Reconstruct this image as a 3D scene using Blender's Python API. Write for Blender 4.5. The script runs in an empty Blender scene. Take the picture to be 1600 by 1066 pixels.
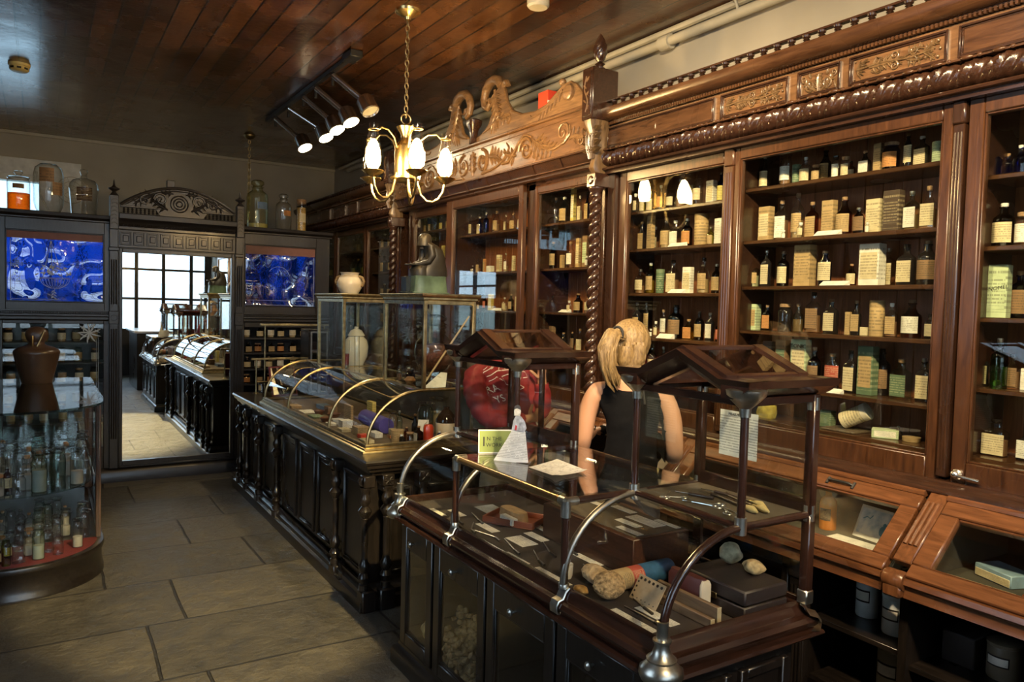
import bpy, math, random
from mathutils import Vector, Matrix
PI = math.pi
RN = random.Random(11)
SC = bpy.context.scene
COL = SC.collection
V3 = Vector

# ------------------------------------------------------------------ mesh builder
class MB:
    def __init__(s):
        s.v = []; s.f = []; s.m = []; s.mi = 0
    def add(s, vs, fs):
        n = len(s.v)
        s.v += [tuple(v) for v in vs]
        s.f += [tuple(i + n for i in f) for f in fs]
        s.m += [s.mi] * len(fs)
        return s
    def box(s, x0, x1, y0, y1, z0, z1, b=0.0):
        if x1 < x0: x0, x1 = x1, x0
        if y1 < y0: y0, y1 = y1, y0
        if z1 < z0: z0, z1 = z1, z0
        b = min(b, (x1-x0)*.45, (y1-y0)*.45, (z1-z0)*.45)
        if b <= 0:
            vs = [(x, y, z) for z in (z0, z1) for y in (y0, y1) for x in (x0, x1)]
            return s.add(vs, [(0,2,3,1),(4,5,7,6),(0,1,5,4),(2,6,7,3),(0,4,6,2),(1,3,7,5)])
        vs = []; ix = {}
        for i, (sx, x) in enumerate(((1, x0), (-1, x1))):
            for j, (sy, y) in enumerate(((1, y0), (-1, y1))):
                for k, (sz, z) in enumerate(((1, z0), (-1, z1))):
                    ix[i,j,k,0] = len(vs); vs.append((x, y+sy*b, z+sz*b))
                    ix[i,j,k,1] = len(vs); vs.append((x+sx*b, y, z+sz*b))
                    ix[i,j,k,2] = len(vs); vs.append((x+sx*b, y+sy*b, z))
        F = []
        for i in (0, 1):
            F.append([ix[i,0,0,0], ix[i,1,0,0], ix[i,1,1,0], ix[i,0,1,0]])
            F.append([ix[0,i,0,1], ix[1,i,0,1], ix[1,i,1,1], ix[0,i,1,1]])
            F.append([ix[0,0,i,2], ix[1,0,i,2], ix[1,1,i,2], ix[0,1,i,2]])
            for j in (0, 1):
                F.append([ix[i,j,0,0], ix[i,j,1,0], ix[i,j,1,1], ix[i,j,0,1]])
                F.append([ix[i,0,j,0], ix[i,1,j,0], ix[i,1,j,2], ix[i,0,j,2]])
                F.append([ix[0,i,j,1], ix[1,i,j,1], ix[1,i,j,2], ix[0,i,j,2]])
                for k in (0, 1):
                    F.append([ix[i,j,k,0], ix[i,j,k,1], ix[i,j,k,2]])
        c = V3(((x0+x1)/2, (y0+y1)/2, (z0+z1)/2))
        out = []
        for f in F:
            p = [V3(vs[q]) for q in f]
            n = (p[1]-p[0]).cross(p[2]-p[0])
            mid = sum(p, V3())/len(p)
            out.append(tuple(f) if n.dot(mid-c) > 0 else tuple(reversed(f)))
        return s.add(vs, out)
    def grid(s, rows, cu=False, cv=False):
        nv = len(rows); nu = len(rows[0])
        vs = [p for r in rows for p in r]; fs = []
        for i in range(nv if cv else nv-1):
            for j in range(nu if cu else nu-1):
                a = i*nu+j; b = i*nu+(j+1) % nu
                i2 = (i+1) % nv
                fs.append((a, b, i2*nu+(j+1) % nu, i2*nu+j))
        return s.add(vs, fs)
    def lathe(s, prof, c=(0,0,0), n=16, sx=1, sy=1, M=None):
        rows = []
        for r, z in prof:
            r = max(r, 1e-4)
            rows.append([V3((r*sx*math.cos(2*PI*j/n), r*sy*math.sin(2*PI*j/n), z)) for j in range(n)])
        if M is None: M = Matrix.Translation(c)
        rows = [[M @ p for p in r] for r in rows]
        return s.grid(rows, cu=True)
    def loft(s, secs, n=20, M=None, caps=True):
        # secs: (cx,cy,z,a,b,p)  superellipse sections
        rows = []
        for cx, cy, z, a, b, p in secs:
            row = []
            for j in range(n):
                t = 2*PI*(j+.5)/n; ct, st = math.cos(t), math.sin(t)
                q = (abs(ct)**p + abs(st)**p)**(-1/p)
                row.append(V3((cx+a*q*ct, cy+b*q*st, z)))
            rows.append([M @ w for w in row] if M else row)
        s.grid(rows, cu=True)
        if caps:
            k = len(s.v)
            s.f.append(tuple(range(k-n, k))); s.m.append(s.mi)
            b0 = k-n*len(secs); s.f.append(tuple(reversed(range(b0, b0+n)))); s.m.append(s.mi)
        return s
    def tube(s, pts, r, n=8, closed=False, flat=None):
        # flat: (normal vector, factor) squashes tube along the vector
        P = [V3(p) for p in pts]; k = len(P)
        rr = r if isinstance(r, (list, tuple)) else [r]*k
        rows = []; up = None
        for i in range(k):
            if closed: d = P[(i+1) % k]-P[i-1]
            else: d = P[min(i+1, k-1)]-P[max(i-1, 0)]
            if d.length < 1e-9: d = V3((0,0,1))
            d.normalize()
            if up is None:
                up = V3((0,0,1)) if abs(d.z) < .9 else V3((1,0,0))
            a = d.cross(up)
            if a.length < 1e-6: a = d.orthogonal()
            a.normalize(); up = a.cross(d).normalized()
            row = []
            for j in range(n):
                t = 2*PI*j/n
                o = a*(math.cos(t)*rr[i]) + up*(math.sin(t)*rr[i])
                if flat:
                    nn = V3(flat[0]); o = o - nn*(o.dot(nn))*(1-flat[1])
                row.append(P[i]+o)
            rows.append(row)
        s.grid(rows, cu=True, cv=closed)
        if not closed:
            k2 = len(s.v)
            s.f.append(tuple(range(k2-n, k2))); s.m.append(s.mi)
            b0 = k2-n*k; s.f.append(tuple(reversed(range(b0, b0+n)))); s.m.append(s.mi)
        return s
    def cyl(s, a, b, r, n=16):
        return s.tube([a, b], r, n)
    def prism(s, poly, fn, a0, a1):
        # poly list of (u,v); fn(u,v,a)->xyz
        k = len(poly)
        vs = [fn(u, v, a0) for u, v in poly]+[fn(u, v, a1) for u, v in poly]
        fs = [tuple(reversed(range(k))), tuple(range(k, 2*k))]
        fs += [(i, (i+1) % k, k+(i+1) % k, k+i) for i in range(k)]
        return s.add(vs, fs)
    def ball(s, c, r, n=12, m=8, sx=1, sy=1, sz=1):
        return s.lathe([(r*math.sin(PI*i/m), -r*math.cos(PI*i/m)) for i in range(m+1)], n=n,
                       M=Matrix.Translation(c) @ Matrix.Diagonal((sx, sy, sz, 1)))
    def xf(s, M, start=0):
        s.v[start:] = [tuple(M @ V3(v)) for v in s.v[start:]]
        return s

def rootloc(p):
    while p.parent: p = p.parent
    return V3(p.location)
def obj(name, mb, mats, parent=None, local=False, smooth=40, origin=None):
    me = bpy.data.meshes.new(name)
    o = bpy.data.objects.new(name, me)
    off = V3((0,0,0))
    if parent is not None:
        o.parent = parent
        if not local: off = rootloc(parent)
    elif not local:
        if origin: off = V3(origin)
        else:
            xs = [v[0] for v in mb.v]; ys = [v[1] for v in mb.v]; zs = [v[2] for v in mb.v]
            off = V3(((min(xs)+max(xs))/2, (min(ys)+max(ys))/2, min(zs)))
        o.location = off
    me.from_pydata([(v[0]-off.x, v[1]-off.y, v[2]-off.z) for v in mb.v], [], mb.f)
    if not isinstance(mats, (list, tuple)): mats = [mats]
    for m in mats: me.materials.append(m)
    if len(mats) > 1: me.polygons.foreach_set('material_index', mb.m)
    if smooth:
        me.shade_smooth(); me.set_sharp_from_angle(angle=math.radians(smooth))
    me.update(); fixnormals(me)
    COL.objects.link(o)
    return o
import bmesh
def fixnormals(me):
    bm = bmesh.new(); bm.from_mesh(me)
    bmesh.ops.recalc_face_normals(bm, faces=bm.faces)
    bm.to_mesh(me); bm.free()
def tag(o, label, cat, group=None):
    o['label'] = label; o['category'] = cat
    if group: o['group'] = group
    return o
def thing(name, loc, label, cat, group=None, rz=0, rot=None):
    o = bpy.data.objects.new(name, None); COL.objects.link(o)
    o.empty_display_size = .05
    o.location = loc; o.rotation_euler = rot if rot else (0, 0, rz)
    return tag(o, label, cat, group)
def struct(name, mb, mats, parent=None, **k):
    o = obj(name, mb, mats, parent, **k)
    if parent is None: o['kind'] = 'structure'
    return o
def dup(src, loc, rz=None, label=None):
    c = src.copy(); COL.objects.link(c); c.location = loc
    if rz is not None: c.rotation_euler = (0, 0, rz)
    if label: c['label'] = label
    for ch in src.children:
        d = ch.copy(); COL.objects.link(d); d.parent = c
        for g in ch.children:
            e = g.copy(); COL.objects.link(e); e.parent = d
    return c
def text(name, body, size, mat, parent, M, depth=.0004, align='CENTER'):
    cu = bpy.data.curves.new(name, 'FONT'); cu.body = body; cu.size = size
    cu.align_x = align; cu.align_y = 'CENTER'; cu.extrude = depth; cu.resolution_u = 2
    t = bpy.data.objects.new(name+'_tmp', cu); COL.objects.link(t)
    dg = bpy.context.evaluated_depsgraph_get()
    me = bpy.data.meshes.new_from_object(t.evaluated_get(dg))
    COL.objects.unlink(t); bpy.data.objects.remove(t)
    me.transform(M)
    o = bpy.data.objects.new(name, me); COL.objects.link(o); o.parent = parent
    me.materials.clear(); me.materials.append(mat)
    return o

# ------------------------------------------------------------------ materials
MATS = {}
def newmat(name):
    m = bpy.data.materials.new(name); m.use_nodes = True
    nt = m.node_tree; nt.nodes.clear()
    out = nt.nodes.new('ShaderNodeOutputMaterial')
    return m, nt, out
def N(nt, t, **k):
    n = nt.nodes.new(t)
    for a, b in k.items():
        if a.startswith('i_'): n.inputs[a[2:].replace('_', ' ')].default_value = b
        else: setattr(n, a, b)
    return n
def L(nt, a, b): nt.links.new(a, b)
def c4(c): return (c[0], c[1], c[2], 1)
def ramp(nt, fac, stops):
    r = N(nt, 'ShaderNodeValToRGB'); e = r.color_ramp.elements
    while len(e) < len(stops): e.new(.5)
    for q, (p, c) in zip(e, stops): q.position = p; q.color = c4(c)
    L(nt, fac, r.inputs[0]); return r.outputs[0]
def plain(name, col, rough=.5, metal=0., var=.15, scale=12, bump=0., spec=.5, coat=0.):
    if name in MATS: return MATS[name]
    m, nt, out = newmat(name)
    p = N(nt, 'ShaderNodeBsdfPrincipled'); L(nt, p.outputs[0], out.inputs[0])
    p.inputs['Roughness'].default_value = rough; p.inputs['Metallic'].default_value = metal
    p.inputs['Specular IOR Level'].default_value = spec; p.inputs['Coat Weight'].default_value = coat
    tc = N(nt, 'ShaderNodeTexCoord'); no = N(nt, 'ShaderNodeTexNoise', i_Scale=scale, i_Detail=4.)
    L(nt, tc.outputs['Object'], no.inputs['Vector'])
    a = [max(0, x*(1-var)) for x in col]; b = [min(1, x*(1+var)) for x in col]
    L(nt, ramp(nt, no.outputs[0], [(.3, a), (.7, b)]), p.inputs['Base Color'])
    if bump:
        bn = N(nt, 'ShaderNodeBump', i_Strength=bump, i_Distance=.01)
        L(nt, no.outputs[0], bn.inputs['Height']); L(nt, bn.outputs[0], p.inputs['Normal'])
    MATS[name] = m; return m
def wood(name, dark, light, rough=.3, grain='y', scale=7, coat=.15, stretch=9, bump=.12):
    if name in MATS: return MATS[name]
    m, nt, out = newmat(name)
    p = N(nt, 'ShaderNodeBsdfPrincipled'); L(nt, p.outputs[0], out.inputs[0])
    tc = N(nt, 'ShaderNodeTexCoord'); mp = N(nt, 'ShaderNodeMapping')
    sc = [stretch]*3; sc['xyz'.index(grain)] = 1.
    mp.inputs['Scale'].default_value = sc
    L(nt, tc.outputs['Object'], mp.inputs['Vector'])
    no = N(nt, 'ShaderNodeTexNoise', i_Scale=scale, i_Detail=6., i_Roughness=.6, i_Distortion=.6)
    L(nt, mp.outputs[0], no.inputs['Vector'])
    n2 = N(nt, 'ShaderNodeTexNoise', i_Scale=2.2, i_Detail=3.)
    L(nt, tc.outputs['Object'], n2.inputs['Vector'])
    mid = [(a+b)/2 for a, b in zip(dark, light)]
    c1 = ramp(nt, no.outputs[0], [(.3, dark), (.52, mid), (.75, light)])
    mx = N(nt, 'ShaderNodeMix', data_type='RGBA', blend_type='MULTIPLY')
    mx.inputs['Factor'].default_value = .35
    L(nt, c1, mx.inputs['A']); L(nt, ramp(nt, n2.outputs[0], [(.3, (.55,)*3), (.7, (1,)*3)]), mx.inputs['B'])
    L(nt, mx.outputs['Result'], p.inputs['Base Color'])
    mr = N(nt, 'ShaderNodeMapRange'); L(nt, n2.outputs[0], mr.inputs[0])
    mr.inputs[3].default_value = rough*.8; mr.inputs[4].default_value = rough*1.3
    L(nt, mr.outputs[0], p.inputs['Roughness'])
    p.inputs['Coat Weight'].default_value = coat; p.inputs['Coat Roughness'].default_value = .15
    bn = N(nt, 'ShaderNodeBump', i_Strength=bump, i_Distance=.004)
    L(nt, no.outputs[0], bn.inputs['Height']); L(nt, bn.outputs[0], p.inputs['Normal'])
    MATS[name] = m; return m
def schlick(nt, f0, scale=1.):
    lw = N(nt, 'ShaderNodeLayerWeight', i_Blend=.5)
    pw = N(nt, 'ShaderNodeMath', operation='POWER'); pw.inputs[1].default_value = 5.
    L(nt, lw.outputs['Facing'], pw.inputs[0])
    ma = N(nt, 'ShaderNodeMath', operation='MULTIPLY_ADD', use_clamp=True)
    ma.inputs[1].default_value = (1-f0)*scale; ma.inputs[2].default_value = f0*scale
    L(nt, pw.outputs[0], ma.inputs[0]); return ma.outputs[0]
def pane(name, tint=(.985,.992,.988), refl=1., rough=0.):
    # thin window pane: fresnel mix of see-through and mirror reflection
    if name in MATS: return MATS[name]
    m, nt, out = newmat(name)
    t = N(nt, 'ShaderNodeBsdfTransparent'); t.inputs[0].default_value = c4(tint)
    g = N(nt, 'ShaderNodeBsdfGlossy'); g.inputs['Roughness'].default_value = rough
    g.inputs[0].default_value = (1,1,1,1)
    mx = N(nt, 'ShaderNodeMixShader'); L(nt, schlick(nt, .042, refl), mx.inputs[0])
    L(nt, t.outputs[0], mx.inputs[1]); L(nt, g.outputs[0], mx.inputs[2])
    L(nt, mx.outputs[0], out.inputs[0])
    MATS[name] = m; return m
def vessel(name, face, edge, refl=1.3, power=.35):
    # blown glass: absorbs more where it is seen edge-on
    if name in MATS: return MATS[name]
    m, nt, out = newmat(name)
    lw = N(nt, 'ShaderNodeLayerWeight', i_Blend=power)
    t = N(nt, 'ShaderNodeBsdfTransparent')
    L(nt, ramp(nt, lw.outputs['Facing'], [(.1, face), (.95, edge)]), t.inputs[0])
    g = N(nt, 'ShaderNodeBsdfGlossy'); g.inputs['Roughness'].default_value = .03
    mx = N(nt, 'ShaderNodeMixShader'); L(nt, schlick(nt, .05, refl), mx.inputs[0])
    L(nt, t.outputs[0], mx.inputs[1]); L(nt, g.outputs[0], mx.inputs[2])
    L(nt, mx.outputs[0], out.inputs[0])
    MATS[name] = m; return m
def emit(name, col, s):
    if name in MATS: return MATS[name]
    m, nt, out = newmat(name)
    e = N(nt, 'ShaderNodeEmission'); e.inputs[0].default_value = c4(col); e.inputs[1].default_value = s
    L(nt, e.outputs[0], out.inputs[0]); MATS[name] = m; return m
def paper(name, col, ink=(.05,.04,.03), lines=9, amount=.55, rough=.75):
    # printed paper: rows of broken ink marks on stained stock
    if name in MATS: return MATS[name]
    m, nt, out = newmat(name)
    p = N(nt, 'ShaderNodeBsdfPrincipled'); L(nt, p.outputs[0], out.inputs[0])
    p.inputs['Roughness'].default_value = rough
    tc = N(nt, 'ShaderNodeTexCoord')
    sp = N(nt, 'ShaderNodeSeparateXYZ'); L(nt, tc.outputs['Generated'], sp.inputs[0])
    mx0 = N(nt, 'ShaderNodeMath', operation='ADD')
    L(nt, sp.outputs[0], mx0.inputs[0]); L(nt, sp.outputs[1], mx0.inputs[1])
    ml = N(nt, 'ShaderNodeMath', operation='MULTIPLY'); ml.inputs[1].default_value = lines
    # rows run along the longer paper direction: z when it stands, x when it lies
    nz = N(nt, 'ShaderNodeNewGeometry'); sn = N(nt, 'ShaderNodeSeparateXYZ'); L(nt, nz.outputs['True Normal'], sn.inputs[0])
    ab = N(nt, 'ShaderNodeMath', operation='ABSOLUTE'); L(nt, sn.outputs[2], ab.inputs[0])
    gt = N(nt, 'ShaderNodeMath', operation='GREATER_THAN'); gt.inputs[1].default_value = .8; L(nt, ab.outputs[0], gt.inputs[0])
    row = N(nt, 'ShaderNodeMix', data_type='FLOAT'); L(nt, gt.outputs[0], row.inputs[0])
    L(nt, sp.outputs[2], row.inputs[2]); L(nt, sp.outputs[0], row.inputs[3])
    colm = N(nt, 'ShaderNodeMix', data_type='FLOAT'); L(nt, gt.outputs[0], colm.inputs[0])
    L(nt, mx0.outputs[0], colm.inputs[2]); L(nt, sp.outputs[1], colm.inputs[3])
    L(nt, row.outputs[0], ml.inputs[0])
    frc = N(nt, 'ShaderNodeMath', operation='FRACT'); L(nt, ml.outputs[0], frc.inputs[0])
    inrow = N(nt, 'ShaderNodeMath', operation='GREATER_THAN'); inrow.inputs[1].default_value = .55; L(nt, frc.outputs[0], inrow.inputs[0])
    fl = N(nt, 'ShaderNodeMath', operation='FLOOR'); L(nt, ml.outputs[0], fl.inputs[0])
    cv = N(nt, 'ShaderNodeCombineXYZ'); L(nt, colm.outputs[0], cv.inputs[0]); L(nt, fl.outputs[0], cv.inputs[1])
    oi = N(nt, 'ShaderNodeObjectInfo'); L(nt, oi.outputs['Random'], cv.inputs[2])
    mp = N(nt, 'ShaderNodeMapping'); mp.inputs['Scale'].default_value = (26, 3.7, 40); L(nt, cv.outputs[0], mp.inputs['Vector'])
    no = N(nt, 'ShaderNodeTexNoise', i_Scale=1., i_Detail=2.); L(nt, mp.outputs[0], no.inputs['Vector'])
    ik = N(nt, 'ShaderNodeMath', operation='GREATER_THAN'); ik.inputs[1].default_value = 1-amount; L(nt, no.outputs[0], ik.inputs[0])
    # keep a clean margin
    def band(src, a, b):
        g1 = N(nt, 'ShaderNodeMath', operation='GREATER_THAN'); g1.inputs[1].default_value = a; L(nt, src, g1.inputs[0])
        g2 = N(nt, 'ShaderNodeMath', operation='LESS_THAN'); g2.inputs[1].default_value = b; L(nt, src, g2.inputs[0])
        q = N(nt, 'ShaderNodeMath', operation='MULTIPLY'); L(nt, g1.outputs[0], q.inputs[0]); L(nt, g2.outputs[0], q.inputs[1]); return q.outputs[0]
    tot = ik.outputs[0]
    for o2 in (inrow.outputs[0], band(row.outputs[0], .1, .9)):
        q = N(nt, 'ShaderNodeMath', operation='MULTIPLY'); L(nt, tot, q.inputs[0]); L(nt, o2, q.inputs[1]); tot = q.outputs[0]
    st = N(nt, 'ShaderNodeTexNoise', i_Scale=18., i_Detail=5.); L(nt, tc.outputs['Object'], st.inputs['Vector'])
    base = ramp(nt, st.outputs[0], [(.3, [x*.75 for x in col]), (.62, col)])
    mi = N(nt, 'ShaderNodeMix', data_type='RGBA'); sc = N(nt, 'ShaderNodeMath', operation='MULTIPLY'); sc.inputs[1].default_value = .5
    L(nt, tot, sc.inputs[0]); L(nt, sc.outputs[0], mi.inputs['Factor'])
    L(nt, base, mi.inputs['A']); mi.inputs['B'].default_value = c4(ink)
    L(nt, mi.outputs['Result'], p.inputs['Base Color'])
    MATS[name] = m; return m

MAH = wood('mahogany', (.036,.015,.007), (.10,.045,.020), .26, 'y')
MAHV = wood('mahogany_upright', (.030,.0115,.005), (.084,.034,.0135), .28, 'z')
MAHX = wood('mahogany_cross', (.10,.030,.012), (.27,.095,.036), .30, 'x')
MAHD = wood('dark_mahogany', (.018,.008,.005), (.052,.022,.012), .26, 'y', coat=.3)
MAHDV = wood('dark_mahogany_upright', (.016,.007,.004), (.046,.020,.010), .26, 'z', coat=.3)
BACKB = wood('red_beadboard', (.17,.048,.016), (.33,.115,.036), .5, 'z', coat=0)
EBON = wood('ebonised_wood', (.006,.005,.0045), (.020,.015,.013), .28, 'y', coat=.35)
EBONV = wood('ebonised_wood_upright', (.006,.005,.0045), (.020,.015,.013), .28, 'z', coat=.35)
EBONX = wood('ebonised_wood_cross', (.006,.005,.0045), (.020,.015,.013), .30, 'x', coat=.3)
UNIT = wood('brown_black_wood', (.010,.008,.008), (.028,.023,.022), .34, 'z', coat=.2)
UNITX = wood('brown_black_wood_cross', (.010,.008,.008), (.028,.023,.022), .34, 'x', coat=.2)
ROSE = wood('rosewood', (.014,.0065,.005), (.045,.019,.012), .2, 'y', coat=.5)
ROSEV = wood('rosewood_upright', (.014,.0065,.005), (.045,.019,.012), .2, 'z', coat=.5)
ROSEX = wood('rosewood_cross', (.014,.0065,.005), (.045,.019,.012), .2, 'x', coat=.5)
DESK = wood('desk_mahogany', (.070,.026,.010), (.17,.068,.028), .26, 'y', coat=.3)
DESKV = wood('desk_mahogany_slope', (.070,.026,.010), (.17,.068,.028), .26, 'z', coat=.3)
CARV = wood('carved_walnut', (.10,.055,.026), (.27,.155,.075), .33, 'y', coat=.2)
CARVD = wood('carved_dark_walnut', (.06,.035,.016), (.19,.115,.055), .3, 'z', coat=.2)
BRASS = plain('aged_brass', (.42,.33,.17), .34, 1., .3, 30)
BRASSB = plain('bright_brass', (.80,.58,.25), .25, 1., .15, 20)
NICK = plain('worn_nickel', (.46,.45,.40), .33, 1., .3, 30)
CHROME = plain('chrome', (.80,.79,.76), .26, 1., .08, 20)
IRON = plain('black_iron', (.03,.03,.03), .45, .6)
GLASS = pane('clear_pane')
GLASSD = pane('dusty_pane', (.92,.94,.92), 1.15, .01)
CLEAR = vessel('clear_glass', (.985,.99,.985), (.62,.67,.65), 1.8)
AQUA = vessel('aqua_glass', (.86,.95,.92), (.36,.55,.50), 1.6)
GREENG = vessel('green_glass', (.35,.60,.30), (.05,.16,.06))
YELLOWG = vessel('yellow_green_glass', (.75,.78,.30), (.25,.28,.05))
COBALT = vessel('cobalt_glass', (.06,.10,.62), (.01,.015,.16))
AMBER = vessel('amber_glass', (.50,.20,.04), (.10,.025,.005))
BROWNG = vessel('brown_glass', (.16,.07,.03), (.03,.01,.005))
BLACKG = plain('black_glass', (.012,.010,.010), .07, 0, .1, 8, spec=.7)
BLACKC = plain('black_lining', (.012,.011,.011), .8)
WHITEC = plain('white_ceramic', (.70,.69,.64), .22, 0, .06, 6)
CREAMC = plain('cream_ceramic', (.66,.58,.44), .3, 0, .12, 9)
CORK = plain('cork', (.30,.18,.09), .85, 0, .35, 60, .3)
SPONGE = plain('natural_sponge', (.50,.36,.17), .95, 0, .45, 40, .9)
PLAST = plain('aged_plaster', (.34,.31,.25), .8, 0, .10, 2.2, .06)
PIPE = plain('painted_pipe', (.40,.37,.29), .55, 0, .06)
P_CREAM = paper('cream_paper', (.66,.55,.33))
P_WHITE = paper('white_paper', (.80,.76,.64), lines=10, amount=.5)
P_TAN = paper('tan_paper', (.46,.31,.14))
P_BROWN = paper('brown_paper', (.26,.15,.07))
P_ORANGE = paper('orange_paper', (.55,.24,.07))
P_GREEN = paper('green_paper', (.10,.16,.09), (.4,.42,.25))
P_PALEG = paper('pale_green_paper', (.50,.60,.36))
P_DARK = paper('dark_brown_paper', (.07,.045,.03), (.4,.32,.18))
P_YELLOW = paper('yellow_paper', (.72,.58,.16))
P_BLUE = paper('blue_paper', (.18,.28,.42))
P_RED = paper('red_paper', (.45,.08,.05), (.6,.5,.3))
P_CARD = paper('white_card', (.85,.83,.76), lines=4, amount=.35)
INK = plain('black_ink', (.015,.014,.014), .6)
LIGHT_TRACK = 70.; LIGHT_CAB = 340.; SKY = 5.; EXPO = 0.; LIGHT_AISLE = 1900.
# ------------------------------------------------------------------ the room
ZC = 3.40; XR = 3.22; YB = 9.55; XL = -1.7; YF = -2.6
def floor_mat():
    m, nt, out = newmat('flagstone')
    p = N(nt, 'ShaderNodeBsdfPrincipled'); L(nt, p.outputs[0], out.inputs[0])
    tc = N(nt, 'ShaderNodeTexCoord'); mp = N(nt, 'ShaderNodeMapping')
    mp.inputs['Location'].default_value = (.22, .30, 0)
    n0 = N(nt, 'ShaderNodeTexNoise', i_Scale=1.6, i_Detail=2.); L(nt, tc.outputs['Object'], n0.inputs['Vector'])
    mxv = N(nt, 'ShaderNodeMix', data_type='VECTOR'); mxv.inputs['Factor'].default_value = .04
    L(nt, tc.outputs['Object'], mxv.inputs['A']); L(nt, n0.outputs['Color'], mxv.inputs['B'])
    L(nt, mxv.outputs['Result'], mp.inputs['Vector'])
    br = N(nt, 'ShaderNodeTexBrick', offset=.37, squash=1.25, squash_frequency=3)
    br.inputs['Scale'].default_value = 1.; br.inputs['Brick Width'].default_value = .86; br.inputs['Row Height'].default_value = .62
    br.inputs['Mortar Size'].default_value = .008; br.inputs['Mortar Smooth'].default_value = .4
    br.inputs['Color1'].default_value = (.075,.070,.058,1); br.inputs['Color2'].default_value = (.13,.118,.092,1); br.inputs['Mortar'].default_value = (.022,.020,.018,1)
    L(nt, mp.outputs[0], br.inputs['Vector'])
    no = N(nt, 'ShaderNodeTexNoise', i_Scale=7., i_Detail=9., i_Roughness=.68); L(nt, tc.outputs['Object'], no.inputs['Vector'])
    n3 = N(nt, 'ShaderNodeTexNoise', i_Scale=1.3, i_Detail=4.); L(nt, tc.outputs['Object'], n3.inputs['Vector'])
    a = N(nt, 'ShaderNodeMix', data_type='RGBA', blend_type='MULTIPLY'); a.inputs['Factor'].default_value = .8
    L(nt, br.outputs['Color'], a.inputs['A']); L(nt, ramp(nt, no.outputs[0], [(.3, (.45,.45,.45)), (.7, (1.15,1.12,1.05))]), a.inputs['B'])
    b = N(nt, 'ShaderNodeMix', data_type='RGBA', blend_type='MULTIPLY'); b.inputs['Factor'].default_value = .6
    L(nt, a.outputs['Result'], b.inputs['A']); L(nt, ramp(nt, n3.outputs[0], [(.35, (.6,.6,.62)), (.65, (1.1,1.08,1.))]), b.inputs['B'])
    L(nt, b.outputs['Result'], p.inputs['Base Color'])
    L(nt, ramp(nt, no.outputs[0], [(.3, (.34,)*3), (.7, (.62,)*3)]), p.inputs['Roughness'])
    h = N(nt, 'ShaderNodeMath', operation='MULTIPLY_ADD'); h.inputs[1].default_value = -.55
    L(nt, br.outputs['Fac'], h.inputs[0]); L(nt, no.outputs[0], h.inputs[2])
    bn = N(nt, 'ShaderNodeBump', i_Strength=1., i_Distance=.06); L(nt, h.outputs[0], bn.inputs['Height']); L(nt, bn.outputs[0], p.inputs['Normal'])
    return m
def ceil_mat():
    m, nt, out = newmat('varnished_boards')
    p = N(nt, 'ShaderNodeBsdfPrincipled'); L(nt, p.outputs[0], out.inputs[0])
    tc = N(nt, 'ShaderNodeTexCoord')
    sx = N(nt, 'ShaderNodeSeparateXYZ'); L(nt, tc.outputs['Object'], sx.inputs[0])
    cb = N(nt, 'ShaderNodeCombineXYZ'); L(nt, sx.outputs[1], cb.inputs[0]); L(nt, sx.outputs[0], cb.inputs[1])
    br = N(nt, 'ShaderNodeTexBrick', offset=.43, squash=1.)
    br.inputs['Scale'].default_value = 1.; br.inputs['Brick Width'].default_value = 3.3; br.inputs['Row Height'].default_value = .135
    br.inputs['Mortar Size'].default_value = .006; br.inputs['Mortar Smooth'].default_value = .2
    br.inputs['Color1'].default_value = (.040,.015,.006,1); br.inputs['Color2'].default_value = (.115,.046,.016,1); br.inputs['Mortar'].default_value = (.006,.004,.003,1)
    L(nt, cb.outputs[0], br.inputs['Vector'])
    mp = N(nt, 'ShaderNodeMapping'); mp.inputs['Scale'].default_value = (7, 1, 7); L(nt, tc.outputs['Object'], mp.inputs['Vector'])
    no = N(nt, 'ShaderNodeTexNoise', i_Scale=4., i_Detail=7., i_Roughness=.6, i_Distortion=.5); L(nt, mp.outputs[0], no.inputs['Vector'])
    n2 = N(nt, 'ShaderNodeTexNoise', i_Scale=1.6, i_Detail=5., i_Roughness=.6); L(nt, tc.outputs['Object'], n2.inputs['Vector'])
    a = N(nt, 'ShaderNodeMix', data_type='RGBA', blend_type='MULTIPLY'); a.inputs['Factor'].default_value = .75
    L(nt, br.outputs['Color'], a.inputs['A']); L(nt, ramp(nt, no.outputs[0], [(.3, (.5,.5,.5)), (.7, (1.2,1.2,1.2))]), a.inputs['B'])
    b = N(nt, 'ShaderNodeMix', data_type='RGBA', blend_type='MULTIPLY'); b.inputs['Factor'].default_value = .8
    L(nt, a.outputs['Result'], b.inputs['A']); L(nt, ramp(nt, n2.outputs[0], [(.38, (.45,.42,.4)), (.62, (1.25,1.2,1.1))]), b.inputs['B'])
    L(nt, b.outputs['Result'], p.inputs['Base Color'])
    L(nt, ramp(nt, n2.outputs[0], [(.35, (.14,)*3), (.68, (.38,)*3)]), p.inputs['Roughness'])
    p.inputs['Coat Weight'].default_value = .6; p.inputs['Coat Roughness'].default_value = .2
    h = N(nt, 'ShaderNodeMath', operation='MULTIPLY_ADD'); h.inputs[1].default_value = -2.5
    L(nt, br.outputs['Fac'], h.inputs[0]); L(nt, n2.outputs[0], h.inputs[2])
    bn = N(nt, 'ShaderNodeBump', i_Strength=.5, i_Distance=.03); L(nt, h.outputs[0], bn.inputs['Height']); L(nt, bn.outputs[0], p.inputs['Normal'])
    return m
struct('floor', MB().box(XL-.1, XR+.1, YF-.1, YB+.1, -.1, 0), floor_mat(), smooth=0, origin=(0,0,0))
struct('ceiling', MB().box(XL-.1, XR+.1, YF-.1, YB+.1, ZC, ZC+.1), ceil_mat(), smooth=0, origin=(0,0,0))
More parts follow.
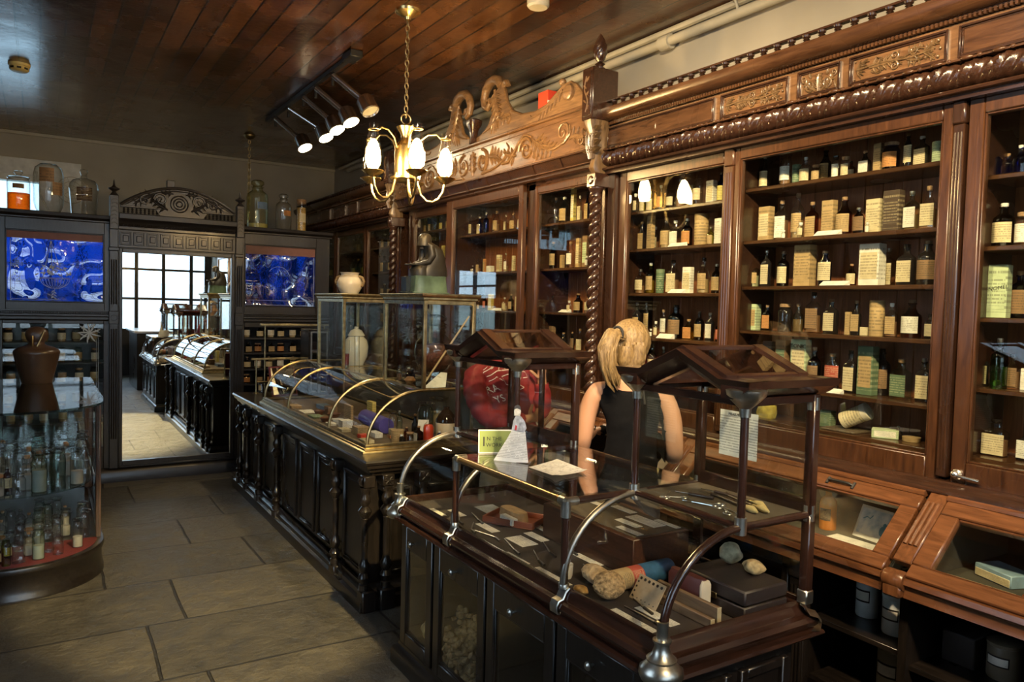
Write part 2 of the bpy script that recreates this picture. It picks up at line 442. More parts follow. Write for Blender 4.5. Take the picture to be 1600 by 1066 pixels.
struct('wall_right', MB().box(XR, XR+.1, YF-.1, YB+.1, 0, ZC), PLAST, smooth=0)
LW = (1.5, 3.2, 1.15, 3.15)   # a side window in the left wall
wl = MB().box(XL-.1, XL, YF-.1, LW[0], 0, ZC); wl.box(XL-.1, XL, LW[1], YB+.1, 0, ZC); wl.box(XL-.1, XL, LW[0], LW[1], 0, LW[2]); wl.box(XL-.1, XL, LW[0], LW[1], LW[3], ZC)
struct('wall_left', wl, plain('dark_left_wall', (.10,.08,.06), .7), smooth=0)
BW = (-1.5, -.02, 2.30, 2.88)   # a high window in the back wall, seen over the screen
wb = MB().box(BW[1], XR, YB, YB+.1, 0, ZC); wb.box(XL, BW[0], YB, YB+.1, 0, ZC); wb.box(BW[0], BW[1], YB, YB+.1, 0, BW[2]); wb.box(BW[0], BW[1], YB, YB+.1, BW[3], ZC)
struct('wall_back', wb, PLAST, smooth=0)
fr = MB()
for a, b, c, d in ((-1.65, BW[0], 2.15, 3.12), (BW[1], .37, 2.15, 3.12), (BW[0], BW[1], 2.15, BW[2]), (BW[0], BW[1], BW[3], 3.12)): fr.box(a, b, YB-.03, YB-.001, c, d, .004)
fr.box(-.80, -.77, YB-.02, YB, BW[2], BW[3]); fr.box(.17, .18, YB-.036, YB-.028, 2.2, 2.96, .002); fr.box(-1.6, .18, YB-.036, YB-.028, 2.95, 2.96, .002)
w = struct('window_21', fr, plain('white_painted_frame', (.60,.60,.55), .4))
struct('window_glass', MB().box(BW[0], BW[1], YB+.03, YB+.034, BW[2], BW[3]), pane('grimy_pane', (.62,.68,.69)), w, smooth=0)
struct('trim_1', MB().box(XL, XR, YB-.025, YB, ZC-.035, ZC, .004), PIPE)
# the shop front behind the camera: dark timber wall with tall windows over a panelled dado
wf = MB()
MUL = [-1.5, -.95, -.40, .15, .70, 1.18, 1.72, 2.25, 2.81, 3.12]
wf.box(XL, XR, YF-.08, YF, 0, .95); wf.box(XL, XR, YF-.08, YF, 3.05, ZC)
wf.box(XL, MUL[0], YF-.08, YF, .95, 3.05); wf.box(MUL[-1], XR, YF-.08, YF, .95, 3.05)
struct('wall_front', wf, UNIT, smooth=0)
for i in range(len(MUL)-1):
    fr = MB(); a, b = MUL[i], MUL[i+1]
    fr.box(a, a+.035, YF-.06, YF+.02, .95, 3.05, .004); fr.box(b-.035, b, YF-.06, YF+.02, .95, 3.05, .004)
    for z in (.95, 1.62, 2.25, 3.0): fr.box(a+.035, b-.035, YF-.05, YF+.01, z, z+.05, .004)
    w = struct('window_%d' % (i+1), fr, UNIT)
    struct('window_glass', MB().box(a+.03, b-.03, YF-.03, YF-.026, .97, 3.03), GLASS, w, smooth=0)
fr = MB()
for y in (LW[0], LW[0]+.78, LW[1]-.04): fr.box(XL-.06, XL+.02, y, y+.04, LW[2], LW[3], .004)
for z in (LW[2], 2.05, LW[3]-.04): fr.box(XL-.05, XL+.01, LW[0]+.04, LW[1]-.04, z, z+.04, .004)
w = struct('window_20', fr, UNIT); struct('window_glass', MB().box(XL-.03, XL-.026, LW[0]+.03, LW[1]-.03, LW[2]+.02, LW[3]-.02), GLASS, w, smooth=0)
# the street outside, lit by the sky
struct('trim_2', MB().box(-14, 16, -16, YF-.12, -.12, -.02), plain('pavement', (.5,.5,.5), .8), smooth=0)
struct('trim_3', MB().box(-14, 16, -16.3, -16, -.1, 2.2), plain('facade_opposite', (.75,.74,.72), .8), smooth=0)
# pipe run at the head of the right wall
tag(obj('ceiling_pipe', MB().tube([(XR-.05, 1.2, ZC-.10), (XR-.05, 8.9, ZC-.10)], .028, 12).tube([(XR-.045, 3.36, ZC-.10), (XR-.045, 3.44, ZC-.10)], .045, 12), PIPE), 'painted pipe running along the top of the right wall under the ceiling', 'pipe')
tag(obj('ceiling_conduit', MB().tube([(XR-.02, 1.2, ZC-.025), (XR-.02, 9.3, ZC-.025)], .02, 8), PIPE), 'thin painted conduit in the corner between right wall and ceiling', 'pipe')
sp = MB().tube([(XR-.05, 2.84, ZC-.11), (XR-.09, 2.84, ZC-.035)], .008, 8); sp.lathe([(.0,.012),(.030,.010),(.032,.0),(.01,-.006)], (XR-.09, 2.84, ZC-.03), 14)
tag(obj('sprinkler_head', sp, PIPE), 'small sprinkler head standing off the painted pipe by the right wall', 'sprinkler')
# ------------------------------------------------------------------ ceiling things
t = thing('smoke_detector', (-.136, 6.77, ZC), 'round yellowed smoke detector on the ceiling at the left', 'smoke detector')
obj('housing', MB().lathe([(.0,-.055),(.05,-.055),(.062,-.045),(.062,-.02),(.07,-.018),(.072,0)], n=28), plain('yellowed_plastic', (.62,.50,.20), .45), t, local=True)
sl = MB()
for k in range(8):
    sl.box(-.014, .014, -.0635, -.060, -.044, -.030); sl.xf(Matrix.Rotation(PI/4, 4, 'Z'))
obj('vent_slots', sl, INK, t, local=True)
t = thing('ceiling_spotlight', (2.26, 3.42, ZC), 'white round spotlight fixture cut off by the top edge of the photo', 'spotlight')
obj('housing', MB().lathe([(0,-.10),(.05,-.10),(.06,-.09),(.06,-.03),(.03,-.02),(.03,0)], n=20), PIPE, t, local=True)
# chandelier
CX, CY = 1.81, 4.11
t = thing('chandelier', (CX, CY, 2.32), 'brass chandelier with glass lamp chimneys hanging from a chain', 'chandelier')
obj('canopy', MB().lathe([(.0,3.345),(.018,3.345),(.022,3.36),(.05,3.37),(.075,3.385),(.078,3.4)], (CX,CY,0), 24), BRASSB, t)
ch = MB(); z = 3.35; k = 0
while z > 2.80:
    e = [(.011*math.cos(q)*(1 if k % 2 else 0), .011*math.cos(q)*(0 if k % 2 else 1), .021*math.sin(q)) for q in [2*PI*i/10 for i in range(10)]]
    ch.tube([(CX+a, CY+b, z-.02+c) for a, b, c in e], .0035, 6, closed=True); z -= .033; k += 1
ch.tube([(CX+.030*math.cos(q), CY, 2.775+.030*math.sin(q)) for q in [2*PI*i/18 for i in range(18)]], .005, 8, closed=True)
obj('chain', ch, BRASS, t)
obj('body', MB().lathe([(0,2.40),(.02,2.405),(.075,2.415),(.085,2.425),(.085,2.435),(.062,2.44),(.062,2.61),(.05,2.63),(.028,2.655),(.026,2.68),(.05,2.72),(.055,2.728),(.0,2.735),(.005,2.745)], (CX,CY,0), 28), BRASSB, t)
GLOW = emit('lamp_glow', (1., .68, .30), 240.)
CHIM = pane('chimney_glass', (1,.97,.9), 1.2, .05)
FROST = None
ang0 = 1.15
AZ = [math.radians(q) for q in (197, 262, 335, 52, 125)]
for k, a in enumerate(AZ):
    dx, dy = math.cos(a), math.sin(a); R0 = .235
    arm = MB()
    P = lambda r, z: (CX+dx*r, CY+dy*r, z)
    arm.tube([P(.062,2.455), P(.075,2.40), P(.095,2.34), P(.13,2.305), P(.165,2.30), P(.20,2.32), P(.225,2.36), P(R0,2.415)], .0075, 8)
    brk = MB(); brk.tube([P(.062,2.60), P(.085,2.655), P(.13,2.69), P(.18,2.695), P(R0-.03,2.672)], .005, 8)
    brk.tube([(CX+dx*R0+.03*math.cos(q), CY+dy*R0+.03*math.sin(q), 2.672) for q in [2*PI*i/16 for i in range(16)]], .0035, 6, closed=True)
    ao = obj('lamp_arm', arm, BRASS, t)
    obj('chimney_bracket', brk, BRASS, ao)
    c = (CX+dx*R0, CY+dy*R0, 0)
    obj('drip_pan', MB().lathe([(0,2.405),(.02,2.41),(.05,2.428),(.064,2.44),(.062,2.443),(.03,2.438),(.03,2.45),(0,2.45)], c, 22), BRASSB, ao)
    obj('glass_chimney', MB().lathe([(.030,2.452),(.043,2.475),(.048,2.51),(.046,2.55),(.037,2.60),(.028,2.64),(.025,2.68),(.026,2.705)], c, 22), CHIM, ao)
    if k != 4:
        obj('glowing_bulb', MB().lathe([(.0,2.455),(.030,2.462),(.040,2.49),(.041,2.52),(.036,2.56),(.026,2.595),(.012,2.615),(0,2.62)], c, 18), GLOW, ao)
# track light
t = thing('track_light', (1.80, 5.9, ZC), 'black ceiling track with five silver swivel spotlights, four lit', 'track light')
tr = MB().box(1.785, 1.825, 5.00, 7.30, ZC-.035, ZC, .004); tr.box(1.76, 1.85, 4.93, 5.10, ZC-.05, ZC, .006)
obj('track', tr, IRON, t)
LENS = emit('lens_glow', (1., .80, .48), 60.)
SPOTS = []
for k, y in enumerate((5.42, 5.82, 6.14, 6.58, 7.0)):
    st = MB().tube([(1.805, y, ZC-.03), (1.805, y, ZC-.13)], .012, 10)
    so = obj('swivel_stem', st, IRON, t)
    top = V3((1.80, y-.02, ZC-.06)); d = V3((.55, -.55, -.62)).normalized()
    if k == 3: d = V3((.75, -.35, -.5)).normalized()
    q = top+d*.34
    so2 = obj('arm_tube', MB().tube([top, q], .022, 14), CHROME, so)
    M = Matrix.Translation(q) @ V3((0,0,1)).rotation_difference(V3((.25, -.45, -.86)).normalized()).to_matrix().to_4x4()
    obj('lamp_head', MB().lathe([(.0,-.05),(.05,-.05),(.064,-.03),(.066,.06),(.070,.07),(.062,.075),(.058,.062)], n=24, M=M), CHROME, so)
    obj('lens', MB().lathe([(0,.060),(.058,.060)], n=20, M=M), LENS if k != 0 else plain('unlit_lens', (.7,.66,.5), .2), so)
    if k != 0: SPOTS.append(M @ V3((0,0,.10)))
# hanging chain and lantern of the back room
ch = MB()
for i in range(26):
    z = ZC-.03-i*.036
    e = [(.012*math.cos(q)*(i % 2), .012*math.cos(q)*(1-i % 2), .022*math.sin(q)) for q in [2*PI*j/8 for j in range(8)]]
    ch.tube([(1.84+a, 8.17+b, z+c) for a, b, c in e], .004, 5, closed=True)
t = thing('hanging_lamp', (1.84, 8.17, 2.42), 'brass lamp on a long chain hanging behind the mirrored screen', 'lamp')
obj('chain', ch, BRASS, t)
obj('lamp_bar', MB().tube([(1.35,8.17,2.46),(1.84,8.17,2.47),(2.05,8.17,2.44)], .012, 8).tube([(1.84,8.17,2.47),(1.84,8.17,2.60)], .01, 8), BRASSB, t)
obj('canopy', MB().lathe([(.0,3.355),(.03,3.36),(.06,3.39),(.062,3.4)], (1.84,8.17,0), 20), BRASS, t)

def light(name, kind, loc, energy, col, **k):
    d = bpy.data.lights.new(name, kind); d.energy = energy; d.color = col
    for a, b in k.items(): setattr(d, a, b)
    o = bpy.data.objects.new(name, d); COL.objects.link(o); o.location = loc; return o
def aim(o, target):
    o.rotation_euler = (V3(target)-V3(o.location)).to_track_quat('-Z', 'Y').to_euler()
WARM = (1., .70, .36); HALO = (1., .80, .52)
for p, tg, sz in zip(SPOTS, [(2.5,4.6,1.2),(2.95,7.5,1.9),(.9,6.0,0),(-.2,9.4,3.0)], (95,64,80,64)):
    o = light('track_spot', 'SPOT', p, LIGHT_TRACK, HALO, spot_size=math.radians(sz), spot_blend=.6, shadow_soft_size=.04); aim(o, tg)
# a second track of spotlights nearer the street, above and behind the camera, washing the wall of cabinets
t = thing('track_light', (.85, .3, ZC), 'ceiling track of spotlights near the shop front, aimed at the cabinets', 'track light')
obj('track', MB().box(.83, .87, -1.3, 1.6, ZC-.035, ZC, .004), IRON, t)
for y, tg in ((-1.1,(2.8,1.5,.9)), (.1,(2.9,1.5,1.9)), (.9,(2.9,2.3,1.8)), (1.5,(2.9,3.7,2.1))):
    p = V3((.85, y, ZC-.04)); d = (V3(tg)-p).normalized(); q = p+d*.26
    so = obj('swivel_stem', MB().tube([p, q], .02, 12), CHROME, t)
    M = Matrix.Translation(q) @ V3((0,0,1)).rotation_difference(d).to_matrix().to_4x4()
    obj('lamp_head', MB().lathe([(.0,-.05),(.05,-.05),(.064,-.03),(.066,.06),(.070,.07),(.062,.075),(.058,.062)], n=20, M=M), CHROME, so)
    obj('lens', MB().lathe([(0,.060),(.058,.060)], n=16, M=M), emit('lens_glow_front', (1.,.8,.48), 25.), so)
    o = light('cabinet_spot', 'SPOT', q+d*.09, LIGHT_CAB, (1., .74, .42), spot_size=math.radians(80), spot_blend=.8, shadow_soft_size=.05); aim(o, tg)

# added spot on the aisle floor, imitating lamp light thrown back by the mirror
p = V3((1.30, .25, 3.22)); o = light('added_aisle_spot', 'SPOT', p, LIGHT_AISLE, (1., .75, .34), spot_size=math.radians(23), spot_blend=.45, shadow_soft_size=.03); aim(o, (.86, 4.5, 0))
d = (V3((.86, 4.5, 0))-p).normalized()
so = obj('swivel_stem', MB().tube([(1.30, .25, ZC-.01), p-d*.12], .02, 12), CHROME, t)
M = Matrix.Translation(p-d*.09) @ V3((0,0,1)).rotation_difference(d).to_matrix().to_4x4()
obj('lamp_head', MB().lathe([(.0,-.05),(.05,-.05),(.064,-.03),(.066,.06),(.070,.07),(.062,.075),(.058,.062)], n=20, M=M), CHROME, so)
obj('lens', MB().lathe([(0,.060),(.058,.060)], n=16, M=M), emit('lens_glow_front', (1.,.8,.48), 25.), so)
FRZ = wood('lit_frieze_wood', (.075,.036,.016), (.20,.105,.048), .27, 'y', coat=.3)  # frieze wood lightened to gold: lamp light and sheen put into the colour
# ------------------------------------------------------------------ carving
def scroll(mb, fn, cu, cv, r, turns, a0, sgn, t0, t1=None, n=26, r1=.12, lift=.4):
    pts = []; rr = []
    t1 = t1 or t0*.5
    for i in range(n+1):
        q = i/n; a = a0+sgn*q*turns*2*PI; rad = r*(1-(1-r1)*q)
        pts.append(fn(cu+rad*math.cos(a), cv+rad*math.sin(a), (t0+(t1-t0)*q)*lift)); rr.append(t0+(t1-t0)*q)
    mb.tube(pts, rr, 7)
    mb.ball(fn(cu+r*r1*.6*math.cos(a), cv+r*r1*.6*math.sin(a), t1*.5), t1*1.5, 8, 6)
def strand(mb, fn, pts, t0, t1, n=18, lift=.4):
    # smooth stem through (u,v) points
    P = [V3((p[0], p[1], 0)) for p in pts]; P = [P[0]*2-P[1]]+P+[P[-1]*2-P[-2]]
    out = []; rr = []; m = len(P)-3
    for i in range(n+1):
        q = i/n*m; k = min(int(q), m-1); t = q-k
        a, b, c, d = P[k:k+4]
        p = .5*((2*b)+(c-a)*t+(2*a-5*b+4*c-d)*t*t+(3*b-a-3*c+d)*t**3)
        th = t0+(t1-t0)*i/n
        out.append(fn(p.x, p.y, th*lift)); rr.append(th)
    mb.tube(out, rr, 7)
def leaf(mb, fn, u0, v0, ang, ln, wd, h, curl=.3, n=6):
    rows = []
    for i in range(n+1):
        q = i/n; a = ang+curl*q
        cu = u0+ln*q*math.cos(ang+curl*q*.5); cv = v0+ln*q*math.sin(ang+curl*q*.5)
        w = wd*(math.sin(PI*min(1, q*.9+.1))**.7)*(1-.25*(i % 2)); px, py = -math.sin(a), math.cos(a)
        hh = h*(.5+.7*math.sin(PI*q))
        rows.append([fn(cu+px*w*s, cv+py*w*s, hh*g) for s, g in ((-1,-.3),(-.55,.9),(0,.35),(.55,.9),(1,-.3))])
    mb.grid(rows)
def acanthus(mb, fn, u0, v0, ang, ln, wd, h, k=4, curl=.3):
    leaf(mb, fn, u0, v0, ang, ln, wd, h, curl)
    for i in range(k):
        q = (i+.6)/(k+.6)
        cu = u0+ln*q*math.cos(ang+curl*q*.5); cv = v0+ln*q*math.sin(ang+curl*q*.5)
        for s in (-1, 1):
            leaf(mb, fn, cu, cv, ang+s*(.75-.2*q), ln*(.42-.15*q), wd*.55, h*.8, s*.7, 4)
def panel_scrolls(fn, w, h):
    # symmetric foliate panel: a stem growing from one end with rinceaux
    mb = MB(); a = h*.5
    for i in range(7):
        leaf(mb, fn, -w*.44, 0, -1.1+i*2.2/6, h*.42, h*.05, h*.05, 0, 4)
    strand(mb, fn, [(-w*.44, 0), (-w*.15, .06*h), (w*.12, -.05*h), (w*.40, .05*h)], h*.05, h*.035)
    acanthus(mb, fn, -w*.30, 0, 0, w*.26, h*.16, h*.06, 4, 0)
    for s in (-1, 1):
        scroll(mb, fn, -w*.02, s*h*.20, h*.19, 1.4, -s*PI/2, s, h*.035)
        scroll(mb, fn, w*.18, -s*h*.2, h*.17, 1.3, s*PI/2, -s, h*.03)
        acanthus(mb, fn, w*.10, s*h*.05, s*.5, w*.2, h*.08, h*.05, 3, -s*.5)
        acanthus(mb, fn, w*.28, 0, s*.55, w*.16, h*.09, h*.05, 2, s*.3)
        leaf(mb, fn, -w*.12, s*h*.08, s*2.3, w*.12, h*.05, h*.05, s*.6)
        mb.ball(fn(w*.43, s*h*.3, h*.02), h*.06, 8, 6); mb.ball(fn(-w*.46, s*h*.36, h*.01), h*.045, 8, 6)
    mb.ball(fn(w*.45, 0, h*.02), h*.06, 8, 6)
    RQ = random.Random(17)
    for i in range(34): leaf(mb, fn, RQ.uniform(-.44,.40)*w, RQ.uniform(-.34,.34)*h, RQ.uniform(-.7,.7), h*RQ.uniform(.18,.3), h*.06, h*.04, RQ.uniform(-.6,.6), 4)
    return mb
def panel_square(fn, w, h):
    mb = MB()
    acanthus(mb, fn, 0, -h*.42, PI/2, h*.75, w*.08, h*.06, 4, 0)
    for s in (-1, 1):
        scroll(mb, fn, s*w*.22, -h*.12, h*.24, 1.5, -PI/2, s, h*.045)
        scroll(mb, fn, s*w*.38, h*.22, h*.15, 1.2, -PI/2, s, h*.035)
        acanthus(mb, fn, s*w*.08, -h*.38, PI/2-s*1.0, w*.40, w*.06, h*.05, 3, s*.4)
        leaf(mb, fn, s*w*.2, h*.2, PI/2-s*.5, h*.26, w*.04, h*.05, s*.4)
        leaf(mb, fn, s*w*.44, -h*.45, PI/2+s*.1, h*.4, w*.03, h*.05, s*.3)
    return mb
def YF_(X, yc, zc):
    return lambda u, v, n: V3((X-n, yc-u, zc+v))

# ------------------------------------------------------------------ wall cabinets
def frame(mb, X0, X1, y0, y1, z0, z1, wl, wr, wb, wt, b=.004):
    # upright rectangular frame lying in a plane X, y0 > y1 (left, right in the photo)
    mb.box(X0, X1, y0-wl, y0, z0, z1, b); mb.box(X0, X1, y1, y1+wr, z0, z1, b)
    mb.box(X0, X1, y1+wr, y0-wl, z0, z0+wb, b); mb.box(X0, X1, y1+wr, y0-wl, z1-wt, z1, b)
    e = .007
    for a, c, d, f in ((y0-wl-e, y0-wl, z0+wb, z1-wt), (y1+wr, y1+wr+e, z0+wb, z1-wt), (y1+wr+e, y0-wl-e, z0+wb, z0+wb+e), (y1+wr+e, y0-wl-e, z1-wt-e, z1-wt)):
        mb.box(X0+.006, X1, a, c, d, f, .002)
def pilaster(mb, X, y0, y1, z0, z1, flutes=3):
    mb.box(X, X+.04, y1, y0, z0, z1-.08, .004)
    mb.box(X-.006, X+.04, y1-.003, y0+.003, z1-.08, z1, .005)
    w = (y0-y1)/(flutes+.6)
    for k in range(flutes):
        c = y1+w*(k+.8)
        mb.tube([(X+.001, c, z0+.03), (X+.001, c, z1-.11)], w*.36, 8)
def shelfboard(name, y0, y1, zt, par, X0=2.85):
    obj(name, MB().box(X0, 3.085, y1, y0, zt-.018, zt, .003), MAH, par)
BAL = None
def entablature(t, y0, y1, bal=True, panels=()):
    # roll moulding, panelled frieze, cornice, spindle balustrade from y1 (near) to y0 (far)
    m = MB()
    prof = [(2.74,2.468),(2.80,2.468),(2.80,2.50),(2.715,2.50),(2.712,2.495),(2.715,2.488),(2.735,2.485),(2.738,2.478)]
    m.prism(prof, lambda u, v, a: V3((u, a, v)), y1, y0)
    obj('lower_moulding', m, MAHD, t)
    # torus carved with overlapping leaves
    rows = []; n = int((y0-y1)/.006); k = 16
    for i in range(n+1):
        y = y1+(y0-y1)*i/n; row = []
        for j in range(k+1):
            a = -PI/2-.05+(PI+.1)*j/k
            ph = (y/.105 + .30*a) % 1.0
            g = math.sin(PI*ph)**.6
            vein = .5+.5*math.cos((ph-.5)*2*PI*3.5)
            r = .040+.024*g*(.45+.55*vein)*math.cos(a)**.5 if math.cos(a) > 0 else .042
            row.append(V3((2.775-r*1.15*math.cos(a), y, 2.552+r*math.sin(a))))
        rows.append(row)
    obj('leaf_carved_roll', MB().grid(rows), MAHD, t, smooth=60)
    # egg beads on the upper lip of the roll
    m = MB().box(2.726, 2.76, y1, y0, 2.600, 2.607); y = y1+.03
    while y < y0-.02:
        m.ball((2.728, y, 2.605), .010, 8, 6, 1, 2.6, .8); y += .062
        if y < y0-.02: m.ball((2.728, y, 2.605), .008, 8, 6, 1, 1.2, 1); y += .042
    obj('bead_moulding', m, MAH, t)
    m = MB().box(2.76, 3.2, y1, y0, 2.605, 2.745, .003)
    obj('frieze_board', m, FRZ, t)
    for kind, a, b in panels:
        w = a-b; fn = YF_(2.757, (a+b)/2, 2.674); m = MB()
        frame(m, 2.748, 2.762, a, b, 2.617, 2.731, .008, .008, .008, .008, .002)
        po = obj('frieze_panel', m, MAHD, t)
        if kind == 'plain':
            obj('panel_field', MB().box(2.754, 2.762, b+.014, a-.014, 2.629, 2.719, .004), MAH, po)
            if a-b > .5:
                q = MB(); acanthus(q, fn, 0, -.028, PI/2, .05, .006, .004, 3, 0); obj('small_ornament', q, CARV, po)
        else:
            q = (panel_scrolls if kind == 'scroll' else panel_square)(fn, w-.02, .096)
            obj('carved_relief', q, CARVD, po)
    m = MB(); m.box(2.745, 2.78, y1, y0, 2.757, 2.762)
    y = y1+.008
    while y < y0-.01: m.box(2.738, 2.76, y, y+.009, 2.745, 2.759); y += .0165
    obj('dentil_row', m, MAH, t)
    prof = [(2.74,2.760)]+[(2.74-.055*math.sin(PI/2*q/6), 2.762+.045*(1-math.cos(PI/2*q/6))) for q in range(7)]+[(2.683,2.815),(2.683,2.826),(3.2,2.826),(3.2,2.76)]
    obj('cornice', MB().prism(prof, lambda u, v, a: V3((u, a, v)), y1, y0), MAH, t, smooth=30)
    if bal:
        obj('balustrade_rail', MB().box(2.715, 2.745, y1, y0, 2.868, 2.878, .002), MAHD, t)
        y = y0-.05; first = None
        while y > y1+.02:
            if first is None:
                first = obj('baluster', MB().lathe([(.018,2.824),(.018,2.832),(.009,2.836),(.014,2.842),(.008,2.847),(.015,2.851),(.009,2.855),(.017,2.860),(.019,2.868)], (2.73, y, 0), 10), MAHD, t); ys = y
            else:
                c = first.copy(); COL.objects.link(c); c.location.y = y-ys
            y -= .0735
def sill_ledge(t, y0, y1):
    prof = [(2.735,1.055),(3.2,1.055),(3.2,1.11),(2.755,1.11),(2.75,1.10),(2.735,1.095),(2.725,1.085),(2.722,1.07)]
    obj('ledge_moulding', MB().prism(prof, lambda u, v, a: V3((u, a, v)), y1, y0), MAHD, t)
def bay(t, y0, y1, z0, z1, wl, wr, wb, wt, X=2.79, name='door', handle=False, m=None):
    mb = MB(); frame(mb, X, X+.035, y0, y1, z0, z1, wl, wr, wb, wt)
    d = obj(name, mb, m or MAHV, t)
    obj('glass_pane', MB().box(X+.014, X+.018, y1+wr-.004, y0-wl+.004, z0+wb-.004, z1-wt+.004), GLASSD, d, smooth=0)
    if handle:
        h = MB(); yy = y0-wl*.5; zz = z0+wb*.45
        h.lathe([(0,-.012),(.017,-.010),(.019,0),(.012,.004)], n=16, M=Matrix.Translation((X-.004, yy, zz)) @ Matrix.Rotation(-PI/2, 4, 'Y'))
        h.ball((X-.018, yy, zz+.003), .014, 12, 8); h.tube([(X-.018, yy, zz), (X-.022, yy-.03, zz-.002), (X-.02, yy-.085, zz-.006)], [.008,.006,.007], 10)
        obj('handle', h, CHROME, d)
    return d
def carcass(t, y0, y1, z0=1.10, z1=2.62, dividers=()):
    m = MB()
    m.box(2.80, 3.2, y0-.03, y0, z0, z1, .003); m.box(2.80, 3.2, y1, y1+.03, z0, z1, .003)
    for a, b in dividers: m.box(2.825, 3.09, b, a, z0, z1)
    m.box(2.80, 3.2, y1+.03, y0-.03, z1-.14, z1-.02)
    obj('carcass', m, MAHD, t)
    bm_ = MB(); y = y1+.03
    while y < y0-.03:
        y2 = min(y+.085, y0-.03)
        bm_.box(3.09, 3.11, y, y2, z0, z1-.1, .004); y = y2
    obj('back_boards', bm_, BACKB, t)
# near cabinet ------------------------------------------------------
t = thing('wall_cabinet', (3.0, 2.0, 1.055), 'tall mahogany wall cabinet with carved frieze and spindle rail, nearest on the right', 'cabinet')
YN = .45
carcass(t, 3.38, YN, dividers=((2.545, 2.475), (1.475, 1.40)))
sill_ledge(t, 3.47, YN)
entablature(t, 3.45, YN, panels=[('plain', 3.42, 2.60), ('scroll', 2.562, 2.178), ('square', 2.13, 1.925), ('scroll', 1.886, 1.497), ('plain', 1.46, .85)])
bay(t, 3.33, 2.535, 1.10, 2.47, .06, .025, .085, .055, name='glazed_front')
bay(t, 2.478, 1.475, 1.10, 2.47, .03, .038, .085, .055, X=2.775)
bay(t, 1.425, YN+.02, 1.10, 2.47, .052, .05, .085, .055, handle=True, X=2.78)
m = MB(); pilaster(m, 2.768, 2.533, 2.48, 1.12, 2.47); obj('pilaster', m, MAHV, t)
m = MB(); pilaster(m, 2.768, 1.472, 1.432, 1.12, 2.47); obj('pilaster', m, MAHDV, t)
m = MB(); m.box(2.76, 2.80, 3.335, 3.40, 1.10, 2.47, .004); obj('end_stile', m, MAHDV, t)
for z in (2.251, 2.039, 1.791, 1.545, 1.31): shelfboard('shelf', 3.35, 2.545, z, t)
for z in (2.286, 2.039, 1.823, 1.614, 1.364, 1.20): shelfboard('shelf', 2.475, 1.475, z, t)
for z in (2.208, 1.957, 1.703, 1.45, 1.20): shelfboard('shelf', 1.40, YN+.03, z, t)
shelfboard('shelf', 3.35, 2.545, 1.13, t)
# far cabinet with swan-neck pediment ---------------------------------
FA, FB = 6.33, 3.47; FC = 4.90
t = thing('wall_cabinet', (3.0, FC, 1.055), 'mahogany wall cabinet with swan-neck carved pediment between two twisted columns', 'cabinet')
carcass(t, FA-.08, FB+.0, dividers=((4.33, 4.20), (5.44, 5.36)))
sill_ledge(t, FA+.05, FB)
bay(t, 4.20, FB+.03, 1.10, 2.50, .032, .03, .085, .05, name='glazed_front')
bay(t, 5.42, 4.29, 1.10, 2.525, .105, .055, .10, .07, X=2.755)
bay(t, 6.16, 5.44, 1.10, 2.50, .05, .03, .085, .055, name='glazed_front')
m = MB()
for yy, sg in ((FB+.06, 1), (6.11, -1)):   # curved spandrels in the outer top corners
    pts = [(0,0)]+[(.085*(1-math.sin(q*PI/12)), -.085*(1-math.cos(q*PI/12))) for q in range(7)]
    pts = [(0,0),(.085,0)]+[(.085-.085*math.sin(q*PI/12), -.085+.085*math.cos(q*PI/12)) for q in range(1,7)]
    pts = [(0,0),(.085,0)]+[(.085*(1-math.sin(q*PI/12)), -.085*(1-math.cos(q*PI/12))) for q in range(1,6)]+[(0,-.085)]
    m.prism(pts, lambda u, v, a, yy=yy, sg=sg: V3((a, yy+sg*u, 2.45+v)), 2.795, 2.82)
obj('corner_spandrel', m, MAH, t)
m = MB(); m.box(2.80, 2.83, 4.20, 4.29, 1.10, 2.52, .003); obj('pilaster', m, MAHDV, t)
for z in (2.251, 1.955, 1.667, 1.41, 1.16): shelfboard('shelf', 4.20, FB+.04, z, t)
for z in (2.251, 1.951, 1.662, 1.40): shelfboard('shelf', 5.36, 4.33, z, t)
for z in (2.334, 2.085, 1.80, 1.50): shelfboard('shelf', 6.16, 5.44, z, t)
# cornice under the frieze
prof = [(2.80,2.52),(2.745,2.52),(2.735,2.53),(2.735,2.545),(2.715,2.552),(2.80,2.552)]
obj('lower_moulding', MB().prism(prof, lambda u, v, a: V3((u, a, v)), FB, FA), MAHD, t)
# sloping coffered soffit
m = MB(); so = lambda u, v, a: V3((u, a, v))
m.prism([(2.735,2.552),(2.80,2.552),(2.80,2.625),(2.700,2.618)], so, FB, FA)
obj('soffit', m, MAHD, t)
m = MB(); y = FB+.02
while y < FA-.02:
    m.prism([(2.725,2.552),(2.735,2.552),(2.702,2.617),(2.692,2.617)], so, y, y+.045); y += .305
obj('soffit_ribs', m, MAHD, t)
m = MB().box(2.685, 2.72, FB, FA, 2.612, 2.622, .003); m.box(2.715, 2.73, FB, FA, 2.549, 2.556, .002)
obj('soffit_beads', m, MAH, t)
m = MB().box(2.70, 2.74, FB, FA, 2.622, 2.868, .003); m.box(2.692, 2.705, FB, FA, 2.622, 2.636, .003); m.box(2.694, 2.705, FB, FA, 2.836, 2.84, .001)
m.box(2.68, 2.75, FB, FA, 2.866, 2.885, .005)
obj('frieze_board', m, FRZ, t)
fn = YF_(2.70, FC, 2.738); m = MB()
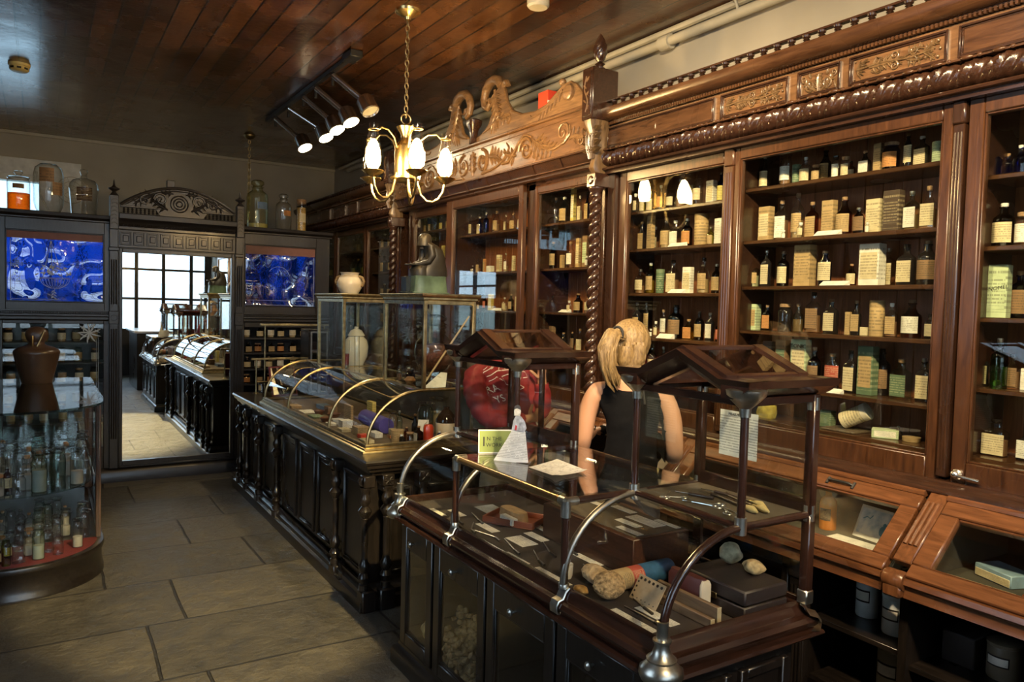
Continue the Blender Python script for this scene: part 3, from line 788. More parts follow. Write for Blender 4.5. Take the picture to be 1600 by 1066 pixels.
for s in (-1, 1):
    scroll(m, fn, s*.14, 0, .085, 1.6, PI/2, -s, .012, .006)
    scroll(m, fn, s*.14, 0, .092, .6, -PI/2, s, .009, .005)
    strand(m, fn, [(s*.16,-.088),(s*.30,-.075),(s*.42,-.04),(s*.50,.03),(s*.47,.075)], .009, .005)
    acanthus(m, fn, s*.22, .02, (0 if s > 0 else PI), .20, .022, .012, 4, -s*.5)
    scroll(m, fn, s*.72, -.01, .085, 1.7, PI, -s, .012, .006)
    strand(m, fn, [(s*.42,-.06),(s*.52,-.05),(s*.62,.04),(s*.70,.085),(s*.79,.06)], .010, .007)
    acanthus(m, fn, s*.60, -.03, (PI if s > 0 else 0), .18, .022, .012, 3, -s*.6)
    acanthus(m, fn, s*.80, .04, (-.7 if s > 0 else PI+.7), .26, .026, .013, 5, s*.8)
    for i in range(4): leaf(m, fn, s*(.80+.025*i), .03, -PI/2+s*(.1+.22*i), .12, .012, .01, s*.2)
    scroll(m, fn, s*1.13, .03, .07, 1.5, -PI/2, s, .010, .005)
    strand(m, fn, [(s*.98,-.06),(s*1.08,-.05),(s*1.2,.0),(s*1.2,.06)], .009, .006)
    acanthus(m, fn, s*1.2, -.02, (.2 if s > 0 else PI-.2), .16, .022, .012, 3, -s*.8)
    scroll(m, fn, s*1.31, -.05, .035, 1.2, PI/2, -s, .007, .004)
acanthus(m, fn, 0, -.09, PI/2, .17, .02, .012, 4, 0); acanthus(m, fn, 0, .09, -PI/2, .14, .02, .014, 3, 0)
obj('carved_scrollwork', m, CARV, t)
# pediment boards with scrolled hooks
SIL = [(.0,2.915),(.07,2.93),(.13,2.95),(.2,2.99),(.25,3.08),(.29,3.2),(.345,3.24),(.39,3.19),(.42,3.10),(.50,3.02),(.62,2.972),(.78,2.955),(.92,2.975),(1.02,3.02),(1.09,3.055),(1.16,3.06),(1.22,3.03),(1.28,2.97),(1.36,2.93),(1.41,2.905)]
for s in (-1, 1):
    poly = [(s*a, b) for a, b in SIL]
    m = MB()
    top = [V3((2.712, FC-u, v)) for u, v in poly]; bot = [V3((2.712, FC-u, 2.885)) for u, v in poly]
    back = lambda p: p+V3((.03,0,0))
    m.grid([top, bot]); m.grid([[back(p) for p in bot], [back(p) for p in top]])
    rim = [V3((2.727, p.y, p.z)) for p in top]
    m.tube(rim, .016, 8)
    hk = [(.34,3.235),(.31,3.275),(.25,3.297),(.18,3.29),(.125,3.25),(.10,3.19),(.115,3.135),(.155,3.115),(.185,3.14),(.178,3.172),(.15,3.175)]
    m.tube([V3((2.725, FC-s*u, v)) for u, v in hk], [.034,.036,.036,.034,.032,.029,.026,.022,.018,.014,.012], 10)
    m.tube([V3((2.725, FC-s*(.40+.03*math.cos(q)), 3.215+.03*math.sin(q))) for q in [i*.55 for i in range(9)]], [.02]*6+[.016,.013,.01], 8)
    m.tube([V3((2.722, FC-s*(1.17+(.058-.006*q)*math.cos(q*.7)), 3.0+(.058-.006*q)*math.sin(q*.7))) for q in range(10)], .014, 8)
    m.lathe([(0,-.03),(.03,-.03),(.045,-.02),(.05,0),(.05,.02)], n=20, M=Matrix.Translation((2.712, FC-s*1.17, 3.0)) @ Matrix.Rotation(PI/2, 4, 'Y'))
    m.ball((2.725, FC-s*1.075, 3.085), .024, 10, 8)
    b = obj('pediment_board', m, CARV, t)
    fn = YF_(2.712, FC, 0); q = MB()
    acanthus(q, fn, s*.27, 3.22, -PI/2+s*.15, .24, .025, .012, 6, s*.5)
    acanthus(q, fn, s*.33, 3.02, (-.5 if s > 0 else PI+.5), .15, .018, .01, 3, s*.9)
    scroll(q, fn, s*.46, 2.99, .04, 1.2, -PI/2, s, .008, .004)
    for i in range(4): leaf(q, fn, s*.30, 3.05, -PI/2+s*(.2-.25*i), .12+.01*i, .010, .009, s*.2)
    strand(q, fn, [(s*.30,3.0),(s*.20,2.96),(s*.12,2.945)], .010, .005)
    for i in range(6): leaf(q, fn, s*(1.09-.045*i), 3.02-.018*i, (PI+.9 if s > 0 else -.9), .06, .012, .011, s*.5)
    strand(q, fn, [(s*1.1,3.03),(s*.95,2.96),(s*.78,2.93),(s*.74,2.945)], .008, .004)
    obj('carved_leaves', q, CARV, b)
m = MB().loft([(2.70,FC,2.885,.03,.028,4),(2.70,FC,2.93,.025,.022,4),(2.70,FC,2.98,.03,.03,4),(2.70,FC,3.02,.05,.055,4),(2.70,FC,3.05,.052,.058,4),(2.70,FC,3.065,.03,.03,4)])
obj('centre_bracket', m, MAHD, t)
# columns, carved brackets and finial posts at both ends
for yc in (3.43, 6.36):
    XC = 2.70
    rows = []; n = 300
    for i in range(n+1):
        z = 1.16+(2.36-1.16)*i/n; row = []
        for j in range(28):
            a = 2*PI*j/28
            r = .016+.021*abs(math.cos(a-PI*z/.062))**.8
            row.append(V3((XC+r*math.cos(a), yc+r*math.sin(a), z)))
        rows.append(row)
    c = MB().grid(rows, cu=True)
    obj('twisted_column', c, MAHD, t, smooth=80)
    obj('column_foot', MB().lathe([(.045,1.10),(.045,1.125),(.03,1.14),(.034,1.165)], (XC,yc,0), 18), MAHD, t)
    c = MB(); c.lathe([(.032,2.34),(.03,2.36),(.040,2.375),(.044,2.385),(.044,2.39)], (XC,yc,0), 18)
    c.box(XC-.04, 2.80, yc-.04, yc+.04, 2.39, 2.47, .005); c.lathe([(0,-.012),(.018,-.010),(.026,0)], n=16, M=Matrix.Translation((XC-.04,yc,2.43)) @ Matrix.Rotation(PI/2,4,'Y'))
    obj('column_cap', c, MAHD, t)
    c = MB().loft([(XC+.03,yc,2.47,.055,.030,4),(XC+.02,yc,2.50,.065,.034,4),(XC+.02,yc,2.56,.05,.026,3),(XC+.01,yc,2.66,.055,.028,3),(XC,yc,2.74,.075,.040,4),(XC,yc,2.765,.08,.046,6)], 16)
    fn = YF_(XC-.04, yc, 0)
    for i in range(3): acanthus(c, fn, (i-1)*.012, 2.55, PI/2+(1-i)*.12, .19, .022, .022, 4, 0)
    obj('carved_bracket', c, CARVD, t)
    c = MB().box(XC-.085, XC+.10, yc-.05, yc+.05, 2.765, 3.055, .006); c.box(XC-.092, XC-.08, yc-.038, yc+.038, 2.785, 3.03, .004)
    obj('finial_post', c, MAHD, t)
    c = MB(); fn = YF_(XC-.092, yc, 2.905); strand(c, fn, [(0,-.1),(.015,-.04),(-.015,.03),(0,.1)], .004, .003)
    for i in range(5): leaf(c, fn, 0, -.09+.04*i, PI/2+(.8 if i % 2 else -.8), .035, .008, .005, 0, 4)
    obj('post_carving', c, CARV, t)
    fin = []
    for i in range(15):
        q = i/14; fin.append((.043*math.sin(PI*min(1, (q*.93+.07)))**.75*(1-.35*q)+.001, 3.10+.16*q))
    c = MB().lathe([(.03,3.055),(.032,3.065),(.018,3.072),(.022,3.082),(.030,3.088),(.016,3.096)], (XC, yc, 0), 16)
    rows = []
    for i, (r, z) in enumerate(fin):
        rows.append([V3((XC+(r*(1+.09*math.cos(7*(a-z*22))))*math.cos(a), yc+(r*(1+.09*math.cos(7*(a-z*22))))*math.sin(a), z)) for a in [2*PI*j/42 for j in range(42)]])
    c.grid(rows, cu=True)
    obj('flame_finial', c, MAHD, t, smooth=70)
# dim end cabinet beyond the second column ------------------------------
t = thing('wall_cabinet', (3.0, 7.9, 1.055), 'dim wall cabinet at the far end, holding rows of green glass bottles', 'cabinet')
GA, GB = 9.5, 6.42
carcass(t, GA, GB, dividers=((7.30, 7.24), (8.22, 8.16)))
sill_ledge(t, GA, GB)
entablature(t, GA, GB, panels=[('plain', 9.1, 8.3), ('plain', 8.2, 7.8), ('plain', 7.74, 7.45), ('plain', 7.4, 6.6)])
for a, b in ((7.28, 6.46), (8.20, 7.30), (9.45, 8.22)):
    bay(t, a, b, 1.10, 2.47, .045, .045, .085, .055)
    for z in (2.245, 2.00, 1.76, 1.50): shelfboard('shelf', a-.04, b+.04, z, t)
t = thing('red_box', (2.80, 4.02, 2.955), 'small red cardboard box with grey side on top of the pediment', 'box')
obj('box_body', MB().box(-.035, .035, -.055, .055, 0, .125, .002), plain('red_card', (.62,.05,.02), .5, 0, .06), t, local=True)
obj('printed_side', MB().box(-.036, .033, -.0565, -.054, .01, .06, .0005), P_CARD, t, local=True)
t.location = (2.775, 4.06, 2.96)

# ------------------------------------------------------------------ bottles and boxes
GL = dict(c=(CLEAR,'clear glass'), a=(AMBER,'amber'), k=(BLACKG,'black glass'), b=(COBALT,'cobalt blue'), g=(GREENG,'green glass'), q=(AQUA,'pale aqua'), n=(BROWNG,'dark brown'), y=(YELLOWG,'yellow-green'))
LB = dict(C=(P_CREAM,'cream'), W=(P_WHITE,'white'), T=(P_TAN,'tan'), B=(P_BROWN,'brown'), O=(P_ORANGE,'orange'), G=(P_GREEN,'dark green'), P=(P_PALEG,'pale green'), D=(P_DARK,'dark brown'), Y=(P_YELLOW,'yellow'), U=(P_BLUE,'blue'), R=(P_RED,'red'))
KN = dict(r='round bottle', q='square bottle', f='flask', g='stoppered jar', j='squat jar', v='tiny vial', b='carton', t='tin', c='folded card')
NM = dict(r='round_bottle', q='square_bottle', f='flask_bottle', g='stoppered_jar', j='squat_jar', v='vial', b='carton', t='tin', c='price_card')
CAPM = [CORK, CORK, BLACKG, WHITEC, NICK]
def bottle(k, w, d, h, g, l, loc, label, cat, group, rz=0., fill=None):
    t = thing(NM[k], loc, label, cat, group, rz)
    gm = GL[g][0] if g in GL else None; lm = LB[l][0] if l in LB else None
    a, b = d/2, w/2
    if k == 'c':
        obj('card', MB().prism([(-.016,0),(.016,0),(.016,.002),(.014,h),(.012,h),(-.016,.002)], lambda u, v, s: V3((u, s, v)), -w/2, w/2), P_CARD, t, local=True, smooth=0)
        return t
    if k == 'b':
        obj('box_body', MB().box(-a, a, -b, b, 0, h, .0012), lm, t, local=True, smooth=0)
        obj('top_flap', MB().box(-a*.97, a*.97, -b*.97, b*.97, h-.0005, h+.0012, .0004), lm, t, local=True, smooth=0)
        obj('printed_front', MB().box(-a-.0008, -a+.001, -b*.84, b*.84, h*.16, h*.80, .0002), LB[RN.choice('CTW' if l not in 'GDB' else 'TGP')][0] if RN.random() < .5 else lm, t, local=True, smooth=0)
        return t
    if k == 't':
        obj('tin_body', MB().lathe([(b*.97,0),(b,.002),(b,h*.80),(b*.97,h*.81)], n=20).lathe([(0,0),(b*.97,0)], n=20), lm, t, local=True)
        obj('lid', MB().lathe([(b*.99,h*.80),(b*1.03,h*.81),(b*1.03,h*.985),(b*.98,h),(0,h)], n=20), LB[l][0], t, local=True)
        return t
    p = 5. if k == 'q' else 2.
    if k in 'rq': prof = [(.0,.94),(.02,1),(.60,1),(.67,.93),(.73,.62),(.77,.40),(.88,.36),(.885,.46),(.915,.46),(.92,.36)]
    elif k == 'f': prof = [(.0,.72),(.03,.88),(.3,1),(.62,.98),(.73,.75),(.79,.42),(.88,.34),(.885,.44),(.92,.44),(.925,.34)]
    elif k == 'v': prof = [(.0,.94),(.02,1),(.70,1),(.78,.6),(.82,.55),(.86,.62)]
    else: prof = [(.0,.94),(.02,1),(.72,1),(.80,.86),(.84,.74),(.88,.84)]
    if k in 'rq' and RN.random() < .35: prof = [(z if z < .1 else z-.07 if z < .75 else z, r) for z, r in prof]
    secs = [(0, 0, z*h, a*(r if k == 'q' or r > .6 else r*max(1, .75*b/a)), b*r, 2.+(p-2)*max(0, min(1, (r-.55)/.4))) for z, r in prof]
    obj('glass_body', MB().loft(secs, 20), gm, t, local=True)
    nr = prof[-1][1]*b
    if k == 'g':
        obj('glass_stopper', MB().lathe([(nr*.8,h*.88),(nr*.5,h*.90),(nr*1.1,h*.93),(nr*1.2,h*.965),(nr*.7,h*.995),(0,h)], n=14), CLEAR, t, local=True)
    else:
        cm = WHITEC if k == 'v' else CLEAR if fill is False else RN.choice(CAPM)
        obj('stopper', MB().lathe([(nr*.7,h*prof[-1][0]-.004),(nr*.95,h*prof[-1][0]),(nr*1.0,h*.99),(nr*.85,h),(0,h)], n=12), cm, t, local=True)
    if g in 'cyq' and fill is not False and (fill or RN.random() < .5) and k != 'v':
        fh = RN.uniform(.3, .58)
        obj('contents', MB().loft([(0,0,h*.025,a*.86,b*.86,p),(0,0,h*fh,a*.88,b*.88,p)], 16), fill or plain('contents_%d' % RN.randrange(4), [(.20,.10,.04),(.38,.30,.18),(.10,.05,.03),(.32,.22,.10)][RN.randrange(4)], .6), t, local=True)
    if lm:
        z0, z1 = {'r':(.12,.56),'q':(.07,.60),'f':(.18,.68),'v':(.15,.62),'g':(.2,.62),'j':(.14,.66)}[k]
        z0 += RN.uniform(-.03,.04)
        m = MB()
        if k == 'q':
            m.box(-a-.0012, -a+.002, -b*.86, b*.86, h*z0, h*z1, .0004)
        else:
            rows = []
            for z in (z0, z1):
                f_ = 1.0 if k != 'f' else .98
                rows.append([V3((-(a*f_+.0012)*math.cos(q), (b*f_+.0012)*math.sin(q), h*z)) for q in [-1.15+2.3*i/8 for i in range(9)]])
            m.grid(rows)
        obj('paper_label', m, lm, t, local=True)
    return t
ORD = ['leftmost','second from left','third from left','fourth from left','fifth from left','sixth from left','seventh from left','eighth from left','ninth from left','tenth from left','eleventh from left','twelfth from left','thirteenth from left','fourteenth from left','fifteenth from left','sixteenth from left','seventeenth from left']
SH = {1:'top',2:'second',3:'third',4:'fourth',5:'fifth',6:'bottom'}
BAYN = dict(A='narrow bay beside nearest column', B='wide bright bay', C='right edge bay', D='bay left of nearest column', E='middle pediment bay', F='bay behind the statue', G='dim end cabinet')
TAB = """B1 2.950 2.524 0.047 0.047 0.119 r k C
B1 2.950 2.448 0.046 0.046 0.163 r k C
B1 2.950 2.325 0.054 0.054 0.156 g c W
B1 2.950 2.266 0.038 0.038 0.097 t - G
B1 2.950 2.219 0.050 0.050 0.125 r c C
B1 2.950 2.162 0.040 0.040 0.082 j c T
B1 3.015 2.162 0.052 0.052 0.168 r n T
B1 2.950 2.065 0.031 0.031 0.107 j c W
B1 2.950 2.018 0.036 0.036 0.097 j c C
B1 3.015 2.034 0.037 0.037 0.088 r a W
B1 2.950 1.926 0.050 0.029 0.107 q k W
B1 2.950 1.867 0.035 0.021 0.127 b - T
B1 2.950 1.811 0.066 0.066 0.123 j b O
B1 2.950 1.742 0.037 0.015 0.147 f k C
B1 2.950 1.684 0.056 0.033 0.126 q k C
B1 2.950 1.622 0.040 0.040 0.093 t - P
B2 2.950 2.511 0.056 0.032 0.168 b - C
B2 2.950 2.426 0.065 0.038 0.166 b - T
B2 2.950 2.337 0.061 0.036 0.190 q c W
B2 2.885 2.271 0.021 0.021 0.040 v c W
B2 2.950 2.249 0.056 0.056 0.213 r c T
B2 2.885 2.181 0.029 0.029 0.068 v c C
B2 2.950 2.172 0.056 0.033 0.165 q a T
B2 2.868 2.032 0.117 0.030 0.022 c - W
B2 2.950 2.085 0.058 0.033 0.161 b - T
B2 2.950 2.012 0.067 0.067 0.170 r a T
B2 2.950 1.943 0.055 0.023 0.117 f n B
B2 2.885 1.860 0.016 0.016 0.043 v c W
B2 2.950 1.870 0.062 0.036 0.144 b - C
B2 2.950 1.790 0.070 0.040 0.170 b - D
B2 2.950 1.714 0.057 0.033 0.161 q q W
B2 2.950 1.645 0.060 0.035 0.173 q c C
B3 2.950 2.490 0.063 0.063 0.124 r q T
B3 2.950 2.415 0.049 0.028 0.177 q k C
B3 2.950 2.316 0.054 0.054 0.166 r n C
B3 2.950 2.199 0.085 0.050 0.187 b - T
B3 2.950 2.096 0.068 0.029 0.158 f b C
B3 2.868 1.988 0.125 0.030 0.020 c - W
B3 2.950 1.964 0.041 0.041 0.095 r a C
B3 2.950 1.871 0.090 0.052 0.174 b - W
B3 3.015 1.842 0.062 0.036 0.161 q c C
B3 2.950 1.723 0.071 0.041 0.166 q k C
B3 2.950 1.639 0.073 0.073 0.176 r k B
B4 2.950 2.489 0.075 0.044 0.124 b - P
B4 2.950 2.397 0.046 0.027 0.122 q n O
B4 2.950 2.295 0.063 0.063 0.129 j k -
B4 2.950 2.223 0.047 0.027 0.130 q q -
B4 2.950 2.143 0.067 0.039 0.183 q c B
B4 2.950 2.053 0.063 0.036 0.152 q k C
B4 2.950 1.970 0.024 0.014 0.097 b - T
B4 2.950 1.933 0.041 0.024 0.147 q k T
B4 2.950 1.891 0.034 0.019 0.034 b - C
B4 2.950 1.839 0.059 0.059 0.148 t - T
B4 2.950 1.775 0.047 0.027 0.138 q c T
B4 2.950 1.691 0.074 0.074 0.152 r a W
B4 2.950 1.617 0.036 0.021 0.097 q k C
B5 2.950 2.379 0.052 0.030 0.198 b - D
B5 2.950 2.300 0.059 0.034 0.208 b - B
B5 2.950 2.199 0.078 0.045 0.216 b - P
B5 2.950 2.127 0.058 0.058 0.185 r n B
B5 2.868 1.994 0.130 0.030 0.018 c - W
B5 2.950 2.036 0.070 0.029 0.163 f k R
B5 2.950 1.948 0.056 0.033 0.183 q k C
B5 2.950 1.868 0.072 0.042 0.204 b - G
B5 3.015 1.846 0.068 0.068 0.197 r k B
B5 2.950 1.722 0.078 0.045 0.163 q q G
B5 2.950 1.630 0.056 0.033 0.173 q k C
B6 2.885 2.071 0.040 0.040 0.062 v c W
B6 2.950 2.047 0.060 0.035 0.073 b - G
B6 2.950 1.722 0.029 0.029 0.053 r k -
B6 2.950 1.667 0.067 0.067 0.018 t - T
A1 2.950 3.411 0.030 0.030 0.136 j c T
A1 2.885 3.298 0.029 0.029 0.109 v c C
A1 2.950 3.311 0.037 0.037 0.128 r y C
A1 2.950 3.241 0.051 0.051 0.134 r n C
A1 2.950 3.160 0.047 0.047 0.146 r c O
A1 2.950 3.078 0.053 0.053 0.116 g c C
A1 2.950 3.006 0.052 0.052 0.159 r c -
A1 2.950 2.931 0.041 0.041 0.119 t - T
A1 2.950 2.879 0.051 0.051 0.153 g c C
A1 2.950 2.784 0.050 0.029 0.124 b - W
A1 2.950 2.718 0.039 0.039 0.161 r b Y
A2 2.950 3.392 0.050 0.029 0.147 q c -
A2 2.950 3.309 0.043 0.025 0.167 q k T
A2 2.950 3.232 0.045 0.026 0.193 b - T
A2 3.015 3.263 0.045 0.045 0.139 r c C
A2 2.950 3.107 0.064 0.064 0.175 r c T
A2 2.950 3.036 0.062 0.036 0.152 q c W
A2 2.868 2.933 0.116 0.030 0.021 c - W
A2 2.950 2.947 0.059 0.059 0.155 r n O
A2 2.950 2.843 0.074 0.074 0.170 t - T
A2 2.950 2.777 0.037 0.037 0.098 r y T
A2 2.950 2.721 0.044 0.025 0.136 b - W
A3 2.950 3.398 0.054 0.031 0.072 b - W
A3 2.950 3.307 0.063 0.063 0.141 r c C
A3 2.950 3.221 0.055 0.055 0.175 r y T
A3 2.950 3.142 0.047 0.047 0.136 t - G
A3 2.950 3.042 0.072 0.042 0.183 q c C
A3 2.868 2.927 0.104 0.030 0.021 c - W
A3 2.950 2.927 0.055 0.032 0.141 b - W
A3 2.950 2.815 0.064 0.064 0.188 r c T
A3 2.950 2.726 0.050 0.050 0.152 r n T
A4 2.950 3.326 0.053 0.053 0.193 r k T
A4 2.950 3.247 0.039 0.016 0.194 f k T
A4 2.885 3.132 0.021 0.021 0.047 v c W
A4 2.885 3.094 0.025 0.025 0.091 v c C
A4 2.950 3.106 0.048 0.020 0.156 f c W
A4 2.868 2.999 0.110 0.030 0.025 c - W
A4 2.950 3.007 0.085 0.085 0.183 r n B
A4 2.950 2.909 0.061 0.035 0.108 q y O
A4 2.950 2.833 0.051 0.051 0.151 r n T
A4 2.950 2.759 0.047 0.027 0.146 q k W
A4 2.950 2.697 0.033 0.033 0.111 r n R
A5 2.950 3.184 0.051 0.051 0.193 r k C
A5 2.950 3.095 0.043 0.043 0.184 r y C
A5 2.950 2.827 0.039 0.023 0.207 q k T
A5 2.950 2.744 0.053 0.053 0.192 r n C
C1 2.950 1.418 0.058 0.034 0.125 q b -
C1 3.015 1.397 0.038 0.022 0.100 q b -
C1 2.950 1.327 0.046 0.027 0.110 q b -
C1 3.015 1.306 0.053 0.053 0.104 r b -
C2 2.950 1.370 0.072 0.072 0.160 r n C
C2 2.950 1.305 0.050 0.050 0.122 j c W
C2 2.950 1.249 0.051 0.030 0.143 q k C
C3 2.950 1.382 0.083 0.048 0.191 b - P
C3 3.015 1.406 0.057 0.057 0.114 r c Y
C3 3.015 1.330 0.078 0.046 0.172 q b B
C3 2.950 1.222 0.055 0.032 0.153 q c C
C4 2.950 1.413 0.046 0.027 0.126 q k C
C4 3.015 1.422 0.066 0.038 0.018 b - T
C4 2.900 1.336 0.055 0.055 0.180 r g -
C4 2.950 1.315 0.055 0.032 0.126 q c B
C4 2.950 1.264 0.038 0.022 0.075 b - W
C4 2.950 1.211 0.056 0.056 0.118 r a C
C5 2.950 1.357 0.085 0.049 0.134 q c C
C5 2.950 1.248 0.070 0.041 0.121 q k W
D1 2.950 4.293 0.058 0.058 0.235 r g W
D1 2.950 4.178 0.048 0.048 0.188 r c -
D1 2.950 4.078 0.068 0.068 0.181 r n T
D1 2.950 3.980 0.037 0.022 0.221 b - Y
D1 2.950 3.910 0.037 0.021 0.171 q c C
D1 2.950 3.833 0.040 0.023 0.187 q b T
D1 3.015 4.140 0.035 0.020 0.087 b - W
D1 2.950 3.737 0.048 0.048 0.113 j c C
D2 2.950 4.296 0.047 0.027 0.158 q c O
D2 2.950 4.193 0.057 0.057 0.187 r n T
D2 2.950 4.087 0.034 0.020 0.092 b - T
D2 2.950 3.996 0.055 0.055 0.176 r c W
D2 2.950 3.913 0.033 0.019 0.192 b - T
D2 2.950 3.832 0.047 0.027 0.203 b - B
D2 2.885 3.735 0.024 0.024 0.069 v c W
D2 2.950 3.731 0.057 0.033 0.221 b - T
D2 2.868 3.629 0.074 0.030 0.028 c - W
D3 2.950 4.288 0.053 0.053 0.110 r c -
D3 2.950 4.180 0.052 0.052 0.110 r c -
D3 2.868 3.929 0.102 0.030 0.018 c - W
D3 2.950 3.896 0.062 0.062 0.124 r n T
D3 2.950 3.802 0.037 0.037 0.124 r c C
D3 2.950 3.708 0.043 0.025 0.148 b - T
D3 2.885 3.905 0.028 0.037 0.076 v c C
D3 2.885 3.618 0.024 0.024 0.063 v c C
D4 2.950 4.180 0.050 0.029 0.158 b - B
D4 2.950 4.045 0.056 0.056 0.121 r k -
D4 2.950 3.949 0.040 0.017 0.129 f n B
D4 2.950 3.867 0.050 0.050 0.153 r c C
D4 2.950 3.772 0.047 0.020 0.116 f n O
D4 2.950 3.688 0.036 0.021 0.128 b - B
E1 2.950 5.367 0.047 0.047 0.176 r c C
E1 2.950 5.219 0.050 0.029 0.148 q b C
E1 2.950 5.118 0.045 0.045 0.174 r b -
E1 2.950 4.957 0.059 0.059 0.169 r c T
E1 2.950 4.825 0.034 0.020 0.129 q c C
E1 2.950 4.717 0.057 0.057 0.133 r c T
E1 2.950 4.630 0.028 0.028 0.139 r b W
E2 2.950 5.405 0.032 0.019 0.152 b - T
E2 2.950 5.317 0.036 0.036 0.066 r c C
E2 2.950 5.224 0.041 0.024 0.114 q c T
E2 2.950 5.127 0.027 0.016 0.110 b - O
E2 2.950 5.036 0.062 0.036 0.052 b - W
E2 2.950 4.903 0.043 0.025 0.131 b - C
E2 2.950 4.806 0.034 0.034 0.141 r c W
E2 2.950 4.697 0.029 0.017 0.117 b - C
E2 2.950 4.623 0.025 0.014 0.105 b - T
E3 2.950 5.203 0.031 0.031 0.072 r c T
E3 2.950 5.108 0.035 0.035 0.123 r n R
E3 2.950 5.014 0.044 0.025 0.123 b - Y
E3 2.868 4.792 0.095 0.030 0.018 c - W
E3 2.950 4.809 0.043 0.043 0.099 r c C
E3 2.950 4.719 0.043 0.043 0.124 r n T
E3 2.950 4.634 0.033 0.019 0.105 b - C
F1 2.950 6.330 0.041 0.041 0.178 r c -
F1 2.950 6.214 0.035 0.035 0.127 r y T
F1 2.950 6.121 0.034 0.034 0.137 r n T
F1 2.950 6.012 0.051 0.051 0.150 r c -
F1 2.950 5.892 0.045 0.045 0.123 r c Y
F1 2.950 5.777 0.038 0.038 0.129 r c T
F2 2.950 6.344 0.037 0.021 0.112 b - C
F2 2.950 6.050 0.051 0.051 0.125 t - T
F2 2.950 5.935 0.028 0.028 0.091 r n T
F2 2.950 5.849 0.034 0.020 0.120 b - Y
F2 2.950 5.758 0.033 0.033 0.104 r c T
F3 2.950 5.852 0.033 0.033 0.062 r n R
F3 2.950 5.756 0.033 0.033 0.094 r c C"""
byshelf = {}
for ln in TAB.split('\n'):
    q = ln.split(); byshelf.setdefault(q[0], []).append((float(q[1]), float(q[2]), float(q[3]), float(q[4]), float(q[5]), q[6], q[7], q[8]))
SURF = dict(B1=2.286,B2=2.039,B3=1.823,B4=1.614,B5=1.364,B6=1.20,A1=2.251,A2=2.039,A3=1.791,A4=1.545,A5=1.31,C1=2.208,C2=1.957,C3=1.703,C4=1.45,C5=1.20,D1=2.251,D2=1.955,D3=1.667,D4=1.41,E1=2.251,E2=1.951,E3=1.662,F1=2.334,F2=2.085,F3=1.80)
BOT = {}
for code, L_ in byshelf.items():
    L_.sort(key=lambda q: -q[1])
    grp = 'bottles and boxes on the %s shelf of the %s' % (SH[int(code[1])], BAYN[code[0]])
    for i, (x, y, w, d, h, k, g, l) in enumerate(L_):
        col = GL[g][1] if g in GL else LB[l][1]
        size = 'tall ' if h > .16 and k in 'rqgbtf' else ('small ' if h < .085 and k in 'rqgbtfj' else '')
        if k in 'bt': ds = size+LB[l][1]+' '+KN[k]
        elif k == 'c': ds = 'white folded card'
        else: ds = size+((LB[l][1].split()[-1]+'-labelled ') if l in LB else '')+col.replace(' glass','')+' '+KN[k]
        shn = 'top shelf' if code[1] == '1' else SH[int(code[1])]+' shelf'
        lab = '%s, %s, %s, %s' % (ds, ORD[i], shn, BAYN[code[0]])
        BOT[code, i] = bottle(k, w, d, h, g, l, (x, y, SURF[code]+.0005), lab, {'b':'box','t':'tin','c':'card','j':'jar','g':'jar','v':'vial'}.get(k, 'bottle'), grp, RN.uniform(-.12, .12) if k not in 'c' else 0)
        if code == 'B5' and k == 'b' and l == 'P':
            text('lettering', 'TONIC', .026, INK, BOT[code, i], Matrix(((0,0,-1,-d/2-.0016),(-1,0,0,0),(0,1,0,h*.86),(0,0,0,1))))
        if code == 'C3' and k == 'b' and l == 'P':
            text('lettering', 'TONOMEL', .019, INK, BOT[code, i], Matrix(((0,0,-1,-d/2-.0016),(-1,0,0,.0),(.18,1,0,h*.55),(0,0,0,1))))
# loose things on the bottom shelf of the wide bay
tag(obj('yellow_sponge', MB().loft([(2.93,2.36,1.2005,.03,.045,2.6),(2.93,2.36,1.225,.036,.052,2.4),(2.93,2.355,1.26,.03,.045,2.3),(2.93,2.36,1.275,.015,.02,2)], 18), plain('yellow_sponge_mat', (.45,.33,.06), .9, 0, .4, 30, .8)), 'lumpy yellow sponge on the bottom shelf, seen through the tall glass case', 'sponge')
t = thing('cylinder_carton', (2.93, 1.90, 1.2375), 'cream cylinder carton lying tilted on the bottom shelf of the wide bright bay', 'carton', rot=(math.radians(62), 0, math.radians(10)))
obj('tube_body', MB().lathe([(0,-.06),(.034,-.06),(.036,-.058),(.036,.05)], n=22), P_CREAM, t, local=True)
obj('lid', MB().lathe([(.037,.035),(.0375,.058),(.035,.06),(0,.06)], n=22), CREAMC, t, local=True)
t.location.z = 1.272
obj('card_block', MB().box(2.88, 3.0, 1.87, 2.03, 1.2005, 1.2105, .002), P_DARK) and None
bpy.data.objects['card_block'].location.z = 1.2005
tag(bpy.data.objects['card_block'], 'dark flat case under the tilted cream cylinder carton on the bottom shelf', 'case')
t = thing('carton', (2.93, 1.765, 1.2005), 'pale grey-green carton lying flat on the bottom shelf of the wide bright bay', 'box', rz=.5)
obj('box_body', MB().box(-.03, .03, -.05, .05, 0, .036, .0015), P_PALEG, t, local=True); obj('printed_front', MB().box(-.031, -.029, -.04, .04, .006, .03, .0003), P_WHITE, t, local=True)
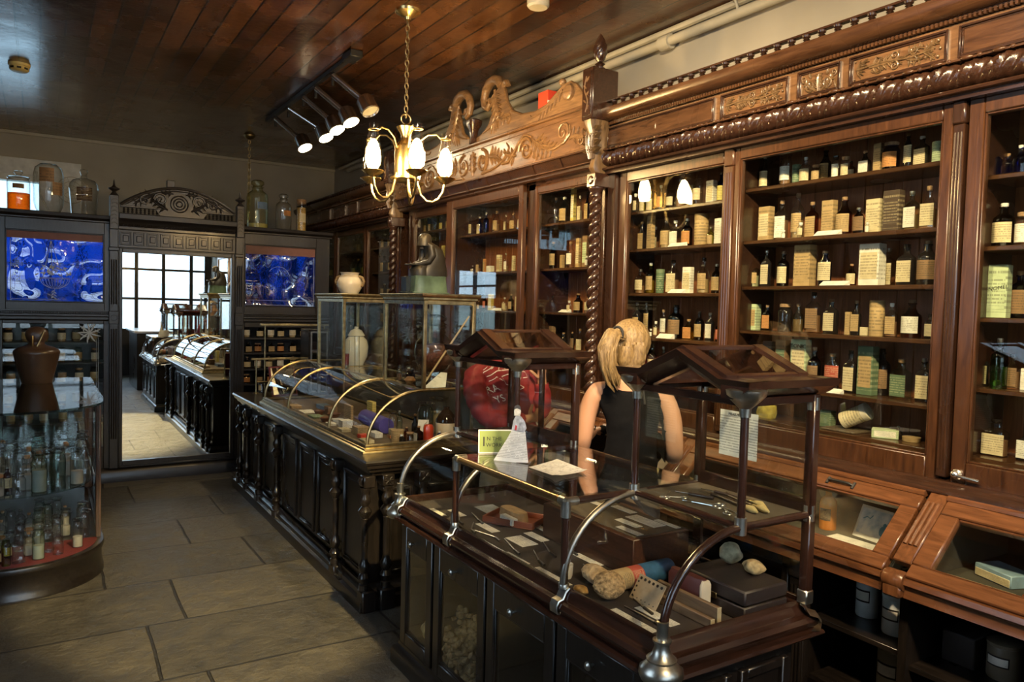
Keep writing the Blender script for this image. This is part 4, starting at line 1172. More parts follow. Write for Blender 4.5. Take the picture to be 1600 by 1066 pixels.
# green glass on the shelves of the dim end cabinet
SG = {1:2.245,2:2.00,3:1.76,4:1.50}; first = {}
for bi, (a, b, nb, bn) in enumerate(((7.22, 6.52, 5, 'nearest bay'), (8.14, 7.36, 5, 'middle bay'), (9.38, 8.30, 5, 'farthest bay'))):
    for s in (1, 2, 3, 4):
        hh = (.15, .17, .13, .15)[s-1]
        for i in range(nb):
            y = a-(a-b)*(i+.5)/nb+RN.uniform(-.02,.02)
            key = (s, i % 2, bi > 0); lab = '%s bottle, %s, %s shelf, %s of dim cabinet' % ('yellow-green' if bi else ('tan labelled' if s > 1 else 'clear'), ORD[i], SH[s], bn)
            if key not in first:
                first[key] = bottle('r' if i % 2 else 'q', .075, .06, hh, ('y' if (i+s) % 3 else 'g') if bi else ('n' if s > 1 else 'c'), '-' if bi else 'T', (2.95, y, SG[s]+.0005), lab, 'bottle', 'bottles in the dim end cabinet')
            else: dup(first[key], (2.95, y, SG[s]+.0005), 0, lab)
# ------------------------------------------------------------------ mirrored screen across the back of the shop
YU = 7.64
def cobalt_mat():
    m, nt, out = newmat('cobalt_mirror_glass')
    tc = N(nt, 'ShaderNodeTexCoord'); mp = N(nt, 'ShaderNodeMapping'); mp.inputs['Scale'].default_value = (4, 1, 2.5)
    L(nt, tc.outputs['Object'], mp.inputs['Vector'])
    no = N(nt, 'ShaderNodeTexNoise', i_Scale=3.5, i_Detail=3.); L(nt, mp.outputs[0], no.inputs['Vector'])
    bn = N(nt, 'ShaderNodeBump', i_Strength=.03, i_Distance=.02); L(nt, no.outputs[0], bn.inputs['Height'])
    n2 = N(nt, 'ShaderNodeTexNoise', i_Scale=1.7, i_Detail=2., i_Roughness=.45); L(nt, tc.outputs['Object'], n2.inputs['Vector'])
    b2 = N(nt, 'ShaderNodeBump', i_Strength=1., i_Distance=.26); L(nt, n2.outputs[0], b2.inputs['Height'])
    g = N(nt, 'ShaderNodeBsdfGlossy'); g.inputs[0].default_value = (.002, .028, .26, 1); g.inputs['Roughness'].default_value = .03
    L(nt, bn.outputs[0], g.inputs['Normal'])
    d = N(nt, 'ShaderNodeBsdfDiffuse'); d.inputs[0].default_value = (.002, .016, .20, 1)
    m1 = N(nt, 'ShaderNodeMixShader'); m1.inputs[0].default_value = .4; L(nt, d.outputs[0], m1.inputs[1]); L(nt, g.outputs[0], m1.inputs[2])
    g2 = N(nt, 'ShaderNodeBsdfGlossy'); g2.inputs['Roughness'].default_value = .01; g2.inputs[0].default_value = (1,1,1,1)
    L(nt, b2.outputs[0], g2.inputs['Normal'])
    m2 = N(nt, 'ShaderNodeMixShader'); L(nt, schlick(nt, .13), m2.inputs[0]); L(nt, m1.outputs[0], m2.inputs[1]); L(nt, g2.outputs[0], m2.inputs[2])
    L(nt, m2.outputs[0], out.inputs[0]); return m
COBM = cobalt_mat()
m, nt, out = newmat('silvered_mirror')
g = N(nt, 'ShaderNodeBsdfGlossy'); g.inputs[0].default_value = (.86,.90,.90,1); g.inputs['Roughness'].default_value = .0
L(nt, g.outputs[0], out.inputs[0]); SILVER = m
BAND = plain('dull_red_band', (.15,.05,.035), .5, 0, .12, 20)
ETCH = plain('etched_white_line', (.42,.47,.52), .5, 0, .05)
XF_ = lambda Y, xc, zc: (lambda u, v, n: V3((xc+u, Y-n, zc+v)))
def xframe(mb, Y0, Y1, x0, x1, z0, z1, w, wb=None, wt=None, b=.004):
    wb = wb or w; wt = wt or w
    mb.box(x0, x0+w, Y0, Y1, z0, z1, b); mb.box(x1-w, x1, Y0, Y1, z0, z1, b)
    mb.box(x0+w, x1-w, Y0, Y1, z0, z0+wb, b); mb.box(x0+w, x1-w, Y0, Y1, z1-wt, z1, b)
def xmould(prof, x0, x1):  # prof (depth towards the viewer, z)
    return MB().prism([(YU-a, b) for a, b in prof], lambda u, v, s: V3((s, u, v)), x0, x1)
t = thing('mirrored_screen', (1.0, 7.84, 0), 'dark carved wall screen with a tall mirror between blue glass panels', 'wall unit')
# carcass: side walls, top boards, back boards
m = MB()
for x in (-1.65, -.36, .52, 1.64, 2.50): m.box(x, x+.03, 7.66, 8.02, .1, 2.36)
m.box(-1.65, 2.53, 8.0, 8.02, .1, 2.40); m.box(-1.65, .52, 7.66, 8.0, 2.33, 2.36); m.box(1.64, 2.53, 7.66, 8.0, 2.33, 2.36)
m.box(-1.65, .52, 7.66, 8.0, 1.46, 1.52); m.box(1.64, 2.53, 7.66, 8.0, 1.46, 1.52)
obj('carcass', m, UNIT, t)
obj('plinth', xmould([(.03,0),(-.3,0),(-.3,.13),(0,.13),(.015,.115),(.03,.09)], -1.65, 2.53), UNITX, t)
# left side: blue panel over a glazed bottle cupboard; panelled continuation beyond
for nm, x0, x1 in (('side_panelling', -1.65, -.34),):
    m = MB(); m.box(x0, x1, 7.655, 7.67, .13, 2.34); xframe(m, 7.645, 7.66, x0+.02, x1-.02, 1.6, 2.28, .05); xframe(m, 7.645, 7.66, x0+.02, x1-.02, .2, 1.46, .05)
    obj(nm, m, UNIT, t)
for side, x0, x1, gx0, gx1, top in (('l', -.335, .525, -.258, .477, 2.385), ('r', 1.645, 2.535, 1.686, 2.395, 2.385)):
    obj('top_cornice', xmould([(-.36,2.335),(0.0,2.335),(.012,2.345),(.012,2.355),(.05,2.375),(.055,2.40),(.045,2.405),(-.36,2.405)], x0-.01, x1+(.02 if side == 'r' else 0)), UNITX, t)
    m = MB(); m.box(x0, gx0, 7.635, 7.66, 1.56, 2.34, .003); m.box(gx1, x1, 7.635, 7.66, 1.56, 2.34, .003)
    m.box(gx0, gx1, 7.635, 7.66, 2.238, 2.34, .003); m.box(gx0, gx1, 7.635, 7.66, 1.56, 1.627, .003)
    e = .010
    for a, b, c, d in ((gx0, gx0+e, 1.627, 2.238), (gx1-e, gx1, 1.627, 2.238), (gx0+e, gx1-e, 1.627, 1.627+e), (gx0+e, gx1-e, 2.238-e, 2.238)): m.box(a, b, 7.630, 7.655, c, d, .003)
    pf = obj('panel_frame', m, UNIT, t)
    obj('blue_glass', MB().box(gx0, gx1, 7.652, 7.658, 1.627, 2.238), COBM, pf, smooth=0)
    zb = 2.168 if side == 'l' else 2.145
    obj('red_band', MB().box(gx0+.006, gx1-.006, 7.6485, 7.6525, zb, 2.232), BAND, pf, smooth=0)
    q = MB(); Yq = 7.651
    if side == 'l':
        cx, cz = .10, 1.80; fn = XF_(Yq, cx, cz); ln = lambda *p: q.tube([fn(a, b, 0) for a, b in p], .0022, 5)
        ln((-.03,.36),(-.09,.03)); ln((-.03,.36),(.06,.03)); ln((-.03,.36),(-.02,.05))
        ln(*[(.11*math.cos(a), .03-.085*math.sin(a)*1.0) for a in [PI*i/12 for i in range(13)]]); ln((-.115,.03),(.115,.03)); ln((-.115,.038),(.115,.038))
        for k in range(-4, 5): ln((k*.024,.03),(k*.020,-.02),(k*.008,-.055))
        ln((0,-.055),(-.01,-.10)); 
        RL = random.Random(3)
        for k in range(26):
            a = RL.uniform(.2, PI-.2); r = RL.uniform(.05,.15); leaf(q, fn, r*math.cos(a)*.9-.0, .04+r*.75*math.sin(a), RL.uniform(0, 6.2), .035, .007, .001, .3, 4)
        for k in range(6): leaf(q, fn, -.01, -.07-.012*k, -PI/2+(.8 if k % 2 else -.8), .03, .006, .001, .3, 4)
        fn2 = XF_(Yq, 0, 0); q.tube([fn2(-.222, 1.65, 0), fn2(-.222, 2.16, 0)], .0025, 5); q.tube([fn2(-.222, 1.65, 0), fn2(.14, 1.65, 0)], .0025, 5)
    else:
        fn = XF_(Yq, 0, 0); ln = lambda *p: q.tube([fn(a, b, 0) for a, b in p], .0016, 5)
        ln((1.69,1.69),(2.39,1.69)); ln((2.30,1.69),(2.30,1.635)); ln((1.78,1.69),(1.78,1.635)); ln((2.375,1.64),(2.375,2.14)); ln((1.70,1.645),(2.38,1.645))
        ln(*[(2.02+.11*math.cos(a), 1.92+.11*math.sin(a)) for a in [.2+PI*.75*i/12 for i in range(13)]])
    obj('etched_design', q, ETCH, pf)
    obj('rail_moulding', xmould([(-.02,1.47),(.01,1.47),(.02,1.48),(.02,1.50),(.03,1.51),(.03,1.525),(.012,1.53),(.012,1.545),(.022,1.55),(.022,1.562),(-.02,1.562)], x0, x1), UNITX, t)
    m = MB(); x = x0+.01
    while x < x1-.01: m.ball((x, YU-.016, 1.537), .0065, 6, 5); x += .0165
    obj('bead_row', m, UNITX, t)
# lower left cupboard
m = MB(); xframe(m, 7.635, 7.66, -.335, .525, .13, 1.47, .055, .20, .03)
d = obj('cupboard_door', m, UNIT, t); obj('glass_pane', MB().box(-.285, .475, 7.650, 7.654, .33, 1.44), GLASSD, d, smooth=0)
q = MB(); fn = XF_(7.649, .33, 1.30); RL = random.Random(5)
for k in range(9): leaf(q, fn, .03, .06, PI*.5+k*.7, .10, .008, .001, .4, 5)
for k in range(8): leaf(q, fn, RL.uniform(-.05,.08), RL.uniform(.0,.12), RL.uniform(0,6), .05, .006, .001, .4, 4)
q.tube([fn(.10, -.95, 0), fn(.10, .02, 0)], .002, 5); q.tube([fn(.085, -.95, 0), fn(.085, .0, 0)], .0015, 5)
obj('etched_corner', q, ETCH, d)
SHL = (1.275, 1.095, .915, .735, .555)
for z in SHL: obj('shelf', MB().box(-.33, .52, 7.68, 8.0, z-.018, z, .002), UNITX, t)
# lower right open shelves
m = MB(); xframe(m, 7.635, 7.66, 1.645, 2.535, .13, 1.47, .045, .6, .05); obj('shelf_front', m, UNIT, t)
SHR = (1.315, 1.165, 1.005, .855)
for z in SHR: obj('shelf', MB().box(1.68, 2.5, 7.67, 8.0, z-.018, z, .002), UNITX, t)
# centre: posts, mirror, square-panelled frieze, cornice and arched crest
for x in (.55, 1.63):
    m = MB().box(x-.035, x+.035, 7.60, 7.68, .13, 2.10, .004)
    for k in (-1, 0, 1): m.tube([(x+k*.018, 7.60, .4), (x+k*.018, 7.60, 1.40)], .007, 6); m.tube([(x+k*.018, 7.60, 1.62), (x+k*.018, 7.60, 2.02)], .007, 6)
    m.box(x-.042, x+.042, 7.59, 7.68, 1.44, 1.56, .005); m.lathe([(0,-.008),(.02,-.006),(.028,0)], n=12, M=Matrix.Translation((x,7.588,1.50)) @ Matrix.Rotation(PI/2,4,'X'))
    m.box(x-.042, x+.042, 7.59, 7.68, 2.10, 2.13, .004); m.box(x-.035, x+.035, 7.60, 7.68, 2.13, 2.30, .004)
    p_ = obj('post', m, UNIT, t)
    m = MB().box(x-.036, x+.036, 7.56, 7.64, 2.29, 2.59, .004)
    fn = XF_(7.558, x, 2.44)
    for k in range(7): m.tube([fn(.022*math.cos(a), -.11+.035*k+.022*math.sin(a), 0) for a in [PI*.05+PI*.9*i/8 for i in range(9)]], .004, 5)
    for u in (-.030, .030): m.tube([fn(u,-.135,0), fn(u,.135,0)], .003, 5)
    m.loft([(x,7.60,2.59,.036,.04,5),(x,7.60,2.60,.03,.03,4),(x,7.60,2.625,.012,.012,2)], 12)
    m.lathe([(.012,2.62),(.02,2.63),(.045,2.645),(.047,2.652),(.02,2.665),(.010,2.68),(.005,2.72),(0,2.735)], (x,7.60,0), 14)
    obj('carved_post_finial', m, UNIT, t)
m = MB(); xframe(m, 7.615, 7.66, .585, 1.595, .13, 2.135, .035, .06, .045)
xframe(m, 7.605, 7.66, .585, 1.595, .13, 2.135, .012, .02, .012)
mf = obj('mirror_frame', m, UNIT, t)
obj('mirror_glass', MB().box(.618, 1.562, 7.640, 7.646, .185, 2.092), SILVER, mf, smooth=0)
m = MB().box(.585, 1.595, 7.62, 7.68, 2.135, 2.30, .003)
for k in range(9):
    xc = .645+k*.1105; m.mi = 0
    xframe(m, 7.606, 7.63, xc-.048, xc+.048, 2.155, 2.275, .014, b=.003); m.box(xc-.024, xc+.024, 7.608, 7.63, 2.185, 2.245, .006)
obj('square_panel_frieze', m, UNITX, t)
obj('mirror_cornice', xmould([(-.30,2.29),(.02,2.29),(.03,2.30),(.03,2.325),(.045,2.335),(.05,2.35),(.065,2.37),(.095,2.39),(.10,2.43),(.09,2.437),(-.30,2.437)], .59, 1.59), UNITX, t)
m = MB(); x = .60
while x < 1.58: m.tube([(x, YU-.045, 2.322), (x+.014, YU-.045, 2.345)], .006, 5); x += .0165
obj('rope_moulding', m, UNITX, t)
# arched crest
m = MB(); n = 24; arc = [(.60+.98*i/n, 2.515+.19*math.sin(PI*i/n)**.85) for i in range(n+1)]
poly = arc+[(1.58,2.437),(.60,2.437)]
top = [V3((x, 7.60, z)) for x, z in arc]; bot = [V3((x, 7.60, 2.50 if not .92 < x < 1.30 else 2.437)) for x, z in arc]
dp = V3((0,.03,0))
m.grid([top, bot]); m.grid([[p+dp for p in bot], [p+dp for p in top]]); m.grid([bot, [p+dp for p in bot]])
m.tube([p+V3((0,.0,0)) for p in top], .014, 8); m.tube([p+V3((0,0,-.028)) for p in top[1:-1]], .006, 6)
m.box(.60, .93, 7.595, 7.635, 2.495, 2.512, .003); m.box(1.29, 1.58, 7.595, 7.635, 2.495, 2.512, .003)
m.box(.98, 1.05, 7.60, 7.66, 2.70, 2.775, .005)
cr = obj('arched_crest', m, UNITX, t)
q = MB(); fn = XF_(7.60, 1.09, 2.56)
for a in (.075, .05, .025): q.tube([fn(a*math.cos(s), a*math.sin(s), .004) for s in [2*PI*i/24 for i in range(24)]], .007, 6, closed=True)
for s in (-1, 1):
    scroll(q, fn, s*.16, .03, .06, 1.5, 0 if s > 0 else PI, s, .010, .005)
    scroll(q, fn, s*.29, .01, .045, 1.4, PI/2, -s, .009, .005)
    acanthus(q, fn, s*.10, -.06, (.4 if s > 0 else PI-.4), .17, .022, .012, 4, s*.4)
    acanthus(q, fn, s*.20, .07, (-.4 if s > 0 else PI+.4), .22, .018, .010, 4, -s*.2)
    acanthus(q, fn, s*.05, .09, (.1 if s > 0 else PI-.1), .12, .014, .010, 3, -s*.3)
obj('carved_leaves', q, UNITX, cr)
for a, b in ((.61, .92), (1.30, 1.575)):
    x = a+.02
    while x < b:
        obj('gallery_spindle', MB().lathe([(.009,2.437),(.006,2.445),(.012,2.458),(.006,2.468),(.012,2.478),(.006,2.486),(.010,2.495)], (x, 7.615, 0), 8), UNITX, t); x += .034
# ------------------------------------------------------------------ things on top of the screen
def jar_profile(r, h): return [(0,0),(r*.9,0),(r,.01),(r,h*.72),(r*.95,h*.78),(r*.6,h*.86),(r*.5,h*.9),(r*.5,h*.97),(r*.58,h)]
ZT = 2.405
t = thing('specimen_jar', (-.165, 7.78, ZT+.001), 'round stoppered jar half full of amber liquid, leftmost on the screen top', 'jar')
obj('glass_body', MB().lathe([(0,0),(.082,0),(.086,.01),(.086,.25),(.08,.265),(.076,.275)], n=28), CLEAR, t, local=True)
obj('amber_liquid', MB().lathe([(0,.006),(.081,.006),(.082,.15),(0,.15)], n=28), vessel('amber_liquid_mat', (.75,.25,.03), (.35,.07,.01), .3), t, local=True)
obj('glass_stopper', MB().lathe([(.076,.272),(.086,.28),(.08,.29),(.03,.295),(.02,.305),(.035,.325),(.03,.34),(0,.345)], n=24), CLEAR, t, local=True)
obj('paper_label', MB().grid([[V3((.0868*math.sin(a), -.0868*math.cos(a), z)) for a in [-.5+.1*i for i in range(11)]] for z in (.185,.225)]), P_BROWN, t, local=True)
t = thing('carboy', (.055, 7.86, ZT+.001), 'tall round-shouldered glass carboy with torn brown label, on the screen top', 'bottle')
obj('glass_body', MB().lathe([(.07,0),(.085,.01),(.105,.05),(.118,.10),(.120,.33),(.105,.40),(.065,.435),(0,.44)], n=32), CLEAR, t, local=True)
obj('foot_ring', MB().lathe([(.05,0),(.07,0),(.075,.01),(.06,.02)], n=24), CREAMC, t, local=True)
m = MB()
for z0, z1, a0, a1 in ((.27,.39,-.6,.35), (.16,.27,.25,1.0)): m.grid([[V3((.1215*math.sin(a0+(a1-a0)*i/8), -.1215*math.cos(a0+(a1-a0)*i/8), z)) for i in range(9)] for z in (z0, z1)])
obj('torn_label', m, P_BROWN, t, local=True)
obj('glass_tube', MB().tube([(-.09,-.02,.36),(-.06,-.02,.15),(0,-.02,.03)], .008, 8), CLEAR, t, local=True)
t = thing('stoppered_bottle', (.325, 7.80, ZT), 'broad clear bottle with ball stopper and dark label, left of the carved crest', 'bottle')
obj('glass_body', MB().lathe([(0,0),(.095,0),(.10,.01),(.118,.24),(.115,.28),(.09,.315),(.03,.335),(.024,.355),(.032,.36)], n=30), CLEAR, t, local=True)
obj('ball_stopper', MB().lathe([(.02,.355),(.025,.37),(.035,.39),(.03,.41),(0,.42)], n=18), CLEAR, t, local=True)
m = MB()
for z0, z1 in ((.125,.175), (.18,.245)): m.grid([[V3((.1155*math.sin(a), -.1155*math.cos(a), z)) for a in [-.55+.11*i for i in range(11)]] for z in (z0, z1)])
obj('dark_label', m, P_DARK, t, local=True)
for x, r, h, gm, lab, nm in ((1.84, .105, .485, YELLOWG, 'tall pale yellow-green apothecary jar with ground stopper, right of the carved crest', 'U'), (2.10, .078, .375, CLEAR, 'medium clear apothecary jar with orange label, middle of three right of crest', 'O')):
    t = thing('apothecary_jar', (x, 7.80, ZT), lab, 'jar', 'apothecary jars on the right of the screen top')
    obj('glass_body', MB().lathe([(0,0),(r*.9,0),(r,.01),(r,h*.64),(r*.92,h*.72),(r*.5,h*.79),(r*.48,h*.84),(r*.62,h*.86)], n=28), gm if gm is CLEAR else vessel('pale_yellow_glass', (.95,.96,.80), (.62,.65,.38)), t, local=True)
    obj('glass_stopper', MB().lathe([(r*.45,h*.85),(r*.4,h*.88),(r*.62,h*.92),(r*.6,h*.97),(r*.4,h),(0,h)], n=20), gm if gm is CLEAR else MATS['pale_yellow_glass'], t, local=True)
    obj('paper_label', MB().grid([[V3((r*1.01*math.sin(a), -r*1.01*math.cos(a), z)) for a in [-.2+.1*i for i in range(12)]] for z in (h*.40,h*.54)]), LB[nm][0], t, local=True)
    if nm == 'U': obj('dregs', MB().lathe([(0,.006),(r*.93,.006),(r*.95,.05),(0,.055)], n=24), plain('pale_powder', (.50,.45,.20), .8), t, local=True)
t = thing('corked_tube_jar', (2.285, 7.80, ZT), 'slim straight tube jar with cork and tan contents, right end of screen top', 'jar', 'apothecary jars on the right of the screen top')
obj('glass_body', MB().lathe([(0,0),(.048,0),(.05,.01),(.05,.31)], n=22), CLEAR, t, local=True)
obj('contents', MB().lathe([(0,.006),(.045,.006),(.045,.25),(0,.26)], n=18), plain('tan_grain', (.42,.27,.07), .8, 0, .4, 60, .4), t, local=True)
obj('cork', MB().lathe([(.047,.29),(.05,.335),(0,.34)], n=20), CORK, t, local=True)
obj('paper_label', MB().grid([[V3((.0512*math.sin(a), -.0512*math.cos(a), z)) for a in [-.7+.14*i for i in range(11)]] for z in (.10,.19)]), P_CREAM, t, local=True)
# back room seen over the screen: framed panel and a wire fan guard
t = thing('fan', (.27, 9.1, 2.62), 'round wire fan guard behind the glass carboy near the back wall', 'fan')
m = MB()
for r in (.135, .09, .045): m.tube([(.27+r*math.cos(a), 9.1, 2.78+r*math.sin(a)) for a in [2*PI*i/28 for i in range(28)]], .005 if r > .1 else .003, 6, closed=True)
for k in range(10): a = 2*PI*k/10; m.tube([(.27, 9.1, 2.78), (.27+.135*math.cos(a), 9.1, 2.78+.135*math.sin(a))], .0025, 5)
m.tube([(.27,9.1,2.65),(.27,9.1,2.42)], .012, 8); m.tube([(.27,9.1,2.42),(.27,9.1,2.0)], .015, 8); m.lathe([(0,2.0),(.12,2.0),(.12,2.02),(.02,2.04)], (.27,9.1,0), 20)
obj('wire_guard', m, PIPE, t)
tag(obj('storage_shelf', MB().box(-.3, .8, 8.9, 9.4, 1.96, 2.0, .004).box(-.3, -.26, 8.9, 9.4, 0, 1.96).box(.76, .8, 8.9, 9.4, 0, 1.96), UNIT), 'plain dark shelf stand in the back room under the wire fan', 'shelf')
# rows of bottles inside the screen
src = {}
def rowbottle(key, k, w, d, h, g, l, loc, lab, grp):
    if key not in src: src[key] = bottle(k, w, d, h, g, l, loc, lab, 'bottle', grp, PI/2)
    else: dup(src[key], loc, PI/2, lab)
for s, z in enumerate(SHL):
    for i in range(6):
        x = -.235+i*.128+RN.uniform(-.012,.012)
        rowbottle(('L', (i+s) % 3), 'g' if (i+s) % 3 else 'j', .07, .07, .135 if (i+s) % 3 else .12, 'c' if (i+s) % 3 != 2 else 'q', 'WCT'[(i+s) % 3], (x, 7.80, z+.0005),
            '%s bottle on the %s shelf of the etched glass cupboard, %s' % ('white-labelled stoppered' if (i+s) % 3 else 'squat cream-labelled', ('top','second','third','fourth','fifth')[s], ORD[i]), 'bottles in the etched glass cupboard')
for s, z in enumerate(SHR):
    for i in range(7):
        x = 1.745+i*.112+RN.uniform(-.012,.012); v = (i*2+s) % 4
        rowbottle(('R', v), 'gqrj'[v], .07, .065, (.12,.10,.115,.09)[v], 'cnka'[v], 'WTCO'[v], (x, 7.76, z+.0005),
            '%s bottle on the %s shelf right of the mirror, %s' % (('clear stoppered','brown square','black round','amber squat')[v], ('top','second','third','fourth')[s], ORD[i]), 'bottles on the shelves right of the mirror')
# ------------------------------------------------------------------ long ebonised counter in the middle
t = thing('shop_counter', (1.88, 5.4, 0), 'long black panelled shop counter with turned columns, running down the middle', 'counter')
x0, x1, y0, y1 = 1.53, 2.22, 3.90, 6.98
obj('carcass', MB().box(x0, x1, y0, y1, .12, .76), EBONV, t, smooth=0)
def ring(prof, x0, x1, y0, y1):
    # moulding profile (outset, z) carried round a rectangle
    rows = []
    for o, z in prof: rows.append([V3((x0-o, y0-o, z)), V3((x1+o, y0-o, z)), V3((x1+o, y1+o, z)), V3((x0-o, y1+o, z))])
    m = MB().grid(rows, cu=True); m.m = [(1 if i % 2 == 0 else 0) for i in range(len(m.f))]
    return m
obj('plinth', ring([(0,.14),(.012,.135),(.015,.115),(.03,.10),(.032,.075),(.05,.065),(.055,.05),(.055,0)], x0-.01, x1, y0-.03, y1), [EBON, EBONX], t)
m = MB()
m.grid([[V3((x0-.06, y0-.13, .845)), V3((x1+.05, y0-.13, .845)), V3((x1+.05, y1+.1, .845)), V3((x0-.06, y1+.1, .845))], [V3((x0-.06, y0-.13, .8449)), V3((x1+.05, y0-.13, .8449)), V3((x1+.05, y1+.1, .8449)), V3((x0-.06, y1+.1, .8449))]], cu=True)
r = ring([(-.05,.845),(-.002,.845),(.0,.842),(.004,.835),(.0,.822),(-.008,.818),(-.012,.80),(-.03,.79),(-.034,.775),(-.055,.765),(-.06,.75)], x0-.06, x1+.05, y0-.13, y1+.1)
r.f.append((0,1,2,3)); r.m.append(0)
obj('counter_top', r, [EBON, EBONX], t)
def colm(m, x, y):
    m.lathe([(.028,.12),(.028,.15),(.020,.155),(.026,.175),(.034,.19),(.026,.205),(.018,.215),(.030,.235),(.032,.26),(.022,.275),(.018,.30),(.020,.42),(.017,.50),(.022,.515),(.018,.52),(.034,.545),(.038,.56),(.028,.575),(.018,.585),(.030,.61),(.030,.63),(.020,.65),(.024,.67),(.030,.68),(.030,.69)], (x, y, 0), 14)
for y in (6.88, 6.62, 6.20, 5.66, 4.32, 3.84):
    m = MB(); colm(m, 1.495, y); obj('turned_column', m, EBONV, t)
    m = MB().box(1.475, 1.54, y-.035, y+.035, .69, .755, .005); m.loft([(1.47,y,.70,.006,.02,2),(1.462,y,.722,.008,.022,2),(1.47,y,.745,.006,.02,2)], 10); obj('column_foot', MB().box(1.47, 1.55, y-.045, y+.045, .0, .12, .008), EBONV, t)
    obj('column_block', m, EBONV, t)
for x in (1.62, 1.84, 2.12):
    m = MB(); colm(m, x, 3.835); obj('turned_column', m, EBONV, t)
    m = MB().box(x-.035, x+.035, 3.81, 3.91, .69, .755, .005)
    for k in range(4): a = k*PI/4; m.tube([(x-.025*math.cos(a), 3.808, .722-.025*math.sin(a)), (x+.025*math.cos(a), 3.808, .722+.025*math.sin(a))], .004, 5)
    obj('column_foot', MB().box(x-.045, x+.045, 3.79, 3.9, 0, .12, .008), EBONV, t); m.box(x-.03, x+.03, 3.82, 3.9, .655, .692, .006)
    obj('column_block', m, EBONV, t)
def ypanel(mb, X, ya, yb, z0, z1):
    frame(mb, X-.016, X+.01, yb, ya, z0, z1, .022, .022, .022, .022, .006); mb.box(X-.004, X+.01, ya+.05, yb-.05, z0+.05, z1-.05, .006)
for a, b in ((6.68, 6.84), (6.26, 6.56), (5.72, 6.14), (5.24, 5.58), (4.82, 5.16), (4.40, 4.76), (3.90, 4.26)):
    m = MB(); ypanel(m, 1.53, a, b, .17, .72); obj('raised_panel', m, EBONV, t)
m = MB(); xframe(m, 3.884, 3.91, 1.66, 1.80, .17, .66, .02); xframe(m, 3.884, 3.91, 1.88, 2.08, .17, .66, .02); obj('end_panel', m, EBONV, t)
# ------------------------------------------------------------------ curved brass showcase on it
CZ = .845
t = thing('brass_showcase', (1.9, 5.2, CZ), 'long brass-framed showcase of curved glass with two taller glass boxes, on the counter', 'display case')
sx0, sx1, sy0, sy1 = 1.545, 2.245, 3.98, 6.30
obj('base_moulding', ring([(-.02,.893),(-.002,.893),(0,.888),(-.002,.876),(.006,.872),(.008,.862),(.018,.858),(.022,.850),(.022,.8455)], sx0, sx1, sy0, sy1), [BRASS, BRASS], t)
obj('case_floor', MB().box(sx0+.01, sx1-.01, sy0+.01, sy1-.01, .8475, .868), plain('faded_brown_cloth', (.12,.085,.05), .9), t, smooth=0)
zc0, zc1, xc0, xc1 = .89, 1.19, 1.56, 1.906
def quad(k, n=14):
    a = PI/2*k/n; return xc1-(xc1-xc0)*math.cos(a)**1.0, zc0+(zc1-zc0)*math.sin(a)
for y in (3.995, 4.66, 5.60, 6.285):
    m = MB(); m.tube([V3((quad(k)[0], y, quad(k)[1])) for k in range(15)]+[V3((sx1-.01, y, zc1))], .010, 8)
    obj('brass_hoop', m, BRASS, t)
m = MB()
m.tube([(xc1, sy0+.015, zc1), (xc1, sy1-.015, zc1)], .008, 8); m.tube([(sx1-.012, sy0+.015, zc1), (sx1-.012, sy1-.015, zc1)], .010, 8)
for y in (sy0+.015, sy1-.015): m.tube([(sx1-.012, y, .89), (sx1-.012, y, zc1)], .010, 8)
obj('brass_rail', m, BRASS, t)
rows = [[V3((quad(k)[0], y, quad(k)[1])) for k in range(15)] for y in (sy0+.015, sy1-.015)]
obj('curved_glass', MB().grid(rows), GLASSD, t, smooth=60)
m = MB().box(xc1, sx1-.012, 4.60, 5.37, zc1, zc1+.004); obj('top_glass', m, GLASS, t, smooth=0)
for y in (sy0+.014, sy1-.014):
    P = [V3((quad(k)[0], y, quad(k)[1])) for k in range(15)]+[V3((sx1-.012, y, zc1)), V3((sx1-.012, y, .89))]
    m = MB().add(P, [tuple(range(len(P)))]); obj('end_glass', m, GLASSD, t, smooth=0)
obj('back_boards', MB().box(sx1-.012, sx1, sy0+.03, sy1-.03, .893, zc1-.012), plain('showcase_back', (.05,.045,.035), .6), t, smooth=0)
for ya, yb in ((3.985, 4.595), (5.375, 5.985)):
    bx = MB()
    for x in (xc1, sx1-.013):
        for y in (ya+.012, yb-.012): bx.box(x-.011, x+.011, y-.011, y+.011, zc1+.004, 1.72, .003)
    for z in (1.695,): 
        bx.box(xc1+.01, sx1-.024, ya, ya+.02, z, 1.72, .003); bx.box(xc1+.01, sx1-.024, yb-.02, yb, z, 1.72, .003)
        bx.box(xc1-.01, xc1+.01, ya+.02, yb-.02, z, 1.72, .003); bx.box(sx1-.023, sx1-.003, ya+.02, yb-.02, z, 1.72, .003)
    bo = obj('box_frame', bx, BRASS, t)
    obj('box_floor', MB().box(xc1+.01, sx1-.024, ya+.01, yb-.01, zc1-.002, zc1+.006), GLASS, t, smooth=0)
    obj('box_cornice', ring([(0,1.72),(.006,1.725),(.006,1.735),(.018,1.742),(.022,1.75),(.022,1.757),(.016,1.760),(-.02,1.760)], xc1-.012, sx1-.002, ya, yb), [BRASS, BRASS], bo)
    obj('box_top', MB().box(xc1-.03, sx1+.015, ya-.015, yb+.015, 1.752, 1.7605), EBON, bo, smooth=0)
    g = MB(); g.box(xc1-.002, xc1+.002, ya+.02, yb-.02, zc1+.008, 1.70); g.box(xc1+.01, sx1-.024, ya+.010, ya+.014, zc1+.008, 1.70); g.box(xc1+.01, sx1-.024, yb-.014, yb-.010, zc1+.008, 1.70); g.box(sx1-.015, sx1-.011, ya+.02, yb-.02, zc1+.008, 1.70)
    obj('box_glass', g, GLASSD, bo, smooth=0)
